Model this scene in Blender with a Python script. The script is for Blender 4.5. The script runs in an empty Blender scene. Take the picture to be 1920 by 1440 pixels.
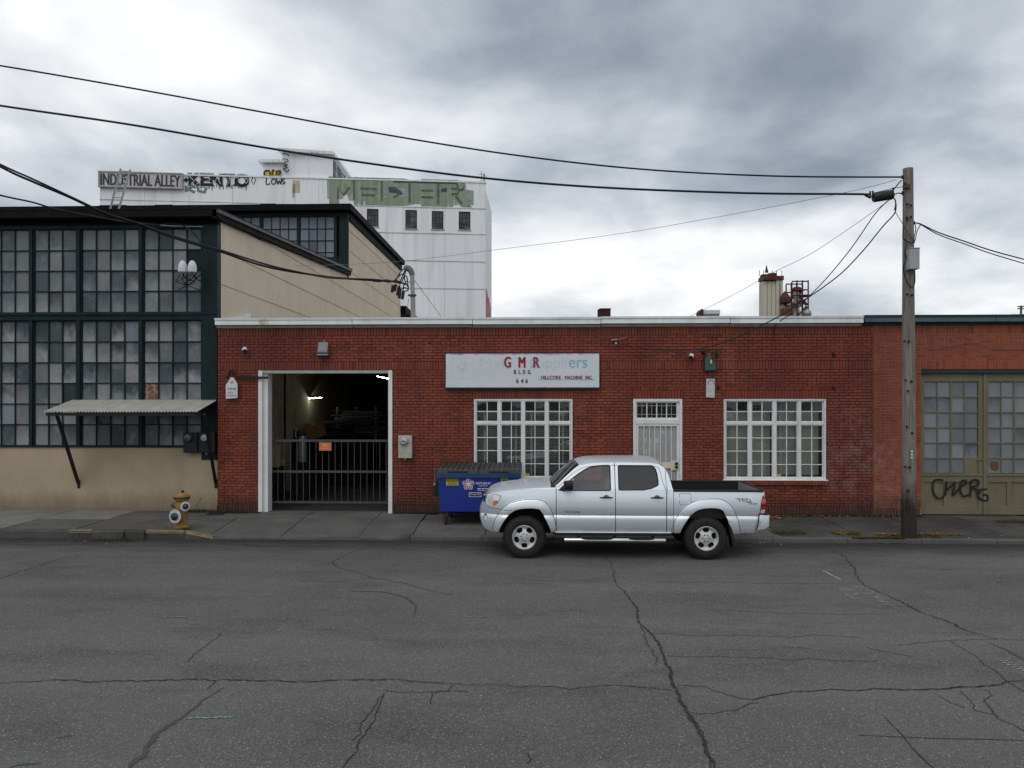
import bpy, bmesh, math, random
from mathutils import Vector, Matrix
R = math.radians
random.seed(7)
SC = bpy.context.scene
COL = SC.collection

# ------------------------------------------------------------------ camera
FPX, HOR, YAW, CH = 1420.0, 755.0, R(2.0), 2.745      # focal length and horizon in photo pixels, yaw, eye height
SN, CS = math.sin(YAW), math.cos(YAW)
cam = bpy.data.cameras.new('camera')
cam.sensor_width = 36.0
cam.lens = FPX / 1920 * 36
cam.shift_y = (HOR - 720) / 1920
cam.clip_start, cam.clip_end = 0.05, 6000
camo = bpy.data.objects.new('camera', cam)
camo.location = (0, 0, CH)
camo.rotation_euler = (R(90), 0, YAW)
COL.objects.link(camo)
SC.camera = camo

# ------------------------------------------------------------------ sky, sun, exposure
SUN_EL, SUN_AZ = R(52), R(205)        # azimuth clockwise from +Y (the street's far side)
W = bpy.data.worlds.new('World')
SC.world = W
W.use_nodes = True
nt = W.node_tree
nt.nodes.clear()
def wn(t, **k):
    n = nt.nodes.new(t)
    for a, b in k.items(): setattr(n, a, b)
    return n
def wl(a, b): nt.links.new(a, b)
def wmath(op, a, b=None, clamp=False):
    n = wn('ShaderNodeMath', operation=op, use_clamp=clamp)
    for i, v in enumerate((a, b)):
        if v is None: continue
        if isinstance(v, (int, float)): n.inputs[i].default_value = v
        else: wl(v, n.inputs[i])
    return n.outputs[0]
sky = wn('ShaderNodeTexSky', sky_type='NISHITA', sun_disc=False, sun_elevation=SUN_EL, sun_rotation=SUN_AZ,
         air_density=1.0, dust_density=2.0, ozone_density=1.0)
tc = wn('ShaderNodeTexCoord')
sp = wn('ShaderNodeSeparateXYZ'); wl(tc.outputs['Generated'], sp.inputs[0])
def cloud_plane(bias):        # the direction carried onto a flat cloud deck; bias keeps it finite at the horizon
    up = wmath('ADD', wmath('MAXIMUM', sp.outputs[2], 0.0), bias)
    c = wn('ShaderNodeCombineXYZ')
    wl(wmath('DIVIDE', sp.outputs[0], up), c.inputs[0]); wl(wmath('DIVIDE', sp.outputs[1], up), c.inputs[1])
    return c.outputs[0]
deck, deck2 = cloud_plane(0.16), cloud_plane(0.34)
CLOUD_OFF, CLOUD_OFF2, CLOUD_OFF3 = (31.866, 10.618, 0.491), (-35.685, 0.682, -3.249), (20.0, 2.0, 0.2)
def wnoise(vec, scale, detail, rough, dist, off):
    mp = wn('ShaderNodeMapping'); mp.inputs['Location'].default_value = off
    wl(vec, mp.inputs[0])
    n = wn('ShaderNodeTexNoise')
    n.inputs['Scale'].default_value = scale; n.inputs['Detail'].default_value = detail
    n.inputs['Roughness'].default_value = rough; n.inputs['Distortion'].default_value = dist
    wl(mp.outputs[0], n.inputs['Vector'])
    return n.outputs[0]
big = wnoise(deck, 0.42, 2.0, 0.5, 0.3, CLOUD_OFF)
med = wnoise(deck, 1.15, 4.0, 0.5, 0.2, CLOUD_OFF2)
puff = wnoise(deck2, 2.6, 8.0, 0.52, 0.25, CLOUD_OFF3)
mix = wmath('ADD', wmath('ADD', wmath('MULTIPLY', big, 0.50), wmath('MULTIPLY', med, 0.26)), wmath('MULTIPLY', puff, 0.34))
ramp = wn('ShaderNodeValToRGB')
wl(mix, ramp.inputs[0])
E = ramp.color_ramp.elements
CK = 9.9                    # cloud radiance over the sky texture's scale
stops = [(0.37, (0.18, 0.215, 0.26)), (0.44, (0.265, 0.305, 0.355)), (0.495, (0.40, 0.44, 0.49)), (0.54, (0.56, 0.595, 0.635)), (0.58, (0.73, 0.755, 0.78)), (0.625, (0.90, 0.91, 0.92)), (0.68, (1.0, 1.0, 1.0))]
while len(E) < len(stops): E.new(0.5)
for e, (p, c) in zip(E, stops): e.position = p; e.color = (*c, 1)
gain = wn('ShaderNodeVectorMath', operation='SCALE'); wl(ramp.outputs[0], gain.inputs[0]); gain.inputs['Scale'].default_value = CK
mx = wn('ShaderNodeMix', data_type='RGBA'); mx.inputs[0].default_value = 0.94
wl(sky.outputs[0], mx.inputs[6]); wl(gain.outputs[0], mx.inputs[7])
bg = wn('ShaderNodeBackground'); bg.inputs['Strength'].default_value = 0.1
wl(mx.outputs[2], bg.inputs['Color'])
wo = wn('ShaderNodeOutputWorld'); wl(bg.outputs[0], wo.inputs['Surface'])

sun = bpy.data.lights.new('sun', 'SUN'); sun.energy = 0.7; sun.angle = R(40); sun.color = (1, 0.97, 0.93)
so = bpy.data.objects.new('sun', sun); COL.objects.link(so); so.location = (0, -10, 30)
sd = Vector((math.sin(SUN_AZ) * math.cos(SUN_EL), math.cos(SUN_AZ) * math.cos(SUN_EL), math.sin(SUN_EL)))
so.rotation_euler = sd.to_track_quat('Z', 'Y').to_euler()

vs = SC.view_settings
vs.view_transform = 'Standard'; vs.look = 'None'; vs.exposure = 0.2; vs.gamma = 1.0; vs.use_curve_mapping = False

# ------------------------------------------------------------------ places: photo pixel -> point on a plane of known depth
def at(px, py, Y):
    u = (px - 960) / FPX
    s = Y / (u * SN + CS)
    return Vector((s * (u * CS - SN), Y, CH - (py - HOR) / FPX * s))
def ax(px, Y): return at(px, HOR, Y).x
def az(py, Y, px=960): return at(px, py, Y).z
def gnd(px, py, z=0.0):
    s = (CH - z) * FPX / (py - HOR); u = (px - 960) / FPX
    return Vector((s * (u * CS - SN), s * (u * SN + CS), z))

# ------------------------------------------------------------------ mesh helpers
WL = {}
def wloc(o): return WL.get(o.name, Vector((0, 0, 0))) if o else Vector((0, 0, 0))
def tag(o, label=None, cat=None, group=None, kind=None):
    if label: o['label'] = label
    if cat: o['category'] = cat
    if group: o['group'] = group
    if kind: o['kind'] = kind
    return o
def thing(name, label, cat, loc, group=None, kind=None, parent=None):
    o = bpy.data.objects.new(name, None); COL.objects.link(o)
    o.empty_display_size = 0.2
    o.location = Vector(loc); WL[o.name] = Vector(loc)
    return tag(o, label, cat, group, kind)
def slot(name, parent):                      # an Empty that is a part of its thing
    o = bpy.data.objects.new(name, None); COL.objects.link(o); o.parent = parent; WL[o.name] = wloc(parent); return o

class MB:
    def __init__(s): s.v = []; s.f = []; s.m = []; s.mi = 0
    def add(s, vs, fs):
        n = len(s.v); s.v += [tuple(v) for v in vs]
        for f in fs: s.f.append(tuple(i + n for i in f)); s.m.append(s.mi)
        return s
    def box(s, x0, x1, y0, y1, z0, z1, back=True):
        vs = [(x0,y0,z0),(x1,y0,z0),(x1,y1,z0),(x0,y1,z0),(x0,y0,z1),(x1,y0,z1),(x1,y1,z1),(x0,y1,z1)]
        fs = [(0,1,5,4),(1,2,6,5),(3,0,4,7),(4,5,6,7),(3,2,1,0)]
        if back: fs.append((2,3,7,6))
        return s.add(vs, fs)
    def quad(s, *p): return s.add(p, [tuple(range(len(p)))])
    def prism(s, poly, y0, y1):              # poly of (x, z), extruded along y
        n = len(poly)
        vs = [(x, y0, z) for x, z in poly] + [(x, y1, z) for x, z in poly]
        fs = [tuple(range(n)), tuple(range(2*n-1, n-1, -1))] + [(i, i+n, (i+1)%n+n, (i+1)%n) for i in range(n)]
        return s.add(vs, fs)
    def prismx(s, poly, x0, x1):             # poly of (y, z), extruded along x
        n = len(poly)
        vs = [(x0, y, z) for y, z in poly] + [(x1, y, z) for y, z in poly]
        fs = [tuple(range(n-1, -1, -1)), tuple(range(n, 2*n))] + [(i, (i+1)%n, (i+1)%n+n, i+n) for i in range(n)]
        return s.add(vs, fs)
    def prismz(s, poly, z0, z1):
        n = len(poly)
        vs = [(x, y, z0) for x, y in poly] + [(x, y, z1) for x, y in poly]
        fs = [tuple(range(n-1, -1, -1)), tuple(range(n, 2*n))] + [(i, (i+1)%n, (i+1)%n+n, i+n) for i in range(n)]
        return s.add(vs, fs)
    def tube(s, pts, r, n=6, cap=True):
        pts = [Vector(p) for p in pts]
        rs = r if isinstance(r, (list, tuple)) else [r]*len(pts)
        vs = []; fs = []
        ref = None
        for i, p in enumerate(pts):
            d = (pts[min(i+1, len(pts)-1)] - pts[max(i-1, 0)])
            if d.length < 1e-9: d = Vector((0, 0, 1))
            d.normalize()
            if ref is None: ref = Vector((0, 0, 1)) if abs(d.z) < 0.9 else Vector((1, 0, 0))
            a = d.cross(ref)
            if a.length < 1e-4: a = d.cross(Vector((0.3, 0.9, 0.1)))
            a.normalize(); b = d.cross(a); ref = -b if False else ref
            for k in range(n):
                t = 2*math.pi*k/n
                vs.append(p + (a*math.cos(t) + b*math.sin(t))*rs[i])
        for i in range(len(pts)-1):
            for k in range(n):
                k2 = (k+1) % n
                fs.append((i*n+k, i*n+k2, (i+1)*n+k2, (i+1)*n+k))
        if cap:
            fs.append(tuple(range(n-1, -1, -1))); fs.append(tuple((len(pts)-1)*n+k for k in range(n)))
        return s.add(vs, fs)
    def bar(s, a, b, w, d, up=(0, 0, 1)):      # rectangular bar a->b
        a = Vector(a); b = Vector(b); t = (b-a).normalized(); u = Vector(up)
        if abs(t.dot(u)) > 0.98: u = Vector((0, 1, 0))
        p = t.cross(u).normalized(); q = p.cross(t)
        vs = [c + p*sx*w/2 + q*sy*d/2 for c in (a, b) for sx, sy in ((-1,-1),(1,-1),(1,1),(-1,1))]
        return s.add(vs, [(3,2,1,0),(4,5,6,7)] + [(i,(i+1)%4,(i+1)%4+4,i+4) for i in range(4)])
    def lathe(s, prof, c, axis='z', n=24, sx=1, a0=0.0):     # prof of (r, h)
        c = Vector(c); vs = []; fs = []
        for r, h in prof:
            for k in range(n):
                t = 2*math.pi*k/n + a0
                p, q = r*math.cos(t), r*math.sin(t)
                vs.append(c + (Vector((p, q, h)) if axis == 'z' else Vector((p, -h, q)) if axis == 'y' else Vector((h, p, q))))
        for i in range(len(prof)-1):
            for k in range(n):
                k2 = (k+1) % n
                fs.append((i*n+k, i*n+k2, (i+1)*n+k2, (i+1)*n+k))
        if prof[0][0] > 1e-5: fs.append(tuple(range(n-1, -1, -1)))
        if prof[-1][0] > 1e-5: fs.append(tuple((len(prof)-1)*n+k for k in range(n)))
        return s.add(vs, fs)
    def mesh(s, name, off=Vector((0, 0, 0)), bevel=0, smooth=None, weld=0):
        me = bpy.data.meshes.new(name)
        o = Vector(off)
        me.from_pydata([(v[0]-o.x, v[1]-o.y, v[2]-o.z) for v in s.v], [], s.f)
        if any(s.m): me.polygons.foreach_set('material_index', s.m)
        bm = bmesh.new(); bm.from_mesh(me)
        if weld: bmesh.ops.remove_doubles(bm, verts=bm.verts, dist=weld)
        bmesh.ops.recalc_face_normals(bm, faces=bm.faces) if bevel or weld else None
        if bevel:
            es = [e for e in bm.edges if len(e.link_faces) == 2 and e.calc_face_angle(0) > 0.5]
            bmesh.ops.bevel(bm, geom=es, offset=bevel, segments=2, profile=0.6, affect='EDGES', clamp_overlap=True)
        bm.to_mesh(me); bm.free()
        if smooth is not None:
            me.polygons.foreach_set('use_smooth', [True]*len(me.polygons))
            me.set_sharp_from_angle(angle=R(smooth))
        me.update()
        return me
    def build(s, name, mat, parent=None, label=None, cat=None, group=None, kind=None, bevel=0, smooth=None, weld=0, loc=None):
        if parent is not None: off = wloc(parent)
        elif loc is not None: off = Vector(loc)
        else:
            xs = [v[0] for v in s.v]; ys = [v[1] for v in s.v]; zs = [v[2] for v in s.v]
            off = Vector(((min(xs)+max(xs))/2, (min(ys)+max(ys))/2, min(zs)))
        me = s.mesh(name, off, bevel, smooth, weld)
        o = bpy.data.objects.new(name, me); COL.objects.link(o)
        for m in (mat if isinstance(mat, (list, tuple)) else [mat]): me.materials.append(m)
        if parent is not None: o.parent = parent
        else: o.location = off
        WL[o.name] = off
        return tag(o, label, cat, group, kind)
def piece(name, me, loc, parent, rot=None, scale=None):          # a small object that shares mesh data
    o = bpy.data.objects.new(name, me); COL.objects.link(o)
    o.parent = parent; o.location = Vector(loc) - wloc(parent)
    if rot: o.rotation_euler = rot
    if scale: o.scale = scale
    return o
def boxmesh(name, w, d, h, mat, bevel=0):      # centred in x and z, front face at y = 0
    me = MB().box(-w/2, w/2, 0, d, -h/2, h/2).mesh(name, bevel=bevel)
    me.materials.append(mat); return me

# ------------------------------------------------------------------ materials
class NG:
    def __init__(s, name):
        s.mat = bpy.data.materials.new(name); s.mat.use_nodes = True
        s.t = s.mat.node_tree; s.t.nodes.clear()
        s.out = s.n('ShaderNodeOutputMaterial')
    def n(s, t, **k):
        x = s.t.nodes.new(t)
        for a, b in k.items(): setattr(x, a, b)
        return x
    def set(s, sock, v):
        if isinstance(v, bpy.types.NodeSocket): s.t.links.new(v, sock)
        elif isinstance(v, (tuple, list)) and len(v) == 3 and sock.type == 'RGBA': sock.default_value = (*v, 1)
        else: sock.default_value = v
    def math(s, op, a, b=0.0, clamp=False):
        x = s.n('ShaderNodeMath', operation=op, use_clamp=clamp); s.set(x.inputs[0], a); s.set(x.inputs[1], b); return x.outputs[0]
    def mix(s, f, a, b, blend='MIX'):
        x = s.n('ShaderNodeMix', data_type='RGBA', blend_type=blend); s.set(x.inputs[0], f); s.set(x.inputs[6], a); s.set(x.inputs[7], b); return x.outputs[2]
    def pos(s, sc=(1, 1, 1), off=(0, 0, 0), local=False):
        m = s.n('ShaderNodeMapping'); m.inputs['Scale'].default_value = sc; m.inputs['Location'].default_value = off
        g = s.n('ShaderNodeTexCoord').outputs['Object'] if local else s.n('ShaderNodeNewGeometry').outputs['Position']
        s.t.links.new(g, m.inputs[0]); return m.outputs[0]
    def noise(s, vec, scale, detail=5, rough=0.55, dist=0.0):
        x = s.n('ShaderNodeTexNoise'); s.set(x.inputs['Vector'], vec)
        for k, v in (('Scale', scale), ('Detail', detail), ('Roughness', rough), ('Distortion', dist)): x.inputs[k].default_value = v
        return x.outputs[0]
    def ramp(s, f, a, b, lo=0.0, hi=1.0):
        x = s.n('ShaderNodeMapRange', clamp=True); s.set(x.inputs[0], f)
        x.inputs[1].default_value = a; x.inputs[2].default_value = b; x.inputs[3].default_value = lo; x.inputs[4].default_value = hi
        return x.outputs[0]
    def rnd(s):
        a = s.n('ShaderNodeObjectInfo').outputs['Random']; b = s.n('ShaderNodeNewGeometry').outputs['Random Per Island']
        return s.math('FRACT', s.math('ADD', s.math('MULTIPLY', a, 7.31), b))
    def bump(s, h, strength, dist=0.01):
        x = s.n('ShaderNodeBump'); s.set(x.inputs['Height'], h); x.inputs['Strength'].default_value = strength; x.inputs['Distance'].default_value = dist
        return x.outputs[0]
    def surf(s, col, rough=0.6, metal=0.0, normal=None, spec=0.4, coat=0.0, coatr=0.05, emit=None, es=0.0):
        b = s.n('ShaderNodeBsdfPrincipled')
        s.set(b.inputs['Base Color'], col); s.set(b.inputs['Roughness'], rough); s.set(b.inputs['Metallic'], metal)
        s.set(b.inputs['Specular IOR Level'], spec)
        if coat: b.inputs['Coat Weight'].default_value = coat; b.inputs['Coat Roughness'].default_value = coatr
        if normal is not None: s.t.links.new(normal, b.inputs['Normal'])
        if emit: s.set(b.inputs['Emission Color'], emit); b.inputs['Emission Strength'].default_value = es
        s.t.links.new(b.outputs[0], s.out.inputs[0]); return s.mat
def mul(c, k): return tuple(min(1.0, v*k) for v in c)

def M(name, col, rough=0.6, metal=0.0, var=0.18, vscale=2.5, stretch=(1, 1, 1), bump=0.0, bscale=30, rand=0.0, spots=None, streak=None, spec=0.35, coat=0.0, local=False, foot=None):
    g = NG(name)
    p = g.pos(stretch, local=local)
    c = g.mix(g.ramp(g.noise(p, vscale, 6, 0.6), 0.3, 0.7), mul(col, 1-var), mul(col, 1+var))
    if rand:
        c = g.mix(1.0, c, g.ramp(g.rnd(), 0, 1, 1-rand, 1+rand), 'MULTIPLY')
    if streak:       # (colour, amount, scale): rain streaks down the face
        f = g.ramp(g.noise(g.pos((1, 1, 0.06)), streak[2], 5, 0.65), 0.5, 0.78, 0, streak[1]); c = g.mix(f, c, streak[0])
    if spots:        # (colour, threshold, scale): chips, rust, moss
        f = g.ramp(g.noise(g.pos((1, 1, 1), (5, 2, 8)), spots[2], 8, 0.68), spots[1], spots[1]+0.06, 0, 0.85); c = g.mix(f, c, spots[0])
    if foot:         # (colour, z, height): mud splashed up from the pavement
        sp_ = g.n('ShaderNodeSeparateXYZ'); g.set(sp_.inputs[0], g.pos())
        f = g.ramp(g.math('ADD', sp_.outputs[2], g.math('MULTIPLY', g.noise(g.pos((1.5, 1, .6)), 2.5, 6, .7), -foot[2])), foot[1]-foot[2]*.5, foot[1]+foot[2]*.3, .75, 0); c = g.mix(f, c, foot[0])
    nm = g.bump(g.noise(g.pos(), bscale, 5, 0.6), bump) if bump else None
    rg = g.ramp(g.noise(g.pos(), vscale*2.2, 4), 0.3, 0.7, max(0.02, rough-0.08), min(1, rough+0.08))
    return g.surf(c, rg, metal, nm, spec, coat)

def brick_mat(name, cols, stain, bleach, wash=None):
    g = NG(name); r = g.rnd()
    c = g.mix(g.ramp(r, 0.0, 0.6), cols[0], cols[1])
    c = g.mix(g.ramp(r, 0.72, 0.95), c, cols[2])
    p = g.pos()
    c = g.mix(g.ramp(g.noise(p, 60, 4, 0.7), 0.45, 0.75, 0, 0.45), c, mul(cols[0], 0.55))
    c = g.mix(g.ramp(g.noise(g.pos((1, 1, 0.6)), 0.55, 5, 0.6), 0.42, 0.62, 0, 0.75), c, stain)
    c = g.mix(g.ramp(g.noise(g.pos((2.4, 1, 0.16), (1, 0, 6)), 1.6, 6, 0.65), 0.50, 0.72, 0, 0.55), c, mul(stain, 0.6))      # rain runs
    f = g.ramp(g.noise(g.pos((1.0, 1, 0.5), (3, 0, 1)), 1.3, 6, 0.7), 0.60, 0.76, 0, 0.45)
    c = g.mix(f, c, bleach)
    if wash:         # (centre x, centre z, radius, colour): a rubbed-off pale patch on the wall
        for wx, wz, wr, wc in wash:
            d = g.n('ShaderNodeVectorMath', operation='DISTANCE'); g.set(d.inputs[0], g.pos((1, 0, 0.6))); d.inputs[1].default_value = (wx, 0, wz*0.6)
            f = g.math('MULTIPLY', g.ramp(d.outputs['Value'], wr, wr*0.2, 0, 1), g.ramp(g.noise(p, 5, 6, 0.7), 0.42, 0.68))
            c = g.mix(g.math('MULTIPLY', f, 0.75), c, wc)
    # road dirt splashed on the lowest courses
    sep = g.n('ShaderNodeSeparateXYZ'); g.set(sep.inputs[0], p)
    f = g.math('MULTIPLY', g.ramp(g.math('ADD', sep.outputs[2], g.math('MULTIPLY', g.noise(p, 4, 5), -0.5)), -0.02, 0.42, 0.85, 0), 1.0)
    c = g.mix(f, c, (0.035, 0.028, 0.025))
    nm = g.bump(g.noise(p, 90, 4, 0.7), 0.35, 0.004)
    return g.surf(c, g.ramp(r, 0, 1, 0.72, 0.9), 0, nm, 0.25)

def glass_mat(name, tint, refl=1.0, rough=0.02, dirt=0.15, dirtcol=(0.25, 0.25, 0.24)):
    g = NG(name)
    tr = g.n('ShaderNodeBsdfTransparent'); g.set(tr.inputs[0], tint)
    gl = g.n('ShaderNodeBsdfGlossy'); gl.inputs['Roughness'].default_value = rough; g.set(gl.inputs[0], (0.95, 0.97, 1.0))
    wav = g.bump(g.noise(g.pos((1, 1, 1)), 3.0, 2), 0.05, 0.02); g.t.links.new(wav, gl.inputs['Normal'])
    fr = g.n('ShaderNodeFresnel'); fr.inputs['IOR'].default_value = 1.52
    m1 = g.n('ShaderNodeMixShader'); g.set(m1.inputs[0], g.math('MULTIPLY', fr.outputs[0], refl, True)); g.t.links.new(tr.outputs[0], m1.inputs[1]); g.t.links.new(gl.outputs[0], m1.inputs[2])
    df = g.n('ShaderNodeBsdfDiffuse'); g.set(df.inputs[0], dirtcol)
    f = g.ramp(g.noise(g.pos((1, 1, 0.5)), 2.6, 6, 0.65), 0.4, 0.8, dirt*0.3, dirt*1.6)
    m2 = g.n('ShaderNodeMixShader'); g.set(m2.inputs[0], f); g.t.links.new(m1.outputs[0], m2.inputs[1]); g.t.links.new(df.outputs[0], m2.inputs[2])
    g.t.links.new(m2.outputs[0], g.out.inputs[0]); return g.mat

def emit_mat(name, col, s):
    g = NG(name); e = g.n('ShaderNodeEmission'); g.set(e.inputs[0], col); e.inputs[1].default_value = s
    g.t.links.new(e.outputs[0], g.out.inputs[0]); return g.mat

def asphalt_mat():
    g = NG('asphalt'); p = g.pos()
    c = g.mix(g.ramp(g.noise(p, 0.35, 6, 0.6), 0.3, 0.7), (0.082, 0.080, 0.076), (0.122, 0.119, 0.113))
    c = g.mix(g.ramp(g.noise(g.pos((0.10, 1.0, 1), (4, 1, 0)), 0.75, 4, 0.55), 0.45, 0.65, 0, 0.7), c, (0.145, 0.141, 0.134))
    c = g.mix(g.ramp(g.noise(g.pos((0.5, 1.2, 1)), 0.9, 7, 0.68), 0.50, 0.66, 0, 0.75), c, (0.056, 0.054, 0.051))
    c = g.mix(g.ramp(g.noise(p, 55, 3, 0.8), 0.35, 0.7, 0, 0.75), c, (0.044, 0.043, 0.041))
    v = g.n('ShaderNodeTexVoronoi'); v.inputs['Scale'].default_value = 52; g.set(v.inputs['Vector'], p)
    sepc = g.n('ShaderNodeSeparateColor'); g.set(sepc.inputs[0], v.outputs['Color'])
    spk = g.math('MULTIPLY', g.ramp(v.outputs['Distance'], 0.42, 0.2), g.ramp(sepc.outputs[0], 0.80, 0.97))
    c = g.mix(g.math('MULTIPLY', spk, 0.75), c, (0.42, 0.41, 0.39))
    v2 = g.n('ShaderNodeTexVoronoi'); v2.inputs['Scale'].default_value = 120; g.set(v2.inputs['Vector'], p)
    s2 = g.n('ShaderNodeSeparateColor'); g.set(s2.inputs[0], v2.outputs['Color'])
    c = g.mix(g.ramp(s2.outputs[1], 0.6, 1.0, 0, 0.5), c, (0.24, 0.235, 0.23))
    # damp grime that settles along the gutter
    sep = g.n('ShaderNodeSeparateXYZ'); g.set(sep.inputs[0], p)
    d = g.math('ADD', sep.outputs[1], g.math('MULTIPLY', g.noise(g.pos((0.6, 2.5, 1)), 1.6, 6, 0.7), 2.2))
    c = g.mix(g.ramp(d, 14.75, 15.9, 0, 0.88), c, (0.026, 0.025, 0.025))
    nm = g.bump(g.math('ADD', v2.outputs['Distance'], g.noise(p, 25, 4)), 0.35, 0.006)
    return g.surf(c, g.ramp(g.noise(p, 3, 4), 0.3, 0.7, 0.72, 0.9), 0, nm, 0.3)

def concrete_mat(name, col, damp, dampamt, moss=None):
    g = NG(name); p = g.pos()
    c = g.mix(g.ramp(g.noise(p, 1.4, 7, 0.65), 0.3, 0.7), mul(col, 0.8), mul(col, 1.2))
    c = g.mix(1.0, c, g.ramp(g.rnd(), 0, 1, 0.82, 1.12), 'MULTIPLY')
    c = g.mix(g.ramp(g.noise(g.pos((1, 1, 1), (9, 4, 0)), 0.8, 7, 0.7), 0.42, 0.6, 0, dampamt), c, damp)
    c = g.mix(g.ramp(g.noise(p, 70, 3, 0.8), 0.4, 0.75, 0, 0.3), c, mul(col, 0.45))
    if moss: c = g.mix(g.ramp(g.noise(g.pos((1, 1, 1), (2, 7, 3)), 2.3, 7, 0.7), 0.56, 0.66, 0, 0.8), c, moss)
    return g.surf(c, 0.82, 0, g.bump(g.noise(p, 45, 5, 0.7), 0.3, 0.006), 0.3)

def pane_mat(name, a, b, smear):
    g = NG(name); r = g.rnd(); p = g.pos()
    r2 = g.math('FRACT', g.math('MULTIPLY', r, 17.3)); r3 = g.math('FRACT', g.math('MULTIPLY', r, 41.7))
    c = g.mix(g.math('MULTIPLY', r, r), mul(a, .85), mul(b, 1.1))
    c = g.mix(g.ramp(r2, .86, .88, 0, .8), c, mul(a, .45))
    lz = g.n('ShaderNodeSeparateXYZ'); g.set(lz.inputs[0], g.pos(local=True))      # the smear colour grows stronger towards the bottom bar
    fade = g.math('ADD', lz.outputs[2], g.math('MULTIPLY', g.math('SUBTRACT', g.noise(g.pos((1, 1, .7)), 4.5, 5, .65), .5), .75))
    c = g.mix(g.math('MULTIPLY', g.ramp(fade, .12, -.22, 0, .8), g.ramp(r3, .15, 1, 0, 1)), c, smear)
    c = g.mix(g.ramp(g.noise(p, 1.7, 6, 0.65, .3), 0.52, 0.72, 0, 0.45), c, smear)
    c = g.mix(g.ramp(g.noise(g.pos((1.4, 1, 0.45)), 5, 5, 0.7), 0.5, 0.8, 0, 0.45), c, mul(a, 0.5))
    return g.surf(c, g.ramp(r, 0, 1, 0.3, 0.5), 0, g.bump(g.noise(p, 60, 3), 0.15, 0.004), 0.3)

MA = {}
MA['asphalt'] = asphalt_mat()
MA['crack'] = M('crack_dark', (0.028, 0.027, 0.026), 0.95, var=0.3, vscale=20)
MA['crack_soft'] = M('crack_sealed', (0.060, 0.060, 0.060), 0.9, var=0.2, vscale=10)
MA['conc'] = concrete_mat('sidewalk_concrete', (0.125, 0.122, 0.116), (0.06, 0.058, 0.054), 0.45)
MA['conc_lt'] = concrete_mat('new_concrete', (0.20, 0.197, 0.19), (0.125, 0.122, 0.116), 0.4)
MA['conc_dk'] = concrete_mat('damp_concrete', (0.082, 0.079, 0.074), (0.035, 0.034, 0.032), 0.6, (0.075, 0.066, 0.02))
MA['curb'] = concrete_mat('curb_concrete', (0.085, 0.083, 0.078), (0.03, 0.029, 0.027), 0.6, (0.05, 0.05, 0.02))
MA['ypaint'] = M('worn_yellow_paint', (0.22, 0.17, 0.075), 0.7, var=0.3, vscale=8, spots=((0.10, 0.09, 0.08), 0.52, 9))
MA['mark'] = M('faded_paint_marks', (0.34, 0.36, 0.35), 0.8, var=0.3, vscale=30, spots=((0.085, 0.085, 0.086), 0.47, 40))
MA['green_mark'] = M('survey_paint', (0.19, 0.33, 0.28), 0.8, var=0.3, vscale=30, spots=((0.085, 0.085, 0.086), 0.45, 45))
MA['soil'] = M('dark_soil', (0.035, 0.03, 0.024), 0.95, var=0.4, vscale=15, bump=0.6)
MA['moss'] = M('moss', (0.06, 0.062, 0.014), 0.95, var=0.5, vscale=14, bump=0.8, bscale=60)
MA['leaf'] = M('dead_leaves', (0.25, 0.125, 0.03), 0.8, var=0.4, vscale=9, rand=0.5)
MA['brick'] = brick_mat('red_brick', [(0.225, 0.053, 0.029), (0.300, 0.073, 0.036), (0.165, 0.046, 0.036)], (0.145, 0.040, 0.034), (0.28, 0.13, 0.115),
                        [(ax(1600, 17.5), 1.5, 1.0, (0.30, 0.17, 0.15))])
MA['brick2'] = brick_mat('red_brick_bare', [(0.275, 0.058, 0.028), (0.35, 0.082, 0.036), (0.19, 0.048, 0.034)], (0.20, 0.045, 0.028), (0.30, 0.12, 0.08),
                         [(ax(1650, 17.5), 1.2, 0.7, (0.36, 0.22, 0.19))])
MA['mortar'] = M('dark_mortar', (0.055, 0.036, 0.033), 0.95, var=0.4, vscale=2, bump=0.4, spots=((0.22, 0.16, 0.14), 0.62, 1.2))
MA['mortar2'] = M('pale_mortar', (0.25, 0.165, 0.12), 0.95, var=0.3, vscale=3, bump=0.4)
MA['white'] = M('white_paint', (0.73, 0.73, 0.72), 0.5, var=0.08, vscale=4, spots=((0.30, 0.26, 0.22), 0.66, 7), streak=((0.38, 0.36, 0.33), 0.35, 6))
MA['cornice'] = M('white_sheet_metal', (0.79, 0.80, 0.79), 0.5, var=0.10, vscale=1.4, spots=((0.48, 0.34, 0.18), 0.66, 1.1), streak=((0.30, 0.29, 0.27), 0.4, 5))
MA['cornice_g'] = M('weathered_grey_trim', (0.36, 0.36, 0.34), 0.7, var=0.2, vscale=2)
MA['teal'] = M('teal_sheet_metal', (0.075, 0.12, 0.14), 0.55, var=0.2, vscale=1.2, streak=((0.05, 0.08, 0.08), 0.5, 5))
MA['teal_dk'] = M('dark_teal_trim', (0.02, 0.035, 0.04), 0.6)
MA['green'] = M('dark_green_steel', (0.0065, 0.019, 0.021), 0.55, spec=0.2, var=0.25, vscale=2, spots=((0.03, 0.05, 0.05), 0.66, 3))
MA['black'] = M('black_paint', (0.012, 0.012, 0.013), 0.5, var=0.3)
MA['blackroof'] = M('black_roof_edge', (0.0055, 0.0055, 0.0065), 0.7, spec=0.12, var=0.3)
MA['tan'] = M('tan_siding', (0.66, 0.56, 0.44), 0.65, var=0.07, vscale=0.8, rand=0.03, streak=((0.42, 0.35, 0.27), 0.35, 9))
MA['tanwall'] = M('tan_stucco', (0.40, 0.325, 0.215), 0.8, foot=((.13, .105, .075), .2, .55), var=0.12, vscale=0.9, bump=0.25, bscale=14, streak=((0.28, 0.22, 0.14), 0.35, 2.5))
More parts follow.
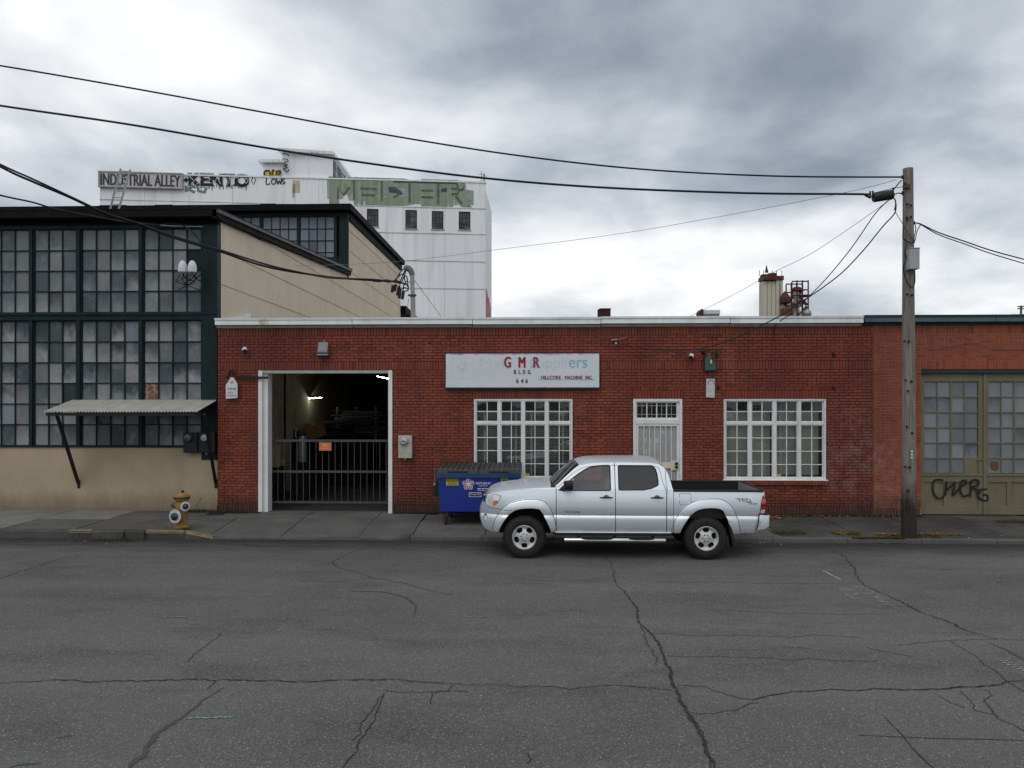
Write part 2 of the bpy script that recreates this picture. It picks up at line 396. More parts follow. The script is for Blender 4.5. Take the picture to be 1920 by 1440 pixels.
MA['pane_u'] = pane_mat('frosted_pane', (0.085, 0.108, 0.120), (0.215, 0.225, 0.230), (0.33, 0.35, 0.365))
MA['pane_l'] = pane_mat('dusty_pane', (0.055, 0.072, 0.082), (0.215, 0.216, 0.215), (0.40, 0.41, 0.425))
MA['pane_d'] = pane_mat('blue_grey_pane', (0.155, 0.185, 0.215), (0.19, 0.215, 0.245), (0.24, 0.265, 0.29))
MA['siding_w'] = M('white_siding', (0.84, 0.86, 0.88), 0.6, var=0.06, vscale=0.25, rand=0.02, stretch=(1, 1, 0.2), spots=((0.40, 0.30, 0.20), 0.72, 0.5), streak=((0.36, 0.36, 0.36), 0.5, 1.6))
MA['rust'] = M('rusty_steel', (0.13, 0.045, 0.03), 0.8, var=0.4, vscale=6)
MA['maroon'] = M('maroon_steel', (0.075, 0.022, 0.022), 0.7, var=0.3, vscale=1)
MA['cream'] = M('cream_concrete', (0.52, 0.49, 0.40), 0.7, var=0.08, vscale=0.2, stretch=(1, 1, 0.2))
MA['galv'] = M('galvanised_steel', (0.30, 0.315, 0.32), 0.45, metal=0.5, var=0.2, vscale=5)
MA['wood'] = M('weathered_pole_wood', (0.16, 0.14, 0.12), 0.9, var=0.4, vscale=7, stretch=(4, 4, 0.25), bump=0.5, bscale=30)
MA['cable'] = M('black_cable', (0.010, 0.010, 0.012), 0.5, var=0.2)
MA['grey_cable'] = M('grey_wire', (0.22, 0.23, 0.24), 0.5, var=0.2)
MA['glass'] = glass_mat('window_glass', (0.94, 0.96, 0.95), 1.0, 0.02, 0.07)
MA['blind'] = M('cream_blind', (0.72, 0.70, 0.60), 0.7, var=0.1, vscale=3)
MA['blind_d'] = M('grey_blind', (0.60, 0.60, 0.56), 0.7, var=0.1, vscale=3)
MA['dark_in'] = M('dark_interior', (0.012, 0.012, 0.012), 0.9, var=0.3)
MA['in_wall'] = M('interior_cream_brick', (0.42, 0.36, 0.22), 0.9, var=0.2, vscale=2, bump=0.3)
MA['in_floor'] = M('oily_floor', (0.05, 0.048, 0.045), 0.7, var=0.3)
MA['card'] = M('cardboard', (0.34, 0.20, 0.09), 0.85, var=0.15)
MA['ply'] = M('plywood', (0.36, 0.27, 0.14), 0.8, var=0.15, stretch=(6, 6, 0.4), vscale=5)
MA['plastic_w'] = M('white_plastic', (0.62, 0.63, 0.64), 0.4, var=0.05)
MA['olive'] = M('olive_door_paint', (0.165, 0.145, 0.092), 0.6, var=0.14, vscale=1.5, streak=((0.10, 0.09, 0.055), 0.4, 5), spots=((0.09, 0.08, 0.06), 0.68, 9))
MA['pane_o'] = pane_mat('hazy_blue_pane', (0.175, 0.195, 0.212), (0.215, 0.232, 0.248), (0.245, 0.262, 0.278))
MA['spray'] = M('black_spray_paint', (0.010, 0.010, 0.011), 0.6)
MA['gate'] = M('grey_gate_steel', (0.062, 0.068, 0.066), 0.6, var=0.2, vscale=5)

# ------------------------------------------------------------------ lettering and strokes
def text_mb(body, cx, cz, w, h, y, depth=0.01, bold=0.0, shear=0.0, spacing=1.0, frame=None):
    cu = bpy.data.curves.new('lettering', 'FONT'); cu.body = body; cu.shear = shear; cu.space_character = spacing
    cu.resolution_u = 3
    ob = bpy.data.objects.new('lettering', cu); COL.objects.link(ob)
    bpy.context.view_layer.update()
    me = bpy.data.meshes.new_from_object(ob.evaluated_get(bpy.context.evaluated_depsgraph_get()))
    vs = [v.co.copy() for v in me.vertices]; fs = [tuple(p.vertices) for p in me.polygons]
    bpy.data.objects.remove(ob); bpy.data.curves.remove(cu); bpy.data.meshes.remove(me)
    x0 = min(v.x for v in vs); x1 = max(v.x for v in vs); y0 = min(v.y for v in vs); y1 = max(v.y for v in vs)
    sx = w/(x1-x0); sz = h/(y1-y0)
    P = [((v.x-(x0+x1)/2)*sx, (v.y-(y0+y1)/2)*sz) for v in vs]
    # solid letters: front faces plus the walls along their outlines
    from collections import Counter
    cnt = Counter()
    for f in fs:
        for i in range(len(f)): cnt[tuple(sorted((f[i], f[(i+1) % len(f)])))] += 1
    n = len(P); mb = MB()
    fr = frame or (lambda a, b, d: (cx+a, y-d, cz+b))
    vv = [fr(a, b, depth) for a, b in P] + [fr(a, b, 0) for a, b in P]
    ff = list(fs)
    for f in fs:
        for i in range(len(f)):
            a, b = f[i], f[(i+1) % len(f)]
            if cnt[tuple(sorted((a, b)))] == 1: ff.append((b, a, a+n, b+n))
    if not bold: return mb.add(vv, ff)
    sh = bold*h*0.9; dirs = [(-1, 0), (1, 0), (0, 0)] if bold < .06 else [(-1, -1), (1, 1), (-1, 1), (1, -1), (0, 0)]
    for k, (ox, oz) in enumerate(dirs):
        dk_ = depth+.0004*(k+1)
        vv = [fr(a*(1-2*sh/w)+ox*sh, b+oz*sh, dk_) for a, b in P] + [fr(a*(1-2*sh/w)+ox*sh, b+oz*sh, 0) for a, b in P]
        mb.add(vv, ff)
    return mb
def smooth_path(pts, k=6):
    pts = [Vector(p) for p in pts]
    if len(pts) < 3: return pts
    out = []
    for i in range(len(pts)-1):
        p0 = pts[max(i-1, 0)]; p1 = pts[i]; p2 = pts[i+1]; p3 = pts[min(i+2, len(pts)-1)]
        for j in range(k):
            t = j/k
            out.append(0.5*((2*p1)+(p2-p0)*t+(2*p0-5*p1+4*p2-p3)*t*t+(3*p1-p0-3*p2+p3)*t*t*t))
    out.append(pts[-1]); return out
def ribbon(mb, pts, w, normal, lift=0.0):       # flat strip along pts, facing normal; creeps outward so crossings never share a plane
    nrm = Vector(normal).normalized(); pts = [Vector(p) for p in pts]
    ws = w if isinstance(w, (list, tuple)) else [w]*len(pts)
    vs = []
    for i, p in enumerate(pts):
        d = pts[min(i+1, len(pts)-1)] - pts[max(i-1, 0)]
        s = d.cross(nrm)
        if s.length < 1e-9: s = Vector((1, 0, 0)).cross(nrm)
        s.normalize(); q = p + nrm*(lift + 0.00004*i)
        vs += [q + s*ws[i]/2, q - s*ws[i]/2]
    mb.add(vs, [(2*i, 2*i+1, 2*i+3, 2*i+2) for i in range(len(pts)-1)])
    return mb

# ------------------------------------------------------------------ ground, road, pavement
FY, LY = 17.55, 17.75            # the brick front and the front of the green windowed warehouse
CURB = 15.2
mb = MB(); mb.quad((-3000, -2500, -0.16), (3000, -2500, -0.16), (3000, 4000, -0.16), (-3000, 4000, -0.16))
mb.build('ground', MA['soil'], kind='structure', loc=(0, 0, -0.16))
mb = MB()
prof = [(-60, -0.02), (0, 0.0), (13.2, 0.0), (14.6, -0.012), (CURB+0.02, -0.035)]
for (ya, za), (yb, zb) in zip(prof[:-1], prof[1:]):
    mb.quad((-400, ya, za), (400, ya, za), (400, yb, zb), (-400, yb, zb))
road = mb.build('road', MA['asphalt'], kind='structure', loc=(0, 0, 0), weld=0.001)
def road_z(y): 
    if y < 13.2: return 0.0
    return -0.012*(y-13.2)/1.4 if y < 14.6 else -0.012-0.023*(y-14.6)/(CURB+0.02-14.6)

def crack(px_pts, w0, w1, mat, jit=0.028, name='crack', smooth=1):
    rnd = random.Random(hash(tuple(px_pts)) & 0xffff)
    P = [gnd(*p) for p in px_pts]
    for _ in range(4):                     # midpoint displacement: a broken, wandering line
        Q = [P[0]]
        for a, b in zip(P[:-1], P[1:]):
            d = b-a
            if d.length > 0.05:
                m = (a+b)/2 + Vector((-d.y, d.x, 0))*rnd.uniform(-1, 1)*min(jit*3, 0.09)
                Q.append(m)
            Q.append(b)
        P = Q
    n = len(P)
    if jit > .01: P = [p+Vector((rnd.uniform(-.011, .011), rnd.uniform(-.011, .011), 0)) for p in P]
    pts = [Vector((p.x, p.y, road_z(p.y))) for p in P]
    ws = [max(0.0085, .72*(w0+(w1-w0)*i/n)*rnd.uniform(0.45, 1.5)*(min(1, 4*i/n+0.2, 4*(n-i)/n+0.2))) for i in range(n)]
    mb = MB(); ribbon(mb, pts, ws, (0, 0, 1), 0.004)
    mb.build(name, mat, road)
CD, CSF = MA['crack'], MA['crack_soft']
A = lambda pts: [(x/2, 960+y/2) for x, y in pts]
B = lambda pts: [(960+x/2, 960+y/2) for x, y in pts]
crack(A([(-200,650),(0,643),(100,637),(210,630),(340,639),(520,636),(700,630),(850,630),(980,634),(1200,636),(1400,633),(1580,640),(1750,650),(1920,654)]) , .022, .022, CD)
crack(B([(0,656),(150,655),(210,666),(430,652),(520,660),(600,670)]), .02, .014, CD)
crack(B([(640,650),(720,655),(820,690),(900,705),(960,690),(1060,675),(1220,668),(1400,665),(1500,668),(1640,663),(1760,655),(1860,638),(1960,632),(2100,640)]), .018, .03, CD)
crack(B([(355,165),(385,225),(430,310),(465,380),(520,460),(570,540),(595,600),(610,660),(650,740),(700,830),(730,900),(760,970),(790,1040)]), .022, .05, CD, .02)
crack(B([(480,420),(505,480),(530,520),(540,575)]), .012, .008, CD)
crack(B([(660,750),(690,800),(720,880),(745,970)]), .012, .02, CD)
crack(B([(580,540),(700,545),(860,545),(1040,556),(1130,550),(1260,560),(1370,558)]), .010, .006, CD)
crack(B([(520,455),(640,462),(870,463),(1050,470),(1150,463),(1310,472)]), .007, .006, CD)
crack(B([(730,370),(900,372),(1100,380),(1420,385)]), .004, .004, CSF)
crack(B([(540,262),(840,265),(1100,268),(1310,270)]), .007, .007, CD)
crack(B([(0,252),(150,258),(320,262)]), .005, .005, CD)
crack(B([(650,750),(760,757),(830,745),(920,715)]), .008, .006, CD)
crack(B([(1160,115),(1230,155),(1265,190),(1285,235),(1330,280),(1420,320),(1500,360),(1600,400),(1700,445),(1760,462),(1820,482)]), .016, .03, CD)
crack(B([(1780,485),(1850,515),(1900,545),(1990,600)]), .03, .05, CSF)
crack(B([(1640,480),(1720,530),(1800,590),(1880,650),(1960,700)]), .008, .012, CD)
crack(B([(1450,500),(1560,490),(1640,482),(1760,478),(1960,486)]), .007, .007, CD)
crack(B([(1300,838),(1470,845),(1700,852),(1980,862)]), .012, .014, CD, .006)
crack(B([(1395,770),(1470,845),(1520,905),(1590,970)]), .010, .016, CD, .008)
crack(B([(1770,665),(1800,690),(1768,712),(1800,745),(1830,780),(1880,800),(1960,850)]), .016, .012, CD)
crack(B([(1680,670),(1710,700),(1735,745),(1800,760)]), .010, .006, CD)
crack(B([(1600,690),(1650,720),(1700,735)]), .007, .005, CD)
crack(B([(1330,510),(1400,525),(1500,545)]), .006, .006, CD)
crack(B([(1000,505),(1120,512)]), .006, .006, CD)
crack(B([(60,905),(70,930),(55,945)]), .008, .006, CD)
crack(A([(-120,290),(0,250),(90,222),(180,190),(310,155)]), .016, .014, CD)
crack(A([(1400,120),(1300,160),(1255,180),(1250,195),(1285,215),(1350,230),(1400,250),(1480,262),(1560,285),(1640,302),(1700,312)]), .013, .008, CD)
crack(A([(830,455),(800,480),(760,510),(720,545),(700,565)]), .010, .008, CD)
crack(A([(840,660),(770,700),(700,760),(620,810),(560,870),(540,910),(480,970)]), .018, .09, CSF, .02)
crack(A([(808,632),(800,648),(780,665)]), .008, .006, CD)
crack(A([(1440,680),(1410,720),(1365,780),(1350,830),(1320,860)]), .010, .008, CD)
crack(A([(1445,690),(1410,750),(1385,810),(1345,860),(1335,900),(1280,965)]), .010, .02, CD)
crack(A([(1440,672),(1500,678),(1640,674),(1760,676)]), .007, .006, CD)
crack(A([(1700,650),(1680,672),(1620,680),(1612,720)]), .008, .005, CD)
crack(A([(1130,258),(1240,262),(1360,252),(1390,245)]), .005, .005, CD)
crack(A([(200,850),(280,838)]), .007, .005, CD)
crack(A([(1300,297),(1440,300),(1520,320),(1560,350),(1550,400)]), .05, .03, CSF, .004, 'tyre_scuff')
crack(A([(20,965),(70,950),(150,944)]), .03, .02, CSF, .01, 'tyre_scuff')
def dab(p0, p1, w, mat, name='paint_mark'):
    a, b = gnd(*p0), gnd(*p1); mb = MB()
    n = 9; pts = [a.lerp(b, i/n) + Vector((0, random.uniform(-.006, .006), 0)) for i in range(n+1)]
    pts = [Vector((p.x, p.y, road_z(p.y))) for p in pts]
    ribbon(mb, pts, [w*random.uniform(.5, 1.2) for _ in pts], (0, 0, 1), 0.005)
    mb.build(name, mat, road)
dab((305, 1157), (352, 1157), .03, MA['green_mark']); dab((870, 1157), (916, 1157), .03, MA['green_mark'])
dab((352, 1348), (436, 1345), .035, MA['green_mark']); dab((35, 1076), (57, 1071), .05, MA['green_mark'])
dab((1524, 1167), (1560, 1168), .02, MA['green_mark'])
dab((1543, 1070), (1575, 1087), .05, MA['mark']); 
for i in range(9): dab((1568+i*3+random.uniform(-3, 3), 1104+i*2.2), (1590+i*3+random.uniform(-6, 9), 1104+i*2.4), .028, MA['mark'])
for i in range(16): dab((1602+i*4.3+random.uniform(-4, 4), 1100+i*2.6), (1628+i*3.6+random.uniform(-8, 4), 1101+i*2.6), .03, MA['mark'])
for i in range(6): dab((1870+i*9, 1238+i*4), (1890+i*9, 1240+i*4), .03, MA['mark'])
crack([(1762,1067),(1775,1069),(1790,1067)], .05, .03, CSF, .03, 'pothole'); crack([(1768,1068),(1782,1069)], .02, .02, CD, .02, 'pothole'); crack([(1868,1092),(1876,1093)], .03, .03, CD, .02, 'pothole'); crack([(215,1079),(228,1077)], .03, .02, CSF, .02, 'pothole'); crack([(312,1078),(320,1077)], .03, .02, CSF, .02, 'pothole'); crack([(560,1249),(572,1249)], .02, .02, CSF, .02, 'pothole')

# pavement: slabs with open joints on a dark bed, a kerb of separate stones, a sloping driveway apron
def walk_z(y): return 0.125 + 0.02*(y-CURB-0.17)
walk = thing('pavement', None, None, (0, CURB, 0), kind='structure')
mb = MB(); mb.box(-40, 40, CURB+.16, 20, -0.12, -0.055); mb.build('bed', MA['soil'], walk)
XA0, XA1 = ax(402, 15.6), ax(775, 15.6)          # the driveway's edges
low_z = lambda y: 0.062 + 0.045*(y-CURB-0.17)
def slab(x0, x1, y0, y1, mat, zfun=walk_z, g=0.009):
    tx = random.uniform(-.004, .004); ty = random.uniform(-.003, .003); dz = random.uniform(-.004, .003)
    P = [(x0+g, y0+g), (x1-g, y0+g), (x1-g, y1-g), (x0+g, y1-g)]
    if isinstance(zfun, tuple): zz = [zfun[0 if x < (x0+x1)/2 else 1](y) for x, y in P]
    else: zz = [zfun(y)+dz+tx*(x-x0)/(x1-x0)+ty for x, y in P]
    mb = MB(); mb.add([(x, y, z) for (x, y), z in zip(P, zz)] + [(x, y, z-.20) for (x, y), z in zip(P, zz)],
                      [(0,1,2,3)] + [((i+1)%4, i, i+4, (i+1)%4+4) for i in range(4)])
    mb.build('slab', mat, walk)
ys = [CURB+.17, 16.55, FY+0.25]
apron_z = lambda y: (walk_z(16.75))*min(1, max(0, (y-CURB)/(16.75-CURB)))
x = -22.0
while x < XA0-0.1:
    x2 = min(x+1.55, XA0)
    if XA0-x2 < .5: x2 = XA0
    for i, (ya, yb) in enumerate(zip(ys[:-1], ys[1:])):
        m = MA['conc_lt'] if x2 < -9.3-(0.75 if i == 0 else -0.8) else MA['conc']
        slab(x, x2, ya, yb, m, (walk_z, apron_z) if x2 == XA0 and i == 0 else walk_z)
    x = x2
xs = [XA0, XA0+1.5, XA0+3.1, XA1]
for xa, xb in zip(xs[:-1], xs[1:]):
    slab(xa, xb, CURB+.02, 16.75, MA['conc'], apron_z); slab(xa, xb, 16.75, FY+.25, MA['conc'])
x = XA1
while x < 22:
    x2 = x+1.5
    for ya, yb in zip(ys[:-1], ys[1:]): slab(x, x2, ya, yb, MA['conc_dk'] if x > 4 else MA['conc'], (apron_z, low_z) if x == XA1 and ya < 16 else low_z)
    x = x2
def kerb(x0, x1, h0, h1, mat, bulge=0.0):
    g = .006; b = .02
    mb = MB()
    for (x, h) in ((x0+g, h0), (x1-g, h1)):
        mb.v += [(x, CURB-bulge, -.12), (x, CURB-bulge+.01, h-b), (x, CURB-bulge+b+.01, h), (x, CURB+.165, h+.003), (x, CURB+.165, -.12)]
    mb.f += [(i, i+1, i+6, i+5) for i in range(4)] + [(4, 3, 2, 1, 0), (5, 6, 7, 8, 9)]; mb.m += [0]*6
    return mb.build('kerb_stone', mat, walk, smooth=40)
XI0, XI1 = ax(172, 15.1), ax(268, 15.1)
x = -22.0
while x < XI0-.05:
    x2 = min(x+1.8, XI0); kerb(x, x2, .125, .125, MA['curb']); x = x2
kerb(XI0, XI0+(XI1-XI0)*.62, .13, .13, MA['curb'], .10); kerb(XI0+(XI1-XI0)*.62, XI1, .13, .13, MA['curb'], .07)
XK = ax(345, 15.2)
kerb(XI1, XK, .125, .125, MA['curb']); kerb(XK, XA0, .125, .005, MA['curb'])
kerb(XA0, XA0+1.9, .004, .003, MA['curb']); kerb(XA0+1.9, XA1-.35, .003, .004, MA['curb']); kerb(XA1-.35, XA1, .004, .055, MA['curb'])
x = XA1
while x < 22:
    x2 = x+1.45; kerb(x, x2, random.uniform(.05, .06), random.uniform(.05, .06), MA['conc']); x = x2
# worn yellow paint on the kerb's front edge
def ypaint(px0, px1, ha, hb, bul=0.0):
    xa, xb = ax(px0, CURB), ax(px1, CURB); mb = MB()
    pa = [(xa, CURB+.012-bul, ha-.035), (xb, CURB+.012-bul, hb-.035), (xb, CURB-.003-bul, hb-.012), (xa, CURB-.003-bul, ha-.012)]
    mb.add([(xa, CURB+.004-bul, ha-.045), (xb, CURB+.004-bul, hb-.045), (xb, CURB+.024-bul, hb+.004), (xa, CURB+.024-bul, ha+.004), (xb, CURB+.13, hb+.007), (xa, CURB+.13, ha+.007)], [(0,1,2,3), (3,2,4,5)])
    mb.build('kerb_paint', MA['ypaint'], walk)
ypaint(127, 171, .125, .125); ypaint(269, 344, .125, .125); ypaint(346, 398, .125, .012)
# silt and leaves in the gutter by the storm inlet, moss and leaf litter on the right-hand pavement
def scatter(name, mat, n, spots, size, label, zf, tilt=0.5, kind='stuff', cat=None):
    rnd = random.Random(len(name)*31+n); mb = MB()
    for _ in range(n):
        x0, x1, y0, y1 = rnd.choice(spots)
        x = rnd.uniform(x0, x1); y = min(max(rnd.gauss((y0+y1)/2, (y1-y0)/3.2), y0-.1), y1+.1)
        a = rnd.uniform(0, 6.28); s = size*rnd.uniform(.45, 1.3); z = zf(y)+.006+rnd.uniform(0, .012)
        u = Vector((math.cos(a), math.sin(a), rnd.uniform(-tilt, tilt)*.5))*s; v = Vector((-math.sin(a), math.cos(a), rnd.uniform(-tilt, tilt)*.5))*s*.6
        c = Vector((x, y, z))
        mb.quad(c-u, c-v*.9, c+u, c+v)
    mb.build(name, mat, label=label, kind=kind, cat=cat)
gz = lambda y: road_z(min(y, CURB)) if y < CURB else walk_z(y)+.003
gl = lambda y: road_z(min(y, CURB)) if y < CURB else max(.058, low_z(y))+.004
scatter('gutter_debris', MA['soil'], 380, [(ax(150, 15), ax(285, 15), 14.75, 15.0), (ax(180, 15), ax(250, 15), 14.8, 15.05)], .022, 'dark silt and grit in the gutter by the storm inlet', gz, cat='debris')
scatter('gutter_leaves', MA['leaf'], 26, [(ax(170, 15), ax(300, 15), 14.7, 15.0)], .028, 'few tan leaves lying in the gutter below the hydrant', gz, cat='leaves')
scatter('leaf_litter', MA['leaf'], 1100, [(ax(1730, 15.6), ax(1800, 15.6), 15.55, 15.7), (ax(1640, 15.6), ax(1690, 15.6), 15.5, 15.66), (ax(1565, 15.6), ax(1600, 15.6), 15.55, 15.72), (ax(1440, 17), ax(1470, 17), 17.1, 17.4), (ax(1450, 17.4), ax(1700, 17.4), 17.4, 17.5), (ax(1440, 17.4), ax(1560, 17.4), 17.42, 17.5)], .034, 'brown and yellow leaf litter on the damp pavement round the pole', gl, cat='leaves')
scatter('moss_clumps', MA['moss'], 4200, [(ax(1655, 15.5), ax(1760, 15.5), 15.25, 15.62), (ax(1440, 16), ax(1500, 16), 15.5, 15.9), (ax(1440, 17.45), ax(1730, 17.45), 17.44, 17.53), (ax(1560, 15.7), ax(1610, 15.7), 15.55, 15.8), (ax(1870, 16.9), ax(1960, 16.9), 16.8, 17.1), (ax(1600, 15.2), ax(1700, 15.2), 15.2, 15.3)], .022, 'green moss creeping over the pavement beside the pole', gl, cat='moss')
scatter('wall_foot_dirt', MA['soil'], 2600, [(ax(408, 17.5), ax(490, 17.5), 17.4, 17.53), (ax(738, 17.5), ax(820, 17.5), 17.46, 17.54), (ax(350, 17.7), ax(408, 17.7), 17.45, 17.72), (ax(1440, 17.5), ax(1730, 17.5), 17.46, 17.54), (ax(390, 17.3), ax(420, 17.3), 17.2, 17.5)], .026, 'dark dirt and dead weeds along the foot of the brick wall', gz, cat='dirt')
scatter('litter_scraps', MA['plastic_w'], 16, [(ax(1780, 15.4), ax(1920, 15.4), 15.3, 15.7), (ax(100, 14.2), ax(400, 14.2), 13.5, 14.9), (ax(1450, 14), ax(1500, 14), 14.9, 15.1)], .022, 'small pale litter scraps by the kerb', gl, cat='litter')

scatter('gutter_grit', M('grit', (.06, .055, .048), .95, rand=.6), 2600, [(-14, 9, 14.95, 15.15), (-14, 9, 14.6, 15.1), (ax(400, 15), ax(760, 15), 14.9, 15.15)], .013, 'fine dark grit strewn along the gutter', gz, cat='grit')
scatter('pavement_litter', M('dry_leaf_bits', (.16, .115, .06), .9, rand=.6), 420, [(-13, -7.5, 15.4, 17.4), (XA0, XA1, 15.4, 17.3), (XA1, 9, 17.1, 17.45), (-13, 9, 14.6, 15.1)], .014, 'scattered dry leaf crumbs on the pavement', gz, cat='leaves')
def weeds(spots, n, label):
    rnd = random.Random(n); mb = MB()
    for _ in range(n):
        x0, x1, y, z, h = rnd.choice(spots); x = rnd.uniform(x0, x1); y = y+rnd.uniform(-.04, .02)
        a = rnd.uniform(0, 6.28); l = h*rnd.uniform(.4, 1.1); d = Vector((math.cos(a), math.sin(a)-.5, 0))*l*rnd.uniform(.2, .8); w = Vector((-math.sin(a), math.cos(a), 0))*.004
        b = Vector((x, y, z)); m = b+d*.4+Vector((0, 0, l*.7)); t = b+d+Vector((0, 0, l))
        mb.add([b-w, b+w, m+w*.8, m-w*.8, t], [(0,1,2,3), (3,2,4)])
    mb.build('wall_weeds', M('weed_green', (.055, .06, .022), .9, var=.4, vscale=6, rand=.5), label=label, cat='weeds', kind='stuff')
weeds([(ax(395, 17.5), ax(440, 17.5), 17.5, walk_z(17.5)-.01, .10), (ax(352, 17.7), ax(400, 17.7), 17.69, walk_z(17.7)-.01, .08), (ax(742, 17.5), ax(815, 17.5), 17.52, walk_z(17.5)-.01, .06), (ax(1440, 17.5), ax(1725, 17.5), 17.51, low_z(17.5)-.01, .07), (ax(1660, 15.5), ax(1750, 15.5), 15.45, low_z(15.45), .04), (ax(165, 15), ax(280, 15), 15.03, -.03, .05)], 900, 'low weeds and grass sprouting along the wall foot and kerb')

# ------------------------------------------------------------------ brickwork
COURSE, BZ = 0.0667, 0.17
def kz(k): return BZ + COURSE*k
def free(x0, x1, cuts):
    iv = [(x0, x1)]
    for a, b in cuts:
        out = []
        for p, q in iv:
            if b <= p or a >= q: out.append((p, q)); continue
            if a > p: out.append((p, a))
            if b < q: out.append((b, q))
        iv = out
    return [(p, q) for p, q in iv if q-p > .02]
def wall_core(mb, x0, x1, z0, z1, opens, y0, y1):
    bx = sorted({x0, x1, *[v for o in opens for v in o[:2] if x0 < v < x1]})
    for a, b in zip(bx[:-1], bx[1:]):
        cuts = [(o[2], o[3]) for o in opens if o[0] < (a+b)/2 < o[1]]
        for p, q in free(z0, z1, cuts): mb.box(a, b, y0, y1, p, q)
def brickwork(parent, x0, x1, ktop, opens, soldiers, yface, mat, n_single, jit, header=7):
    """opens (x0,x1,z0,z1); soldiers (x0,x1,k0) three courses tall"""
    rnd = random.Random(11); singles = []; field = MB(); D = .05; J = .0135
    sol = [(a, b, kz(k), kz(k+3)) for a, b, k in soldiers]
    def add(a, b, p, q):
        d = rnd.uniform(-jit, jit); field.box(a+J/2, b-J/2, yface+d, yface+D, p+J/2, q-J/2, back=False)
    for k in range(ktop):
        zc = kz(k+.5)
        cuts = [(o[0], o[1]) for o in opens + sol if o[2] < zc < o[3]]
        hd = header and k % header == 3
        L = .1025 if hd else .205
        off = (.05 if hd else 0) + (L/2 if k % 2 else 0)
        i0 = int(math.floor((x0-off)/L))
        xx = i0*L+off
        segs = free(x0, x1, cuts)
        while xx < x1:
            for a, b in segs:
                p, q = max(a, xx), min(b, xx+L)
                if q-p > .03: add(p, q, kz(k), kz(k+1))
            xx += L
    for a, b, k in soldiers:
        n = max(1, round((b-a)/.0697)); w = (b-a)/n
        for i in range(n):
            if any(o[0] < a+w*(i+.5) < o[1] and o[2] < kz(k+1.5) < o[3] for o in opens): continue
            if len(singles) < n_single: singles.append((a+w*(i+.5), kz(k+1.5), w))
            else:
                d = rnd.uniform(-jit, jit); field.box(a+w*i+J/2, a+w*(i+1)-J/2, yface+d, yface+D, kz(k)+J/2, kz(k+3)-J/2, back=False)
    me = MB().box(-.0697/2+J/2, .0697/2-J/2, 0, D, -.1+J/2, .1-J/2, back=False).mesh('brick'); me.materials.append(mat)
    for x, z, w in singles:
        piece('brick', me, (x, yface+rnd.uniform(-jit, jit), z), parent, scale=(w/.0697, 1, 1))
    o = field.build('brickwork', mat, parent, kind='stuff'); return o

# ------------------------------------------------------------------ the red brick workshop
X0, X1 = ax(408, FY), ax(1638, FY)
G0, G1 = ax(484, FY), ax(736, FY)
WA0, WA1 = ax(888, FY), ax(1074, FY)
DO0, DO1 = ax(1187, FY), ax(1280, FY)
WB0, WB1 = ax(1357, FY), ax(1550, FY)
ZT = kz(65)
shop = thing('brick_workshop', 'long single storey red brick workshop with white cornice and two paned windows', 'building', (0.5*(X0+X1), FY, BZ))
opens = [(G0, G1, BZ-.1, kz(50)), (WA0, WA1, kz(12), kz(40)), (DO0, DO1, BZ-.1, kz(40)), (WB0, WB1, kz(12), kz(40))]
mb = MB(); wall_core(mb, X0, X1, BZ-.15, ZT+.1, opens, FY+.018, FY+.30)
mb.build('wall', MA['mortar'], shop)
sold = [(X0, X1, 62), (WA0-.02, WA1+.02, 40), (DO0-.02, DO1+.02, 40), (WB0-.02, WB1+.02, 40), (X0, X1, 50), (X0, X1, 0)]
brickwork(shop, X0, X1, 65, opens, sold, FY, MA['brick'], 290, .0025)
# rowlock sills
me = MB().box(-.03, .03, -.06, .05, -.05, .05).mesh('brick'); me.materials.append(MA['brick'])
for a, b in ((WB0, WB1),):
    n = int((b-a)/.0697)
    for i in range(n): piece('sill_brick', me, (a+(i+.5)*(b-a)/n, FY-.005, kz(12)-.055), shop)
# interior shell of the workshop
XP = ax(860, FY)          # partition between the bay and the office
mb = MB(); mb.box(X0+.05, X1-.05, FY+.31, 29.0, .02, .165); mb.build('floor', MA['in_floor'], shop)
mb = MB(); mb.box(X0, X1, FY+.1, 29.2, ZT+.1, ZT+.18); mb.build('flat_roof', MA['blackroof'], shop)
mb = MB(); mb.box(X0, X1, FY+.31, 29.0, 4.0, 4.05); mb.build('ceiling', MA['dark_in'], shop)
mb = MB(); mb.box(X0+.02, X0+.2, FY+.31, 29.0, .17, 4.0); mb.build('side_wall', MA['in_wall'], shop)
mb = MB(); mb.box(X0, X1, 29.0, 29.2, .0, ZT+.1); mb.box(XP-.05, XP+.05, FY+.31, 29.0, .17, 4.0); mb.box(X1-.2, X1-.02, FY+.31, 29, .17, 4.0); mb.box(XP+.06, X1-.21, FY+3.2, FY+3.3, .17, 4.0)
mb.build('inner_wall', MA['dark_in'], shop)
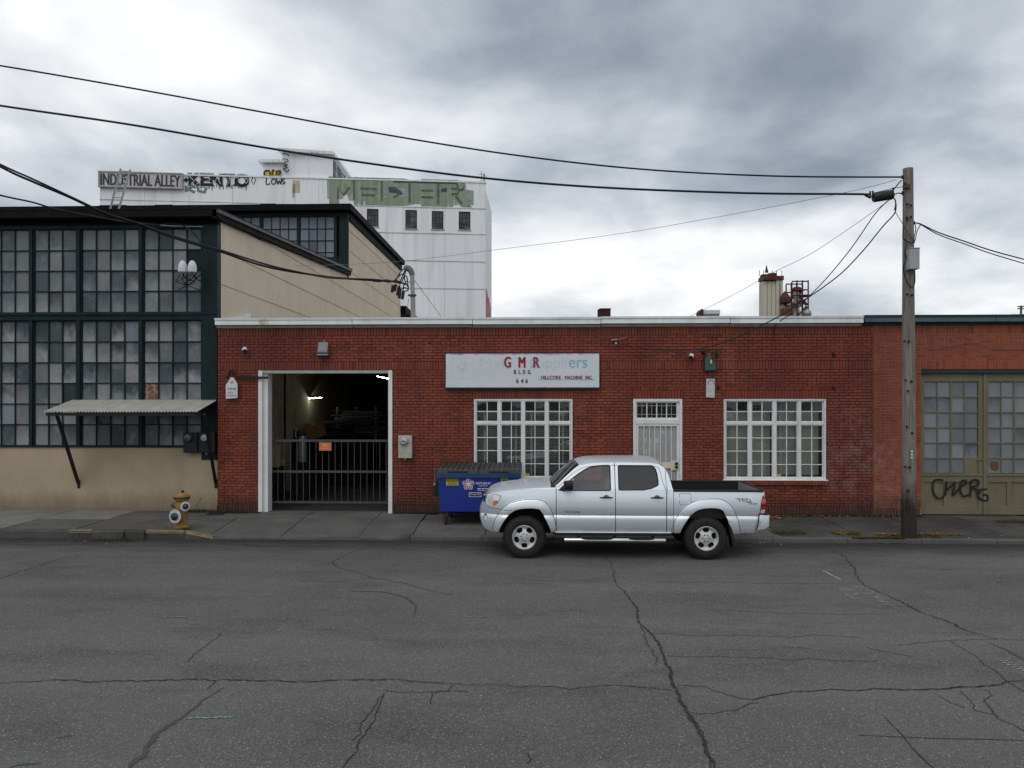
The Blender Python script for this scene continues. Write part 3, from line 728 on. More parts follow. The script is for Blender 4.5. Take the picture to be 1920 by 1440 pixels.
# cornice in overlapping lengths
def cornice(parent, xa, xb, zt, mats, names, yf=FY):
    m = MB(); m.prismx([(yf-.16, zt-.045), (yf-.165, zt), (yf+.2, zt+.012), (yf+.2, zt-.045)], xa, xb); m.build(names[0], mats[0], parent)
    m = MB(); m.prismx([(yf-.14, zt-.046), (yf+.1, zt-.046), (yf+.1, zt-.155), (yf-.145, zt-.155)], xa+.003, xb-.003); m.build(names[1], mats[1], parent)
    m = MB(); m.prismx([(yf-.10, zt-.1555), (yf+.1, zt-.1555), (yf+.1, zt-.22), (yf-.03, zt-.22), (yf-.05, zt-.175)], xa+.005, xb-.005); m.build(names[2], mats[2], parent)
cz = az(594.5, FY-.16)
cuts = [402, 660, 886, 1127, 1370, 1620]
for a, b in zip(cuts[:-1], cuts[1:]):
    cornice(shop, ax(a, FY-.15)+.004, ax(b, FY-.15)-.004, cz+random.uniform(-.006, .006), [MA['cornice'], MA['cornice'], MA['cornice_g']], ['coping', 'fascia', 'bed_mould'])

def big_window(name, x0, x1, z0, z1, blind, seed, tilt):
    """white steel-sash window: four lights of 2 x 2 panes over 2 x 4 panes"""
    rnd = random.Random(seed)
    win = slot(name, shop); yf = FY+.05
    fr = .05
    mb = MB()
    mb.box(x0+.004, x0+fr, yf-.03, yf+.1, z0+.004, z1-.004); mb.box(x1-fr, x1-.004, yf-.03, yf+.1, z0+.004, z1-.004)
    mb.box(x0+fr, x1-fr, yf-.032, yf+.1, z1-fr, z1-.004); mb.box(x0+fr, x1-fr, yf-.034, yf+.1, z0+.004, z0+fr)
    mb.build('frame', MA['white'], win, bevel=.004)
    mb = MB(); mb.prismx([(FY-.05, z0-.012), (FY-.05, z0+.0), (yf+.05, z0+.03), (yf+.05, z0-.012)], x0-.02, x1+.02); mb.build('sill', MA['white'], win)
    zt = z0+(z1-z0)*.695
    mb = MB(); mb.box(x0+fr, x1-fr, yf-.02, yf+.09, zt-.03, zt+.03); mb.build('transom_rail', MA['white'], win, bevel=.004)
    W4 = (x1-x0-2*fr)/4
    mb = MB()
    for i in (1, 2, 3): 
        w = .038 if i == 2 else .03
        mb2 = MB(); xm = x0+fr+W4*i
        mb2.box(xm-w, xm+w, yf-.024, yf+.085, z0+fr, zt-.03); mb2.box(xm-w, xm+w, yf-.024, yf+.085, zt+.03, z1-fr); mb2.build('mullion', MA['white'], win, bevel=.004)
    pcache = {}
    for i in range(4):
        xa = x0+fr+W4*i+(.03 if i else .004); xb = x0+fr+W4*(i+1)-(.03 if i < 3 else .004)
        for (za, zb, rows) in ((z0+fr, zt-.03, 4), (zt+.03, z1-fr, 2)):
            st = .022
            mb = MB()
            mb.box(xa, xa+st, yf, yf+.05, za, zb); mb.box(xb-st, xb, yf, yf+.05, za, zb); mb.box(xa+st, xb-st, yf+.001, yf+.05, za, za+st); mb.box(xa+st, xb-st, yf+.001, yf+.05, zb-st, zb)
            xm = (xa+xb)/2
            mb.box(xm-.009, xm+.009, yf+.004, yf+.045, za+st, zb-st)
            for r in range(1, rows):
                zr = za+(zb-za)*r/rows
                mb.box(xa+st, xm-.009, yf+.006, yf+.043, zr-.009, zr+.009); mb.box(xm+.009, xb-st, yf+.006, yf+.043, zr-.009, zr+.009)
            mb.build('sash', MA['white'], win)
            pw = (xb-xa)/2-st*.5-.004; ph = (zb-za)/rows-.012
            key = (round(pw, 3), round(ph, 3))
            if key not in pcache: pcache[key] = boxmesh('pane', pw, .004, ph, MA['glass'])
            for c in range(2):
                for r in range(rows):
                    piece('pane', pcache[key], ((xa if c == 0 else xm)+(xb-xa)/4+(.006 if c == 0 else -.006), yf+.026, za+(zb-za)*(r+.5)/rows), win, rot=(rnd.uniform(-.008, .008), 0, rnd.uniform(-.012, .012)))
    # venetian blinds hanging behind the glass, one per pair of lights
    for i in range(2):
        xa = x0+fr+W4*2*i+.03; xb = xa+W4*2-.06; mb = MB()
        top = z1-.36+rnd.uniform(-.02, .02); z = top
        while z > z0+.08:
            mb.bar((xa, yf+.24, z), (xb, yf+.24, z+rnd.uniform(-.004, .004)), .0025, .046, up=(0, -tilt, 1-tilt*.5)); z -= .042
        mb.box(xa, xb, yf+.21, yf+.27, top+.01, top+.05)
        mb.build('venetian_blind', blind, win, kind='stuff')
        m = MB()
        for k in range(3): 
            xc = xa+.16+(xb-xa-.3)*k/2; m.box(xc-.022, xc+.022, yf+.205, yf+.21, z0+.08, top)
        m.build('blind_tape', MA['blind'], win)
    return win
wa = big_window('window', WA0, WA1, kz(12), kz(40), MA['blind_d'], 3, .75)
wb = big_window('window', WB0, WB1, kz(12), kz(40), MA['blind'], 5, .32)
for w_, px in ((wa, 988), (wb, 1459)):
    x = ax(px, FY+.09); mb = MB(); mb.box(x-.06, x+.06, FY+.065, FY+.075, kz(12)+.075, kz(12)+.13); mb.build('sticker', M('yellow_sticker', (0.55, 0.36, 0.03), .6), w_)

# garage opening: white timber frame
mb = MB(); mb.box(G0+.005, G0+.10, FY-.012, FY+.12, BZ-.02, kz(50)-.006); mb.box(G0+.10, G0+.21, FY+.06, FY+.34, BZ-.02, kz(50)-.06); mb.build('door_jamb', MA['white'], shop, bevel=.006)
mb = MB(); mb.box(G1-.10, G1-.005, FY-.012, FY+.34, BZ-.02, kz(50)-.006); mb.build('door_jamb', MA['white'], shop, bevel=.006)
mb = MB(); mb.box(G0+.101, G1-.101, FY-.005, FY+.30, kz(50)-.075, kz(50)-.006); mb.build('door_head', MA['cornice_g'], shop, bevel=.006)
# entrance: transom light and security door
def entrance():
    d = slot('entrance_door', shop); yf = FY+.06; z0, z1 = BZ, kz(40)
    zt = az(790, FY)   # rail between transom and door
    mb = MB(); mb.box(DO0+.004, DO0+.07, yf-.05, yf+.1, z0, z1-.004); mb.box(DO1-.07, DO1-.004, yf-.05, yf+.1, z0, z1-.004); mb.box(DO0+.07, DO1-.07, yf-.052, yf+.1, z1-.07, z1-.004); mb.box(DO0+.07, DO1-.07, yf-.046, yf+.1, zt-.055, zt+.045)
    mb.build('frame', MA['white'], d, bevel=.005)
    xa, xb, za, zb = DO0+.07, DO1-.07, zt+.045, z1-.07
    mb = MB(); mb.box(xa, xa+.03, yf, yf+.05, za, zb); mb.box(xb-.06, xb, yf, yf+.05, za, zb); mb.box(xa+.03, xb-.06, yf+.001, yf+.05, zb-.03, zb); mb.box(xa+.03, xb-.06, yf+.001, yf+.05, za, za+.04)
    n = 4; w = (xb-.06-xa-.03)/n
    for i in range(1, n): mb.box(xa+.03+w*i-.012, xa+.03+w*i+.012, yf+.004, yf+.045, za+.04, zb-.03)
    mb.build('transom_sash', MA['white'], d)
    for i in range(n):
        x = xa+.03+w*(i+.5); m = MB()
        m.box(x-.006, x+.006, yf+.01, yf+.02, za+.04, zb-.03); m.box(x-w/2+.012, x+w/2-.012, yf+.006, yf+.01, za+.11, za+.122); m.box(x-w/2+.012, x+w/2-.012, yf+.006, yf+.01, zb-.10, zb-.088)
        m.build('transom_grille', MA['cornice_g'], d)
        piece('transom_pane', boxmesh('transom_pane', w-.03, .004, zb-za-.08, MA['glass']), (x, yf+.035, (za+zb)/2), d)
    # security screen door
    xa, xb, za, zb = DO0+.072, DO1-.072, z0+.02, zt-.056; wt = MA['plastic_w']
    mb = MB(); mb.box(xa, xa+.055, yf-.03, yf+.01, za, zb); mb.box(xb-.055, xb, yf-.03, yf+.01, za, zb); mb.box(xa+.055, xb-.055, yf-.031, yf+.01, zb-.055, zb); mb.box(xa+.055, xb-.055, yf-.031, yf+.01, za, za+.2)
    mb.build('screen_frame', MA['white'], d, bevel=.004)
    n = 7; w = (xb-xa-.11)/n; zl = az(872, FY)
    m0 = MB().box(-.009, .009, 0, .018, 0, zb-.055-(za+.2)).mesh('security_bar'); m0.materials.append(MA['white'])
    for i in range(1, n): piece('security_bar', m0, (xa+.055+w*i, yf-.028, za+.2), d)
    mb = MB(); s = .05; a = xa+.055; b = xb-.055; lo = za+.2; hi = zb-.055     # expanded metal
    k = -int((hi-lo)/s)-2
    t = .0045
    while a+k*s*.55 < b+.1:
        for sg in (1, -1):
            p = []
            for z in (lo, hi):
                p.append((a+k*s*.55+sg*(z-lo)*.55 if sg > 0 else a+k*s*.55+(hi-z)*.55, z))
            (xA, zA), (xB, zB) = p
            # clip to the door leaf
            def cl(xA, zA, xB, zB):
                if xA > xB: xA, zA, xB, zB = xB, zB, xA, zA
                if xB <= a or xA >= b: return None
                f = lambda x: zA+(zB-zA)*(x-xA)/(xB-xA)
                x1, x2 = max(a, xA), min(b, xB)
                return (x1, f(x1)), (x2, f(x2))
            c = cl(xA, zA, xB, zB)
            if c: ribbon(mb, [(c[0][0], yf+(.002 if sg > 0 else .004), c[0][1]), (c[1][0], yf+(.002 if sg > 0 else .004), c[1][1])], .0065, (0, -1, 0))
        k += 1
    mb.build('expanded_metal', MA['white'], d, kind='stuff')
    cr = M('cream_lock_rail', (0.62, 0.54, 0.42), .5)
    mb = MB(); mb.box(xa+.055, xb-.056, yf-.033, yf+.0, zl-.07, zl+.07); mb.build('lock_rail', cr, d, bevel=.004)
    mb = MB(); mb.box(xb-.2, xb-.02, yf-.04, yf-.034, zl-.11, zl+.11); mb.build('lock_plate', M('lock_plate_cream', (0.62, 0.55, 0.42), .5), d, bevel=.004)
    for dz in (-.035, .045):
        mb = MB(); mb.lathe([(.0, .05), (.03, .045), (.036, .03), (.03, .006), (.018, 0)][::-1], (xb-.07, yf-.04, zl+dz), 'y', 14); mb.build('door_knob', MA['black'], d, smooth=40)
    # leaf behind: glazed upper with posters taped inside
    mb = MB(); mb.box(xa, xb, yf+.09, yf+.13, za, zb); mb.build('door_leaf', M('door_leaf_grey', (0.13, 0.13, 0.13), .5), d)
    rnd = random.Random(4); cols = [(.10,.16,.30),(.30,.10,.10),(.42,.34,.06),(.10,.26,.14),(.5,.5,.5),(.26,.16,.32),(.55,.42,.40),(.2,.3,.4)]
    for r in range(5):
        for c in range(6):
            x = xa+.07+.125*c; z = zb-.22-.24*r
            if z < za+.3: continue
            ww = rnd.uniform(.05, .1); hh = rnd.uniform(.08, .19)
            m = MB(); m.box(x, x+ww, yf+.084+.001*rnd.random(), yf+.089, z, z+hh); m.build('taped_notice', M('notice_%d' % (r*6+c), rnd.choice(cols), .6, var=.4, vscale=40), d)
entrance()

# ------------------------------------------------------------------ the neighbouring brick building with olive doors
N0, N1 = ax(1638, FY), ax(2230, FY)
NG0, NG1 = ax(1727, FY), ax(1970, FY)
nb = thing('brick_garage', 'brighter red brick building with teal cornice and olive garage doors, at the right edge', 'building', (.5*(N0+N1), FY, BZ))
opens = [(NG0, NG1, BZ-.1, kz(50))]
mb = MB(); wall_core(mb, N0+.002, N1, BZ-.15, ZT+.1, opens, FY+.003, FY+.30); mb.build('wall', MA['mortar2'], nb)
brickwork(nb, N0, N1, 65, opens, [(N0, N1, 50), (N0, N1, 62), (N0, N1, 0)], FY-.003, MA['brick2'], 260, .0025)
mb = MB(); mb.box(N0+.01, N1, FY+.1, 29.2, ZT+.1, ZT+.18); mb.build('flat_roof', MA['blackroof'], nb)
mb = MB(); mb.box(N0+.05, N1, FY+.8, FY+.9, 0, ZT); mb.build('inner_wall', MA['dark_in'], nb)
for a, b in ((1622, 1868), (1868, 2100), (2100, 2240)):
    cornice(nb, ax(a, FY-.15)+.004, ax(b, FY-.15)-.004, cz+.012+random.uniform(-.004, .004), [MA['teal_dk'], MA['teal'], MA['teal_dk']], ['coping', 'fascia', 'bed_mould'])
mb = MB(); mb.box(NG0+.01, NG1-.01, FY+.02, FY+.2, kz(50)-.09, kz(50)-.005); mb.build('door_head', MA['teal_dk'], nb)
def olive_door(x0, x1, tagged):
    d = slot('garage_door', nb); yf = FY+.10; z0 = BZ+.02; z1 = kz(50)-.095; ol = MA['olive']
    st = .115; zb0, zb1 = az(908, FY), az(893, FY)     # lower panels / rail heights
    zp1 = az(716, FY); zp0 = az(886, FY)
    pr0, pr1 = az(948, FY)+.02, az(902, FY)
    mb = MB()
    mb.box(x0, x0+st*.8, yf, yf+.05, z0, z1); mb.box(x1-st*1.1, x1, yf, yf+.05, z0, z1)
    xa, xb = x0+st*.8, x1-st*1.1
    mb.box(xa, xb, yf+.001, yf+.05, zp1, z1); mb.box(xa, xb, yf+.001, yf+.05, pr1, zp0); mb.box(xa, xb, yf+.001, yf+.05, z0, pr0)
    mb.build('stile_and_rail', ol, d, bevel=.006)
    mb = MB(); mb.box(x0+.02, x1-.02, yf-.02, yf-.001, zp0-.05, zp0-.01); mb.build('weather_bar', ol, d)
    mb = MB(); xm = xa+(xb-xa)*.40; mb.box(xm-.05, xm+.05, yf+.002, yf+.05, pr0, pr1); mb.build('middle_stile', ol, d)
    for a, b in ((xa, xm-.05), (xm+.05, xb)):
        mb = MB(); mb.box(a, b, yf+.028, yf+.045, pr0, pr1); mb.build('panel', ol, d)
    W = (xb-xa)/4; H = (zp1-zp0)/6
    mb = MB()
    for i in (1, 2, 3): mb.box(xa+W*i-(.02 if i == 2 else .012), xa+W*i+(.02 if i == 2 else .012), yf+.006, yf+.05, zp0, zp1)
    for r in range(1, 6):
        for i in range(4): mb.box(xa+W*i+(.02 if i == 2 else .012)*(i > 0), xa+W*(i+1)-(.02 if i == 1 else .012)*(i < 3), yf+.008, yf+.048, zp0+H*r-.014, zp0+H*r+.014)
    mb.build('glazing_bar', ol, d)
    pm = boxmesh('pane', W-.024, .006, H-.02, MA['pane_o'])
    for i in range(4):
        for r in range(6):
            c = (xa+W*(i+.5), yf+.03, zp0+H*(r+.5))
            if tagged and i == 3 and r == 0:
                m = MB(); m.box(c[0]-W/2+.012, c[0]+W/2-.012, yf+.012, yf+.03, c[2]-H/2, c[2]+H/2-.01); m.build('plywood_patch', ol, d)
            else: piece('pane', pm, c, d)
            if not tagged and i == 0 and r == 0:
                m = MB(); m.prism([(c[0]-.09, c[2]+.11), (c[0]+.08, c[2]+.1), (c[0]+.1, c[2]-.05), (c[0]+.05, c[2]-.11), (c[0]-.06, c[2]-.1), (c[0]-.1, c[2])], yf+.024, yf+.029); m.build('broken_patch', M('brown_board', (0.13, 0.07, 0.045), .8), d)
    return d
xm = ax(1845.5, FY+.1)
d1 = olive_door(NG0+.03, xm-.004, True); d2 = olive_door(xm+.004, NG1-.03, False)
mb = MB(); mb.box(xm-.03, xm+.03, FY+.07, FY+.098, BZ+.02, kz(50)-.1); mb.build('astragal', MA['olive'], d2, bevel=.005)
mb = MB(); mb.bar((ax(1836, FY), FY+.08, az(860, FY)), (ax(1857, FY), FY+.08, az(861, FY)), .015, .02); mb.build('hasp', MA['olive'], d2)
for px in (1752, 1820): pass
# spray-painted tag on the left leaf, letter by letter
tg = thing('spray_tag', 'black spray painted CHERG tag across the olive garage door', 'graffiti', (ax(1790, FY), FY+.06, az(915, FY)))
S = lambda pts: [at(1560+x/3.064, 560+y/3.064, FY+.09) for x, y in pts]
yy = 0
for ch in ([(640,1045),(610,1040),(585,1050),(578,1085),(590,1130),(620,1148),(645,1130),(652,1090),(655,1050)], [(660,1050),(655,1090),(652,1128)], [(658,1100),(680,1080),(705,1055)], [(705,1050),(700,1090),(690,1120),(700,1125),(722,1100)],
           [(722,1100),(745,1075),(770,1060),(765,1045),(745,1048),(735,1075),(738,1110),(755,1135),(785,1125)], [(792,1050),(795,1090),(792,1140)], [(790,1055),(815,1040),(840,1048),(835,1070),(800,1085)], [(805,1085),(830,1100),(850,1120)],
           [(888,1095),(850,1097),(835,1115),(840,1140),(870,1160),(890,1155),(888,1130),(862,1128)]):
    mb = MB(); ribbon(mb, smooth_path(S(ch), 6), .045, (0, -1, 0), .004+yy*.002); yy += 1
    mb.build('letter_stroke', MA['spray'], tg)

# ------------------------------------------------------------------ the warehouse with the dark green window wall
XL = ax(408, LY)
wh = thing('warehouse', 'tan warehouse with a dark green steel window wall and black roof edges', 'building', (XL-5, LY, BZ))
px_w = lambda p: ax(p, LY)
zU1, zU0, zL1, zL0 = az(428.6, LY, 200), az(586, LY, 200), az(600.5, LY, 200), az(836.5, LY, 200)
ZE = az(396, LY-.25, 200)
XFAR = -19.0
mb = MB(); mb.box(XFAR, XL-.002, LY, LY+.3, .0, zL0-.03); mb.build('base_wall', MA['tanwall'], wh)
mb = MB(); mb.box(XFAR, XL-.004, LY-.03, LY-.001, .1, az(947, LY, 200)); mb.build('plinth', MA['tanwall'], wh, bevel=.008)
mb = MB(); mb.box(XFAR, XL-.01, LY+.14, LY+.2, zL0-.03, ZE-.1); mb.build('backing', MA['dark_in'], wh)
mb = MB(); mb.box(px_w(378.5), XL, LY-.03, LY+.2, zL0-.32, zU1+.06); mb.build('corner_column', MA['green'], wh, bevel=.008)
mb = MB(); mb.box(XFAR, px_w(378.5), LY-.02, LY+.1, zL1, zU0); mb.build('floor_beam', MA['green'], wh, bevel=.008)
mb = MB(); mb.box(XFAR, XL+.03, LY-.05, LY-.021, zU0-.06, zU0-.02); mb.build('beam_flange', MA['green'], wh)
mb = MB(); mb.box(XFAR, XL-.002, LY-.01, LY+.12, zU1, zU1+.075); mb.build('head_beam', MA['green'], wh)
mb = MB(); mb.box(XFAR, px_w(378.5), LY-.035, LY+.1, zL0-.03, zL0); mb.build('window_sill', MA['green'], wh)
# eaves
mb = MB(); mb.box(XFAR, XL-.001, LY+.0, LY+.12, zU1+.076, ZE-.02); mb.build('frieze', MA['blackroof'], wh)
mb = MB(); mb.prismx([(LY-.3, ZE), (LY-.3, ZE-.15), (LY-.26, ZE-.17), (LY+.02, ZE-.17), (LY+.02, ZE)], XFAR, XL+.12); mb.build('eave_gutter', MA['blackroof'], wh)
def zroof1(y): return ZE+.0+(y-LY)*(az(512, 30.2, 653)+.12-ZE)/(30.2-LY)
mb = MB(); mb.add([(XFAR, LY-.3, ZE+.012), (XL+.14, LY-.3, ZE+.012), (XL+.14, 30.25, zroof1(30.25)), (XFAR, 30.25, zroof1(30.25)), (XFAR, LY-.3, ZE+.045), (XL+.14, LY-.3, ZE+.045), (XL+.14, 30.25, zroof1(30.25)+.045), (XFAR, 30.25, zroof1(30.25)+.045)], [(0,1,5,4),(1,2,6,5),(2,3,7,6),(3,0,4,7),(4,5,6,7),(3,2,1,0)])
mb.build('roof', MA['blackroof'], wh)
mb = MB(); mb.add([(XL+.002, LY-.3, ZE-.2), (XL+.1, LY-.3, ZE-.2), (XL+.1, 30.2, zroof1(30.2)-.22), (XL+.002, 30.2, zroof1(30.2)-.22), (XL+.002, LY-.3, ZE+.011), (XL+.1, LY-.3, ZE+.011), (XL+.1, 30.2, zroof1(30.2)), (XL+.002, 30.2, zroof1(30.2))], [(0,1,5,4),(1,2,6,5),(2,3,7,6),(3,0,4,7),(4,5,6,7),(3,2,1,0)])
mb.build('rake_board', MA['blackroof'], wh)
mb = MB(); mb.add([(XL+.11, LY-.32, ZE-.07), (XL+.15, LY-.32, ZE-.07), (XL+.15, 30.2, zroof1(30.2)-.07), (XL+.11, 30.2, zroof1(30.2)-.07), (XL+.11, LY-.32, ZE+.01), (XL+.15, LY-.32, ZE+.01), (XL+.15, 30.2, zroof1(30.2)+.01), (XL+.11, 30.2, zroof1(30.2)+.01)], [(0,1,5,4),(1,2,6,5),(2,3,7,6),(3,0,4,7),(4,5,6,7),(3,2,1,0)])
mb.build('drip_edge', M('grey_drip_edge', (0.05, 0.05, 0.052), .5), wh)
mb = MB(); mb.lathe([(0, .10), (.10, .08), (.12, 0)][::-1], (XL-.15, LY+1.6, zroof1(LY+1.6)+.05), n=12); mb.build('roof_vent', MA['galv'], wh, smooth=40)
# steel windows: bays of panes
def bay(xa, xb, n, z0, z1, rows, mat, y, parent, special=None, bar=.026):
    w = slot('steel_window', parent); fw = .03
    mb = MB(); mb.box(xa, xa+fw, y-.01, y+.06, z0, z1); mb.box(xb-fw, xb, y-.01, y+.06, z0, z1); mb.box(xa+fw, xb-fw, y-.009, y+.06, z1-fw*.6, z1); mb.box(xa+fw, xb-fw, y-.009, y+.06, z0, z0+fw*.6)
    mb.build('frame', MA['green'], w)
    W = (xb-xa-2*fw)/n; H = (z1-z0-fw*1.2)/rows; mb = MB()
    for i in range(1, n): mb.box(xa+fw+W*i-bar/2, xa+fw+W*i+bar/2, y, y+.045, z0+fw*.6, z1-fw*.6)
    for r in range(1, rows):
        for i in range(n): mb.box(xa+fw+W*i+bar/2*(i > 0), xa+fw+W*(i+1)-bar/2*(i < n-1), y+.002, y+.043, z0+fw*.6+H*r-bar/2, z0+fw*.6+H*r+bar/2)
    mb.build('glazing_bar', MA['green'], w)
    pm = boxmesh('pane', W-.01, .006, H-.01, mat)
    for i in range(n):
        for r in range(rows):
            me = pm
            if special and (i, r) in special: me = boxmesh('pane', W-.01, .006, H-.01, special[(i, r)])
            piece('pane', me, (xa+fw+W*(i+.5), y+.028+random.uniform(-.002, .004), z0+fw*.6+H*(r+.5)), w, rot=(random.uniform(-.01, .01), 0, random.uniform(-.014, .014)))
    return w
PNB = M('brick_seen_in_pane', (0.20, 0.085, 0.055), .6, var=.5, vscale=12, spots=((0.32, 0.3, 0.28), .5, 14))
PND = MA['green']
PNW = M('pale_painted_pane', (0.30, 0.31, 0.325), .4, var=.15, vscale=2)
edges = [(-172, -62, 4), (-55, 55, 4), (61, 143.5, 3), (150, 261, 4), (267, 378, 4)]
mb = MB()
for a, b, n in edges:
    sp_u = {(3, 2): PND} if a == 267 else None
    sp_l = {(0, 2): PNB} if a == 267 else ({(3, 5): MA['pane_d']} if a == 150 else ({(2, 1): MA['pane_d'], (0, 1): PNW} if a == -55 else None))
    bay(px_w(a), px_w(b), n, zU0, zU1, 4, MA['pane_u'], LY+.03, wh, sp_u)
    bay(px_w(a), px_w(b), n, zL0, zL1, 6, MA['pane_l'], LY+.03, wh, sp_l)
for a, b in ((-62, -55), (55, 61), (143.5, 150), (261, 267)):
    mb = MB(); mb.box(px_w(a)+.001, px_w(b)-.001, LY-.015, LY+.1, zL0, zL1-.002); mb.build('mullion_post', MA['green'], wh, bevel=.004)
    mb = MB(); mb.box(px_w(a)+.001, px_w(b)-.001, LY-.015, LY+.1, zU0+.002, zU1-.002); mb.build('mullion_post', MA['green'], wh, bevel=.004)
# side wall: lapped siding sheets in rows
ZR2 = az(389, 30.2, 640)-.10
mb = MB(); mb.box(XL-.25, XL-.03, LY+.21, 41.7, .0, zroof1(20)-.2); mb.box(XL-.25, XL-.031, 30.2, 41.7, zroof1(20)-.2, ZR2-.1); mb.build('side_wall', MA['tan'], wh)
rows = [3.14, 3.96, 4.78, 5.60, 6.42, 7.24, 8.06, 8.88, 9.70, 10.52]
def sheet(y0, y1, z0, z1, top):
    za, zb = min(z1, top(y0)), min(z1, top(y1))
    if za-z0 < .03 and zb-z0 < .03: return
    za, zb = max(za, z0+.01), max(zb, z0+.01)
    o = .004+random.uniform(0, .002); mb = MB(); x0 = XL-.028; lap = .016
    mb.add([(x0, y0, z0), (x0+lap+o, y0, z0), (x0+lap+o, y1, z0), (x0, y1, z0), (x0, y0, za), (x0+o, y0, za), (x0+o, y1, zb), (x0, y1, zb)], [(0,1,5,4),(1,2,6,5),(2,3,7,6),(3,0,4,7),(4,5,6,7),(3,2,1,0)])
    mb.build('siding_sheet', MA['tan'], wh)
for z0, z1 in zip(rows[:-1], rows[1:]):
    y = LY+.22
    while y < 30.2:
        y2 = min(y+3.2, 30.2); sheet(y, y2-.004, z0, z1, lambda q: zroof1(q)-.2); y = y2
    y = 30.2
    while y < 41.7:
        y2 = min(y+3.0, 41.7); sheet(y, y2-.004, z0, z1, lambda q: ZR2-.1); y = y2
# raised rear section with its own window band
mb = MB(); mb.box(XFAR, XL-.03, 30.15, 30.3, zroof1(30)-.2, ZR2-1.9); mb.build('rear_wall', MA['green'], wh)
mb = MB(); mb.box(XL-.34, XL+.01, 30.08, 30.199, zroof1(30)-.3, ZR2-.1); mb.build('corner_column', MA['green'], wh)
r0, r1 = az(497, 30.2, 560), az(407, 30.2, 560)
mb = MB(); mb.box(XFAR, XL-.3, 30.25, 30.3, r0-.5, r1+.2); mb.build('backing', MA['dark_in'], wh)
mb = MB(); mb.box(XFAR, XL-.34, 30.1, 30.26, r1, ZR2-.1); mb.build('head_beam', MA['green'], wh)
for a, b in ((562, 627.5), (492, 558), (422, 488), (352, 418)):
    bay(ax(a, 30.15), ax(b, 30.15), 4, r0, r1, 4, MA['pane_d'], 30.14, wh, bar=.03)
    mb = MB(); mb.box(ax(b, 30.15), ax(b+4.3, 30.15), 30.1, 30.24, r0-.3, r1-.003); mb.build('mullion_post', MA['green'], wh)
mb = MB(); mb.box(XFAR-6, XL+.2, 29.75, 41.9, ZR2-.1, ZR2+.14); mb.build('upper_roof', MA['blackroof'], wh)
mb = MB(); mb.box(XL-.02, XL+.05, 30.3, 41.85, ZR2-.42, ZR2-.101); mb.build('rake_board', MA['blackroof'], wh)
for px, ln in ((215, 1.1), (310, .7), (505, .6)):
    p = ax(px, 30); mb = MB(); mb.box(p-ln/2, p+ln/2, 29.85, 30.4, ZR2+.141, ZR2+.19); mb.build('roof_patch', MA['blackroof'], wh)
# low rear lean-to
e0 = at(745, 577, 42.0); mb = MB()
mb.add([(XL-.4, 41.95, e0.z+.1), (XL+.25, 41.95, e0.z+.1), (XL+.25, 48.5, e0.z-.2), (XL-.4, 48.5, e0.z-.2), (XL-.4, 41.95, e0.z-.25), (XL+.25, 41.95, e0.z-.25), (XL+.25, 48.5, e0.z-.55), (XL-.4, 48.5, e0.z-.55)], [(0,1,2,3),(7,6,5,4),(0,4,5,1),(1,5,6,2),(2,6,7,3),(3,7,4,0)])
mb.build('lean_to_roof', MA['blackroof'], wh)
mb = MB(); mb.box(XFAR, XL, 41.8, 48.4, 0, e0.z-.6); mb.build('lean_to_wall', MA['tan'], wh)
# white strip of flashing where the brick parapet meets the siding
mb = MB(); mb.bar((XL+.03, FY+.45, az(594, FY)-.02), (XL+.03, FY+2.2, az(594, FY)+.32), .03, .10); mb.build('flashing', MA['cornice'], wh)

# corrugated canopy
cn = thing('canopy', 'pale corrugated metal canopy on black struts over the warehouse wall', 'canopy', (ax(250, LY), LY, az(750, LY, 250)))
CX0, CX1 = ax(137.5, LY), ax(407, LY)
za_, zb_ = az(750, LY, 270), az(772.5, LY-1.10, 230)
nsh = 5; tot = 86
corr = M('weathered_corrugated_metal', (0.43, 0.43, 0.375), .6, metal=.0, var=.12, vscale=3, rand=.07, streak=((.24, .23, .19), .3, 6))
for s_ in range(nsh):
    mb = MB(); n = 52; vs = []; 
    xa = CX0+(CX1-CX0)*s_/nsh; xb = CX0+(CX1-CX0)*(s_+1)/nsh+.03
    for j in range(n+1):
        x = xa+(xb-xa)*j/n; h = .014*math.cos((x-CX0)*2*math.pi/.072)+s_*.0015
        vs += [(x, LY-1.10-random.uniform(0, .004), zb_+h), (x, LY-.001, za_+h)]
    mb.add(vs, [(2*j, 2*j+2, 2*j+3, 2*j+1) for j in range(n)])
    nb_ = len(mb.v); mb.add([(v[0], v[1], v[2]-.004) for v in vs], [(2*j+1, 2*j+3, 2*j+2, 2*j) for j in range(n)])
    mb.build('corrugated_sheet', corr, cn, smooth=60)
mb = MB(); mb.box(CX0+.03, CX1-.02, LY-1.06, LY-1.0, zb_-.085, zb_-.022); mb.build('edge_angle', MA['black'], cn)
for x in (CX0+.2, CX1-.22):
    mb = MB(); mb.bar((x, LY-1.04, zb_-.05), (x, LY-.02, za_-.06), .05, .05); mb.build('rafter', MA['black'], cn)
for pa, pb in (((106, 776), (147, 906)), ((383, 776), (404.5, 906))):
    a = at(*pa, LY-1.02); b = at(*pb, LY-.02)
    mb = MB(); mb.bar((a.x, LY-1.02, zb_-.05), (b.x, LY-.02, b.z), .06, .06); mb.box(b.x-.035, b.x+.035, LY-.012, LY-.0005, b.z-.12, b.z+.06); mb.build('strut', MA['black'], cn)

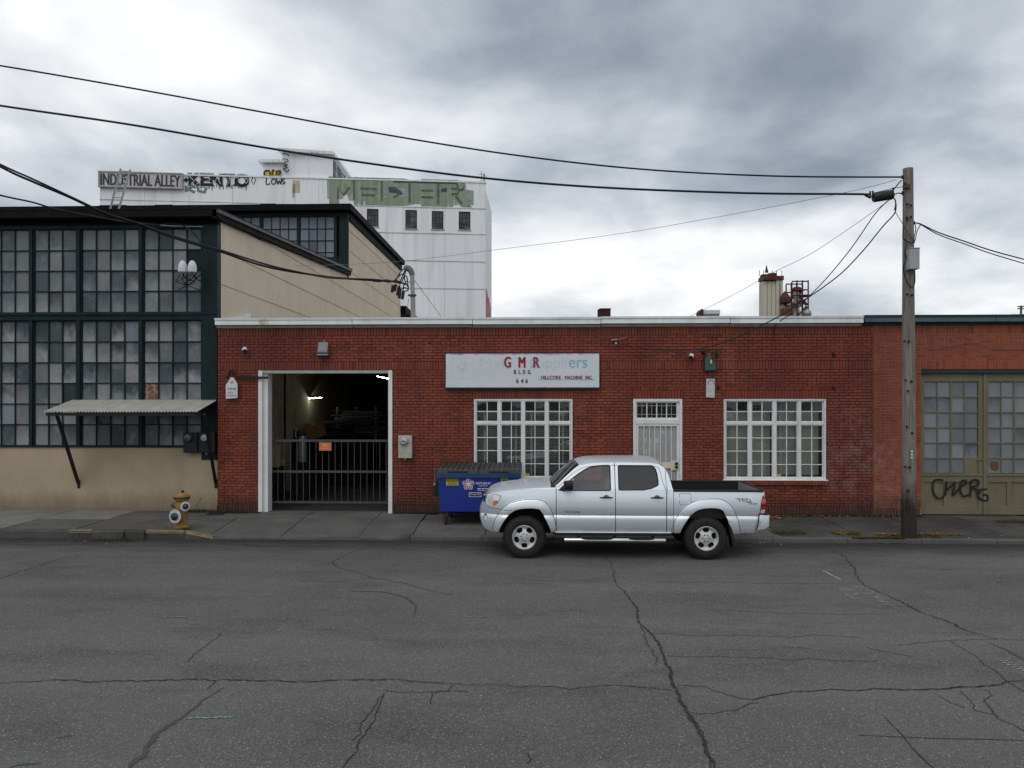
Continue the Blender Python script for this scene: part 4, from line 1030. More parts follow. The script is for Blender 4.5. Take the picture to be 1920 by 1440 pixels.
# two black electric meters under the canopy
for px0, px1, lab in ((343, 371, 'left of two black electric meter boxes under the canopy'), (371.5, 404, 'right of two black electric meter boxes under the canopy, with bright dial')):
    a, b = at(px0, 811, LY-.15), at(px1, 849, LY-.15)
    t = thing('electric_meter', lab, 'meter', ((a.x+b.x)/2, LY, b.z), group='black meters under the canopy')
    mb = MB(); mb.box(a.x+.01, b.x-.01, LY-.16, LY-.031, b.z, a.z); mb.build('box', MA['black'], t, bevel=.012)
    c = Vector(((a.x+b.x)/2-.03, LY-.16, a.z-.12)); mb = MB(); mb.lathe([(.09, 0), (.09, .05), (.075, .09), (0, .1)], c, 'y', 18); mb.build('dial_glass', M('meter_glass', (.06, .065, .07) if px0 < 360 else (.36, .38, .4), .1, spec=.8), t, smooth=40)
    mb = MB(); mb.lathe([(.105, 0), (.105, .02), (.09, .022)], c, 'y', 18); mb.build('collar', MA['black'], t)
    mb = MB(); mb.tube([(c.x, LY-.1, b.z+.005), (c.x, LY-.1, b.z-.05)], .02, 8); mb.build('conduit_stub', MA['galv'], t)

# twin floodlights and their cable clutter on the corner of the window wall
fl = thing('twin_floodlight', 'pair of white bullet floodlights with tangled black cables on the window wall', 'floodlight', tuple(at(352, 505, LY-.3)))
for dx, yaw_ in ((-9.5, -.15), (8.5, .25)):
    c = at(352+dx, 502, LY-.42); mb = MB()
    prof = [(.015, .17), (.06, .14), (.095, .06), (.105, -.04), (.10, -.10), (.06, -.115), (.0, -.12)][::-1]
    mb.lathe(prof, c, 'z', 18); o = mb.build('lamp_head', M('white_lamp_%d' % int(dx), (.62, .64, .66), .3, var=.05), fl, smooth=50)
    mb = MB(); b2 = c+Vector((0, .02, -.12)); mb.tube([b2, b2+Vector((.0, .06, -.08)), b2+Vector((.05, .2, -.14)), b2+Vector((.08, .4, -.12))], .014, 6); mb.build('arm', MA['black'], fl)
Z = lambda pts, Y: [at(x/4.571, 370+y/4.571, Y) for x, y in pts]
for k, pts in enumerate(([(1360,240),(1440,226),(1560,240),(1660,300),(1720,390),(1750,470),(1740,560),(1690,640),(1640,700),(1580,740)], [(1590,255),(1680,330),(1740,430),(1770,520),(1745,620),(1700,680),(1620,745),(1530,790)], [(1700,590),(1640,650),(1560,700),(1505,725),(1530,690),(1545,660)], [(1505,725),(1600,745),(1660,735),(1680,660)], [(1560,740),(1650,770),(1700,790),(1725,780),(1735,700)], [(1570,660),(1560,700),(1600,740),(1640,660)])):
    mb = MB(); mb.tube(smooth_path(Z(pts, LY-.18-.03*k), 5), .013 if k < 2 else .011, 5); mb.build('cable', MA['cable'], fl)

# ladder against the raised roof
ld = thing('ladder', 'grey aluminium ladder leaning on the raised black roof edge', 'ladder', (ax(210, 29.6), 29.2, zroof1(29.2)))
A0, A1 = at(205.5, 396, 29.72), at(226.5, 316, 29.9); B0, B1 = at(221.5, 396, 29.72), at(244.5, 318, 29.9)
k_ = (zroof1(29.2)+.06-A0.z)/(A1.z-A0.z)
def rail(p0, p1, t): q = p0.lerp(p1, t); return Vector((q.x, q.y, q.z))
for p0, p1 in ((A0, A1), (B0, B1)):
    mb = MB(); mb.bar(rail(p0, p1, k_), p1, .03, .075); mb.build('rail', MA['galv'], ld)
t = .04
tt = [.95 - .157*i for i in range(16)]
for v in tt:
    if v < k_+.05: break
    mb = MB(); mb.tube([rail(A0, A1, v), rail(B0, B1, v)], .017, 6); mb.build('rung', MA['galv'], ld)

# ------------------------------------------------------------------ white industrial block behind
wbk = thing('white_mill', 'tall white metal-clad industrial block with graffiti along its roofline', 'building', (ax(550, 58), 58, 0))
CR = at(910.5, 344, 60.0); slope = math.tan(R(7.5))
# front wall runs left and towards the camera; its side runs straight back
def frontY(px): 
    u = (px-960)/FPX; r = (u*CS-SN)/(u*SN+CS)       # X = r*Y and Y = 60 - slope*(CR.x - X)
    return (60 - slope*CR.x)/(1 - slope*r)
def fat(px, py, d=0.0): return at(px, py, frontY(px)) + Vector((slope*d, -d, 0))*(1/math.hypot(1, slope))
FL = fat(188, 326)
ztop = lambda px: fat(px, 326+(px-188)*(344-326)/722.5).z
fx = Vector((1, slope, 0)).normalized(); fn = Vector((slope, -1, 0)).normalized()
def fpt(s, z, d=0.0): p = Vector((FL.x, FL.y, 0)) + fx*s + fn*d; return Vector((p.x, p.y, z))
LEN = (Vector((CR.x, CR.y, 0))-Vector((FL.x, FL.y, 0))).length
def s_of(px): q = fat(px, 400); return (Vector((q.x, q.y, 0))-Vector((FL.x, FL.y, 0))).length
Zt0, Zt1 = FL.z, CR.z
zt_s = lambda s: Zt0+(Zt1-Zt0)*s/LEN
def fbox(mb, s0, s1, z0, z1a, z1b, d0, d1):
    P = [fpt(s0, z0, d1), fpt(s1, z0, d1), fpt(s1, z0, d0), fpt(s0, z0, d0), fpt(s0, z1a, d1), fpt(s1, z1b, d1), fpt(s1, z1b, d0), fpt(s0, z1a, d0)]
    return mb.add(P, [(0,1,5,4),(1,2,6,5),(2,3,7,6),(3,0,4,7),(4,5,6,7),(3,2,1,0)])
mb = MB(); P = [(FL.x, FL.y), (CR.x, CR.y), (CR.x+.05, CR.y+6.9), (FL.x, FL.y+14)]
ZB = min(Zt0, Zt1)-.4
mb.prismz(P, 0, ZB); mb.build('core', MA['siding_w'], wbk)
zr = [0, 3.0, 6.0, az(543, 60, 800), az(492, 60, 800), az(441, 60, 800), az(393, 60, 800), None]
nc = 9
wins = [(699, 392, 425), (771, 394, 429), (820.5, 396, 430), (871, 397, 431)]
wr = []
for px, y1, y0 in wins: wr.append((s_of(px-11), s_of(px+11), fat(px, y0).z, fat(px, y1).z))
for za, zb in zip(zr[:-1], zr[1:]):
    for c in range(nc):
        s0, s1 = LEN*c/nc, LEN*(c+1)/nc
        mb = MB(); g = .01; d = .05+random.uniform(0, .02)
        if zb is None: fbox(mb, s0+g, s1-g, za+.03, zt_s(s0), zt_s(s1), -.3, d)
        else:
            cut = [w for w in wr if w[1] > s0 and w[0] < s1 and w[2] < zb and w[3] > za]
            if not cut: fbox(mb, s0+g, s1-g, za+.03, zb, zb, 0.002, d)
            else:
                bx = sorted({s0+g, s1-g, *[min(max(v, s0+g), s1-g) for w in cut for v in w[:2]]})
                for a, b in zip(bx[:-1], bx[1:]):
                    cz_ = [(w[2], w[3]) for w in cut if w[0] < (a+b)/2 < w[1]]
                    for p, q in free(za+.03, zb, cz_): fbox(mb, a, b, p, q, q, 0.002, d)
        mb.build('siding_panel', MA['siding_w'], wbk)
for k, z in enumerate(zr[1:-1]):
    mb = MB(); fbox(mb, 0, LEN, z-.03, z+.03, z+.03, .071, .09); mb.build('joint_flashing', M('joint_grey_%d' % k, (.52, .52, .51), .7, var=.3, vscale=.8, spots=((.2, .12, .07), .62, 2)), wbk)
mb = MB(); fbox(mb, -.1, LEN+.05, Zt0+.001, Zt0+.12, Zt0+.12, -.35, .12)
v = mb.v; mb.v = [(x, y, z+(Zt1-Zt0)*((Vector((x, y, 0))-Vector((FL.x, FL.y, 0))).length/LEN)) for x, y, z in v]
mb.build('parapet_cap', MA['cornice'], wbk)
pw = M('grimy_mill_pane', (0.05, 0.055, 0.055), .25, var=.9, vscale=1.1, spots=((0.22, 0.23, 0.21), .60, 1.2))
for s0, s1, z0, z1 in wr:
    w = slot('window', wbk); mb = MB(); f = .06
    fbox(mb, s0, s0+f, z0, z1, z1, .002, .05); fbox(mb, s1-f, s1, z0, z1, z1, .002, .05); fbox(mb, s0+f, s1-f, z0, z0+f, z0+f, .002, .048); fbox(mb, s0+f, s1-f, z1-f, z1, z1, .002, .048)
    for i in (1, 2): x = s0+(s1-s0)*i/3; fbox(mb, x-.018, x+.018, z0+f, z1-f, z1-f, .012, .03)
    for i in (1, 2): z = z0+(z1-z0)*(.27+.33*(i-1)+.05); fbox(mb, s0+f, s1-f, z-.02, z+.02, z+.02, .012, .028)
    mb.build('frame', M('rust_brown_frame', (.05, .04, .035), .8), w)
    mb = MB(); fbox(mb, s0+f, s1-f, z0+f, z1-f, z1-f, .002, .011); mb.build('panes', pw, w, kind='stuff')
    mb = MB(); fbox(mb, s0-.05, s1+.05, z0-.08, z0-.002, z0-.002, .0, .12); mb.build('sill', MA['cornice_g'], w)
# rooftop penthouse, flush with the front
for nm, pa, pb, y0_, y1a, y1b, dep in (('penthouse', 529, 622, 336, 284, 291, 9.5), ('penthouse_annex', 493, 529, 335, 306, 306, 5)):
    a, b = s_of(pa), s_of(pb); zz = zt_s(a)-.2; z1, z2 = fat(pa, y1a).z, fat(pb, y1b).z
    mb = MB()
    A_, B_ = fpt(a, 0, -.1), fpt(b, 0, -.1)
    pts = [(A_.x, A_.y), (B_.x, B_.y), (B_.x+.1, B_.y+dep), (A_.x, A_.y+dep+2)]
    hz = [z1, z2, z2-.6, z1-.6]
    mb.add([(x, y, zz) for x, y in pts]+[(x, y, h) for (x, y), h in zip(pts, hz)], [(0,1,5,4),(1,2,6,5),(2,3,7,6),(3,0,4,7),(4,5,6,7)])
    mb.build(nm, MA['siding_w'], wbk)
    o = .28; mb = MB(); pp = [(pts[0][0]-o, pts[0][1]-o), (pts[1][0]+o*.8, pts[1][1]-o), (pts[2][0]+o*.8, pts[2][1]), (pts[3][0]-o, pts[3][1])]
    mb.add([(x, y, h+.02) for (x, y), h in zip(pp, hz)]+[(x, y, h+.24) for (x, y), h in zip(pp, hz)], [(0,1,5,4),(1,2,6,5),(2,3,7,6),(3,0,4,7),(4,5,6,7),(3,2,1,0)])
    mb.build(nm+'_roof', MA['cornice'], wbk)
# grimy penthouse side
b = s_of(622); q = fpt(b, 0, -.1); mb = MB(); zz = zt_s(b)
mb.add([(q.x+.06, q.y+.3, zz), (q.x+.16, q.y+9, zz-.3), (q.x+.16, q.y+9, zz+1.0), (q.x+.06, q.y+.3, fat(622, 293).z-.1)], [(0,1,2,3)]); mb.build('scrawled_side', M('scrawled_dark_grey', (.10, .10, .10), .8, var=.8, vscale=2.5, spots=((.45, .45, .45), .5, 2)), wbk)
# antennas at the right corner
for px, top, r in ((903, 318, .03), (908.5, 322, .07)):
    p = fat(px, 345, -.5); mb = MB(); z = fat(px, top).z; mb.tube([(p.x, p.y, Zt1-.5), (p.x, p.y, z)], r, 6)
    for f in (.55, .8): mb.tube([(p.x-.25, p.y, Zt1+(z-Zt1)*f), (p.x+.25, p.y, Zt1+(z-Zt1)*f)], .02, 4)
    mb.build('roof_mast', MA['galv'], wbk)
p = CR; mb = MB(); mb.add([(CR.x+.03, CR.y+.5, az(610, 62, 915)), (CR.x+.06, CR.y+5.5, az(610, 62, 915)), (CR.x+.06, CR.y+5.5, az(565, 62, 915)), (CR.x+.03, CR.y+.5, az(545, 62, 915))], [(0,1,2,3)]); mb.build('red_paint_patch', M('red_spray', (.45, .05, .05), .7, var=.4, spots=((.6, .6, .6), .52, 3)), wbk)
rs = M('rust_run', (.54, .48, .38), .8, var=.3)
for px, y0, y1, w in ((556, 339, 362, .28), (551, 345, 372, .12)):
    mb = MB(); s = s_of(px); fbox(mb, s-w, s+w, fat(px, y1).z, fat(px, y0).z, fat(px, y0).z, .072, .074); mb.build('rust_run', rs, wbk)

# lettered board on the mill
sg = thing('alley_sign', 'long pale board lettered INDUSTRIAL ALLEY on the white mill roofline', 'sign', tuple(fat(266, 352, .2)))
s0, s1 = s_of(189), s_of(343.5); zs0, zs1 = fat(266, 353).z, fat(266, 326).z
mb = MB(); fbox(mb, s0, s1, zs0, zs1, zs1-.05, .12, .28); mb.build('board', M('sign_board_grey', (.52, .51, .52), .6, var=.06), sg)
for a, b, c, d in ((s0-.06, s1+.06, zs1-.04, zs1+.06), (s0-.06, s1+.06, zs0-.06, zs0+.03), (s0-.06, s0+.05, zs0+.03, zs1-.04), (s1-.05, s1+.06, zs0+.03, zs1-.04)):
    mb = MB(); fbox(mb, a, b, c, d, d, .11, .33); mb.build('sign_frame', MA['cornice_g'], sg)
def ff(px_c, py_c):
    s = s_of(px_c); z = fat(px_c, py_c).z
    return lambda a, b, d, L=0.3: fpt(s+a, z+b, L+d)
def face_text(body, px0, px1, py0, py1, mat, parent, lift, name='lettering', bold=0.0, depth=.02, **k):
    pc, yc = (px0+px1)/2, (py0+py1)/2; fr = ff(pc, yc)
    w = s_of(px1)-s_of(px0); h = fat(pc, py0).z-fat(pc, py1).z
    mb = text_mb(body, 0, 0, w, h, 0, depth, bold, frame=lambda a, b, d: fr(a, b, d, lift), **k)
    return mb.build(name, mat, parent)
face_text('INDUSTRIAL ALLEY', 192, 341, 329, 350.5, M('sign_letter_dark', (.045, .04, .045), .6), sg, .285, bold=.03)
# graffiti pieces, sprayed on the cladding
gr = thing('black_graffiti', 'black and white KENTO graffiti right of the lettered board', 'graffiti', tuple(fat(410, 350, .1)))
face_text('KENTO', 352, 470, 327, 350, M('graffiti_halo', (.60, .62, .64), .7), gr, .074, 'letter_halo', bold=.13, depth=.004)
face_text('KENTO', 354, 468, 328, 349, MA['spray'], gr, .08, 'lettering', bold=.075, depth=.006)
gw = M('graffiti_white_line', (.66, .68, .70), .7)
for pts in ([(356,331),(365,340),(358,347)], [(372,330),(377,338),(370,346)], [(384,333),(396,336),(386,340),(397,344)], [(402,345),(408,332),(414,346)], [(421,331),(430,345),(431,332)], [(437,333),(447,334),(452,345)], [(458,338),(462,334),(466,339),(462,345),(458,339)]):
    mb = MB(); ribbon(mb, [fat(x, y, .094) for x, y in pts], .05, fn, .0005*(pts[0][0]-350)/20); mb.build('white_line', gw, gr)
for pts in ([(345,338),(350,333),(355,338),(350,343)], [(388,349),(396,342),(404,350)], [(418,330),(424,336),(430,330)], [(436,349),(444,341),(452,349)]):
    a_ = [fat(x, y, .078) for x, y in pts]; n_ = len(a_); mb = MB(); mb.add([p+fn*.004 for p in a_]+a_, [tuple(range(n_))[::-1]]+[(i, (i+1) % n_, (i+1) % n_+n_, i+n_) for i in range(n_)]); mb.build('black_wedge', MA['spray'], gr)
gb = M('graffiti_slate', (.18, .24, .28), .7)
for pts in ([(350,349),(350,360)], [(364,349),(352,355),(366,361)], [(372,350),(372,358),(384,361),(388,350)]):
    mb = MB(); ribbon(mb, [fat(x, y, .076) for x, y in pts], .22, fn, .003*pts[0][0]/364); mb.build('slate_stroke', gb, gr)
for k in range(16):
    px = 357+k*7+random.uniform(-2, 2); y1 = 349+random.uniform(2, 8); mb = MB(); ribbon(mb, [fat(px, 347, .086), fat(px, y1, .086)], .05, fn); mb.build('paint_drip', MA['spray'], gr)
mb = MB(); ribbon(mb, [fat(x, y, .08) for x, y in ((476,331),(480,338),(476,347),(472,339),(475.5,331))], .07, fn); mb.build('diamond', MA['spray'], gr)
def scrawl(name, label, strokes, w, mat, lift=.09):
    p = strokes[0][0]; t = thing(name, label, 'graffiti', tuple(fat(p[0], p[1], lift)))
    for k, st in enumerate(strokes):
        mb = MB(); ribbon(mb, smooth_path([fat(x, y, lift) for x, y in st], 4), w, fn, .003*k); mb.build('letter_stroke', mat, t)
gk = M('thin_black_paint', (.05, .05, .055), .7)
scrawl('lows_tag', 'thin black LOWS tag sprayed sideways along the white roofline', [[(500,334),(500,346),(507,345)], [(512,336),(509,341),(512,346),(517,343),(516,337),(512,336)], [(519,335),(521,346),(524,339),(527,346),(528,335)], [(535,336),(530,337),(531,341),(535,343),(530,346)]], .09, gk)
scrawl('lows_tag', 'thin black LOWS tag running down the penthouse corner', [[(531,290),(541,291),(541,295)], [(532,299),(540,301),(540,305),(532,303),(532,299)], [(531,308),(540,311),(533,313),(540,316),(531,318)], [(532,321),(536,320),(537,324),(541,323),(542,319)]], .09, gk, .2)
scrawl('teal_tag', 'faint teal scribble under the penthouse roof', [[(542,287),(546,289),(550,287),(556,290),(562,288),(570,290)], [(584,287),(590,289),(597,288)]], .10, M('teal_paint', (.20, .38, .40), .7), .2)
yl = thing('yellow_graffiti', 'yellow bubble graffiti on the low annex beside the penthouse', 'graffiti', tuple(fat(510, 328, .1)))
mb = MB(); 
a = [fat(x, y, -.02) for x, y in ((495,329),(495,323),(499,319),(505,320),(507,323),(511,319),(516,320),(521,318),(527,320),(528,324),(528,329))]
mb.add([p+fn*.03 for p in a]+[p for p in a], [tuple(range(len(a)))[::-1]]+[(i, (i+1) % len(a), (i+1) % len(a)+len(a), i+len(a)) for i in range(len(a))]); mb.build('fill', M('yellow_spray', (.62, .52, .05), .7), yl)
for k, st in enumerate(([(496,329),(496,323),(500,320),(505,321),(507,328)], [(511,328),(511,320),(515,320)], [(518,328),(519,320)], [(527,320),(522,321),(526,324),(521,328)])):
    mb = MB(); ribbon(mb, smooth_path([fat(x, y, .02) for x, y in st], 4), .14, fn, .004+.003*k); mb.build('letter_stroke', gk, yl)
mg = thing('green_graffiti', 'large faded green MEDER block graffiti along the white roofline', 'graffiti', tuple(fat(750, 385, .1)))
gm = M('faded_green_spray', (.26, .32, .23), .8, var=.25, vscale=1.5, stretch=(3, 3, .2), streak=((.36, .37, .35), .5, 2))
gg = M('grey_overspray', (.33, .34, .33), .8, var=.35, vscale=1.5, stretch=(4, 4, .15), streak=((.5, .5, .5), .7, 2.5))
def fpoly(pts, mat, name, lift, th=.006):
    a = [fat(x, y, lift) for x, y in pts]; n = len(a); mb = MB()
    mb.add([p+fn*th for p in a]+a, [tuple(range(n))[::-1]]+[(i, (i+1) % n, (i+1) % n+n, i+n) for i in range(n)]); mb.build(name, mat, mg)
fpoly([(613,336),(650,337),(737,342),(857,347),(860,352),(868,355),(888,358),(888,385),(862,386),(860,381),(858,385),(780,383),(757,380),(655,376),(652,367),(648,362),(642,373),(614,373)][::-1], gg, 'overspray', .073)
pc_ = face_text('MEDER', 619, 886, 340, 381, gm, mg, .081, 'green_fill', bold=.13, depth=.006)
go = M('green_dark_outline', (.10, .14, .11), .8, var=.4, vscale=3)
for pts in ([(634,374),(634,352),(645,366),(656,352)], [(676,354),(706,355)], [(678,366),(704,367)], [(738,352),(752,360),(738,372)], [(790,358),(812,358)], [(790,370),(812,371)], [(846,354),(862,356),(858,364),(846,365)], [(854,368),(866,383)], [(664,338),(664,376)], [(716,340),(716,378)], [(768,342),(768,381)], [(822,344),(822,384)]):
    mb = MB(); ribbon(mb, [fat(x, y, .096) for x, y in pts], .17, fn, .0004*pts[0][0]/600); mb.build('letter_gap', go, mg)
gk2 = M('letter_shadow_slate', (.07, .075, .085), .7)
for pts in ([(616,332),(644,333),(644,337),(616,336)], [(652,333),(738,336),(738,340),(652,337)], [(738,338),(857,341),(857,346),(738,343)], [(728,351),(742,351),(756,364),(750,366),(740,362),(730,362)], [(827,355),(838,352),(838,360),(828,361)], [(855,345),(858,345),(861,356),(870,352),(868,358),(860,360)]):
    fpoly(pts[::-1], gk2, 'dark_stroke', .09)

# ------------------------------------------------------------------ far things over the parapet
sl = thing('silo_block', 'distant cream concrete silo block with maroon machinery on its roof', 'silo', tuple(at(1445, 600, 150)*1.0))
a, b = at(1422.5, 640, 150), at(1455, 528, 150); zt_ = at(1440, 527, 150).z; z0 = -0.1
x0, x1 = ax(1422.5, 152.5), ax(1468, 149.5); xm_ = ax(1454, 150)
for i, (fa, fb) in enumerate(((0, .36), (.375, .67), (.685, 1.0))):
    mb = MB(); mb.box(x0+(xm_-x0)*fa, x0+(xm_-x0)*fb, 149.8, 152.4, z0, zt_); mb.build('silo_wall', MA['cream'], sl, bevel=.15)
mb = MB(); mb.box(x0+.3, xm_-.1, 150.4, 152.3, z0, zt_-.05); mb.box(xm_+.01, x1, 149.5, 152.4, z0, zt_+.1); mb.build('silo_core', MA['cream'], sl)
mb = MB(); mb.box(xm_+(x1-xm_)*.45, xm_+(x1-xm_)*.62, 149.4, 149.5, zt_-10, zt_-.4); mb.build('slot', M('grey_slot', (.2, .2, .18), .7), sl)
mb = MB(); mb.box(x0-.1, x1+.1, 149.2, 152.4, zt_+.11, zt_+.9); mb.build('deck', MA['maroon'], sl)
mb = MB(); mb.box(ax(1431, 150), ax(1446, 150), 150.5, 152.2, zt_+.9, at(1440, 513, 150).z); mb.box(ax(1446, 150)+.02, ax(1460, 150), 151, 152.2, zt_+.9, at(1440, 510, 150).z); mb.build('headhouse', MA['maroon'], sl)
for px in (1424, 1432, 1440, 1448, 1456, 1466):
    x = ax(px, 149.3); mb = MB(); mb.tube([(x, 149.3, zt_+.9), (x, 149.3, zt_+2.0)], .06, 4); mb.build('rail_post', MA['maroon'], sl)
x = ax(1443, 150); mb = MB(); mb.tube([(x, 152, zt_+2), (x, 152, at(1443, 494, 150).z)], [.35, .06], 6); mb.build('mast', MA['maroon'], sl)
lt = thing('process_tower', 'distant maroon steel frame tower with hoppers beside the silos', 'tower', tuple(at(1500, 600, 150)))
X0_, X1_ = ax(1481.5, 150), ax(1512, 150); zz = lambda py: at(1500, py, 150).z
for x in (X0_, X0_+1.0, X1_-1.1, X1_):
    for y in (149, 152.4):
        mb = MB(); mb.tube([(x, y, -.1), (x, y, zz(527 if x > X0_+.5 else 530))], .14, 4); mb.build('column', MA['maroon'], lt)
for py in (529, 545, 555, 571):
    for y in (149, 152.4):
        mb = MB(); mb.tube([(X0_, y, zz(py)), (X1_, y, zz(py))], .13, 4); mb.build('beam', MA['maroon'], lt)
mb = MB(); mb.box(X0_+1.0, X1_-.4, 149.4, 152, zz(545), zz(543)); mb.box(X0_+1.1, X1_+.9, 149.4, 152, zz(555), zz(553)); mb.build('platform', MA['maroon'], lt)
mb = MB(); mb.lathe([(.5, zz(600)), (.5, zz(556)), (.9, zz(548)), (.95, zz(540)), (.6, zz(537))], ((X0_+X1_)/2, 150.8, 0), n=14); mb.build('hopper', MA['rust'], lt, smooth=40)
mb = MB(); mb.lathe([(.55, zz(600)), (.55, zz(548))], ((X0_+X1_)/2-.4, 150.0, 0), n=14); mb.build('riser', MA['cream'], lt, smooth=40)
for pa, pb in (((1488, 556), (1470, 572)), ((1500, 557), (1513, 572)), ((1513, 575), (1495, 592)), ((1488, 575), (1505, 560))):
    mb = MB(); mb.tube([at(*pa, 149.2), at(*pb, 149.2)], .28, 6); mb.build('chute', MA['maroon'], lt)
hp = thing('rust_tanks', 'small group of rust and cream tanks between silo block and tower', 'tank', tuple(at(1475, 600, 148)))
mb = MB(); mb.lathe([(1.0, -.1), (1.0, at(1475, 579, 148).z), (.6, at(1475, 576, 148).z)], (ax(1474, 148), 148, 0), n=16); mb.build('tank', MA['rust'], hp, smooth=40)
mb = MB(); mb.lathe([(1.7, -.1), (1.7, at(1480, 569, 154).z), (1.2, at(1480, 567, 154).z)], (ax(1479, 154), 154, 0), n=16); mb.build('tank', MA['cream'], hp, smooth=40)
mb = MB(); c = at(1472, 562, 149); mb.lathe([(.1, -1.0), (1.0, -.6), (1.1, .3), (.2, 1.6)], c, n=12); mb.build('cyclone', MA['maroon'], hp, smooth=40)
mb = MB(); mb.box(ax(1499, 149), ax(1511, 149), 149, 151, -.1, at(1500, 582, 149).z); mb.build('shed', MA['cream'], hp)
mb = MB(); mb.lathe([(.0, .9), (.7, .6), (.9, 0), (.7, -.6), (0, -.9)][::-1], at(1513, 588, 148), n=14); mb.build('sphere_tank', MA['galv'], hp, smooth=50)
# rooftop bits of the workshop
ch_ = thing('roof_box', 'small dark rusty brick chimney stub on the workshop roof', 'chimney', (ax(1133, 22), 22, ZT+.18))
zc = at(1133, 580, 22).z; xa, xb = ax(1121.5, 22), ax(1145, 22); mb = MB(); mb.box(xa+.01, xb, 22, 22.4, ZT+.18, zc); mb.build('stack', M('dark_old_brick', (.055, .018, .016), .9, var=.3, vscale=10), ch_)
mb = MB(); mb.prism([(xa, zc+.001), (xb+.005, zc+.001), (xb+.005, zc+.03), (xa+.06, zc+.03)], 21.98, 22.42); mb.build('cap', MA['maroon'], ch_)
vb = thing('roof_vent_hood', 'white and grey vent hood on the workshop roof', 'vent', (ax(1330, 24), 24, ZT+.18))
mb = MB(); mb.box(ax(1319, 24), ax(1349, 24), 24, 25, ZT+.18, at(1333, 590, 24).z); mb.build('curb', MA['cornice_g'], vb)
mb = MB(); mb.box(ax(1318, 24), ax(1350, 24), 23.95, 25.05, at(1333, 589.9, 24).z, at(1333, 581, 24).z); mb.build('lid', MA['plastic_w'], vb, bevel=.03)
mb = MB(); mb.prism([(ax(1311.5, 24), ZT+.18), (ax(1318, 24)-.01, ZT+.18), (ax(1318, 24)-.01, at(1315, 580, 24).z), (ax(1314, 24), at(1315, 580, 24).z), (ax(1311.5, 24), at(1315, 584, 24).z)], 23.9, 24.5); mb.build('end_hood', MA['maroon'], vb)
fr_ = thing('far_shed', 'low far brown roofed shed at the right edge', 'building', (ax(1990, 90), 90, 0))
mb = MB(); mb.box(ax(1895, 90), ax(2080, 90), 90, 100, 0, at(1910, 591, 90).z); mb.build('wall', MA['cream'], fr_)
mb = MB(); mb.prismx([(89.5, at(1910, 591, 90).z), (89.5, at(1910, 590, 90).z), (95, at(1910, 586, 90).z), (100.5, at(1910, 590, 90).z)], ax(1893, 90), ax(2082, 90)); mb.build('roof', M('brown_roof', (.10, .07, .05), .8), fr_)
fp = thing('far_utility_pole', 'tiny distant utility pole with crossarms at the right edge', 'utility pole', (ax(1914, 120), 120, 0))
x = ax(1914.5, 120); mb = MB(); mb.tube([(x, 120, -.1), (x, 120, at(1914, 573, 120).z)], [.2, .16], 6); mb.build('pole', MA['wood'], fp)
for py in (575, 579): 
    mb = MB(); z = at(1914, py, 120).z; mb.box(x-.6, x+.6, 119.8, 119.95, z-.08, z+.08); mb.build('crossarm', MA['wood'], fp)

# ------------------------------------------------------------------ things on the brick front
# painted name board
sb = thing('name_board', 'weathered white painted board lettered GMR BLDG 646 above the dumpster', 'sign', tuple(at(980, 727, FY)))
x0, x1 = ax(836, FY-.08), ax(1123.5, FY-.08); z0, z1 = az(726.5, FY-.08), az(663, FY-.08)
bd = NG('weathered_board')
p_ = bd.pos(); c_ = bd.mix(bd.ramp(bd.noise(p_, 1.6, 6, .6), .3, .7), (.60, .66, .70), (.70, .735, .75))
c_ = bd.mix(bd.ramp(bd.noise(bd.pos((1, 1, 3)), 3, 7, .7), .60, .72, 0, .5), c_, (.42, .52, .62))
sep = bd.n('ShaderNodeSeparateXYZ'); bd.set(sep.inputs[0], p_)
edge = bd.math('MAXIMUM', bd.ramp(bd.math('ADD', sep.outputs[2], bd.math('MULTIPLY', bd.noise(p_, 6, 6, .7), .16)), z1+.045, z1+.075), bd.ramp(bd.math('ADD', sep.outputs[2], bd.math('MULTIPLY', bd.noise(p_, 6, 6, .7), .16)), z0+.075, z0+.055))
c_ = bd.mix(bd.math('MULTIPLY', edge, .8), c_, (.10, .22, .42))
bd.surf(c_, .45, 0, None, .35)
mb = MB(); mb.box(x0, x1, FY-.09, FY-.02, z0, z1); mb.build('board', bd.mat, sb, bevel=.006)
mb = MB(); mb.box(x0-.012, x1+.012, FY-.085, FY-.015, z0-.03, z0-.001); mb.box(x0-.02, x0-.001, FY-.086, FY-.015, z0, z1); mb.box(x1+.001, x1+.02, FY-.086, FY-.015, z0, z1); mb.build('edge_frame', M('navy_edge', (.02, .03, .07), .5), sb)
YB = FY-.0905
def btext(body, zx0, zx1, zy0, zy1, mat, name='letter', bold=.03, depth=.012, off=0, parent=None, **k):
    px0, px1 = 790+zx0/4.646, 790+zx1/4.646; py0, py1 = 600+zy0/4.646, 600+zy1/4.646
    a, b = at(px0, py1, YB), at(px1, py0, YB)
    return text_mb(body, (a.x+b.x)/2, (a.z+b.z)/2, b.x-a.x, b.z-a.z, YB-off, depth, bold, **k).build(name, mat, parent or sb)
red = M('deep_red_letter', (.30, .012, .022), .35, var=.1); red2 = M('faded_red_letter', (.26, .045, .085), .4); mar = M('maroon_letter', (.17, .02, .04), .4); dk = M('plum_letter', (.10, .025, .04), .4)
gh1 = M('ghost_blue_letter', (.26, .46, .56), .6, var=.2, vscale=8); gh0 = M('ghost_grey_letter', (.585, .64, .68), .6, var=.1, vscale=6); gh2 = M('ghost_pale_letter', (.43, .53, .60), .6, var=.15, vscale=6)
btext('G', 720, 782, 320, 414, red, bold=.05); btext('M', 846, 908, 322, 414, red, bold=.05); btext('R', 975, 1032, 322, 414, red2, bold=.05)
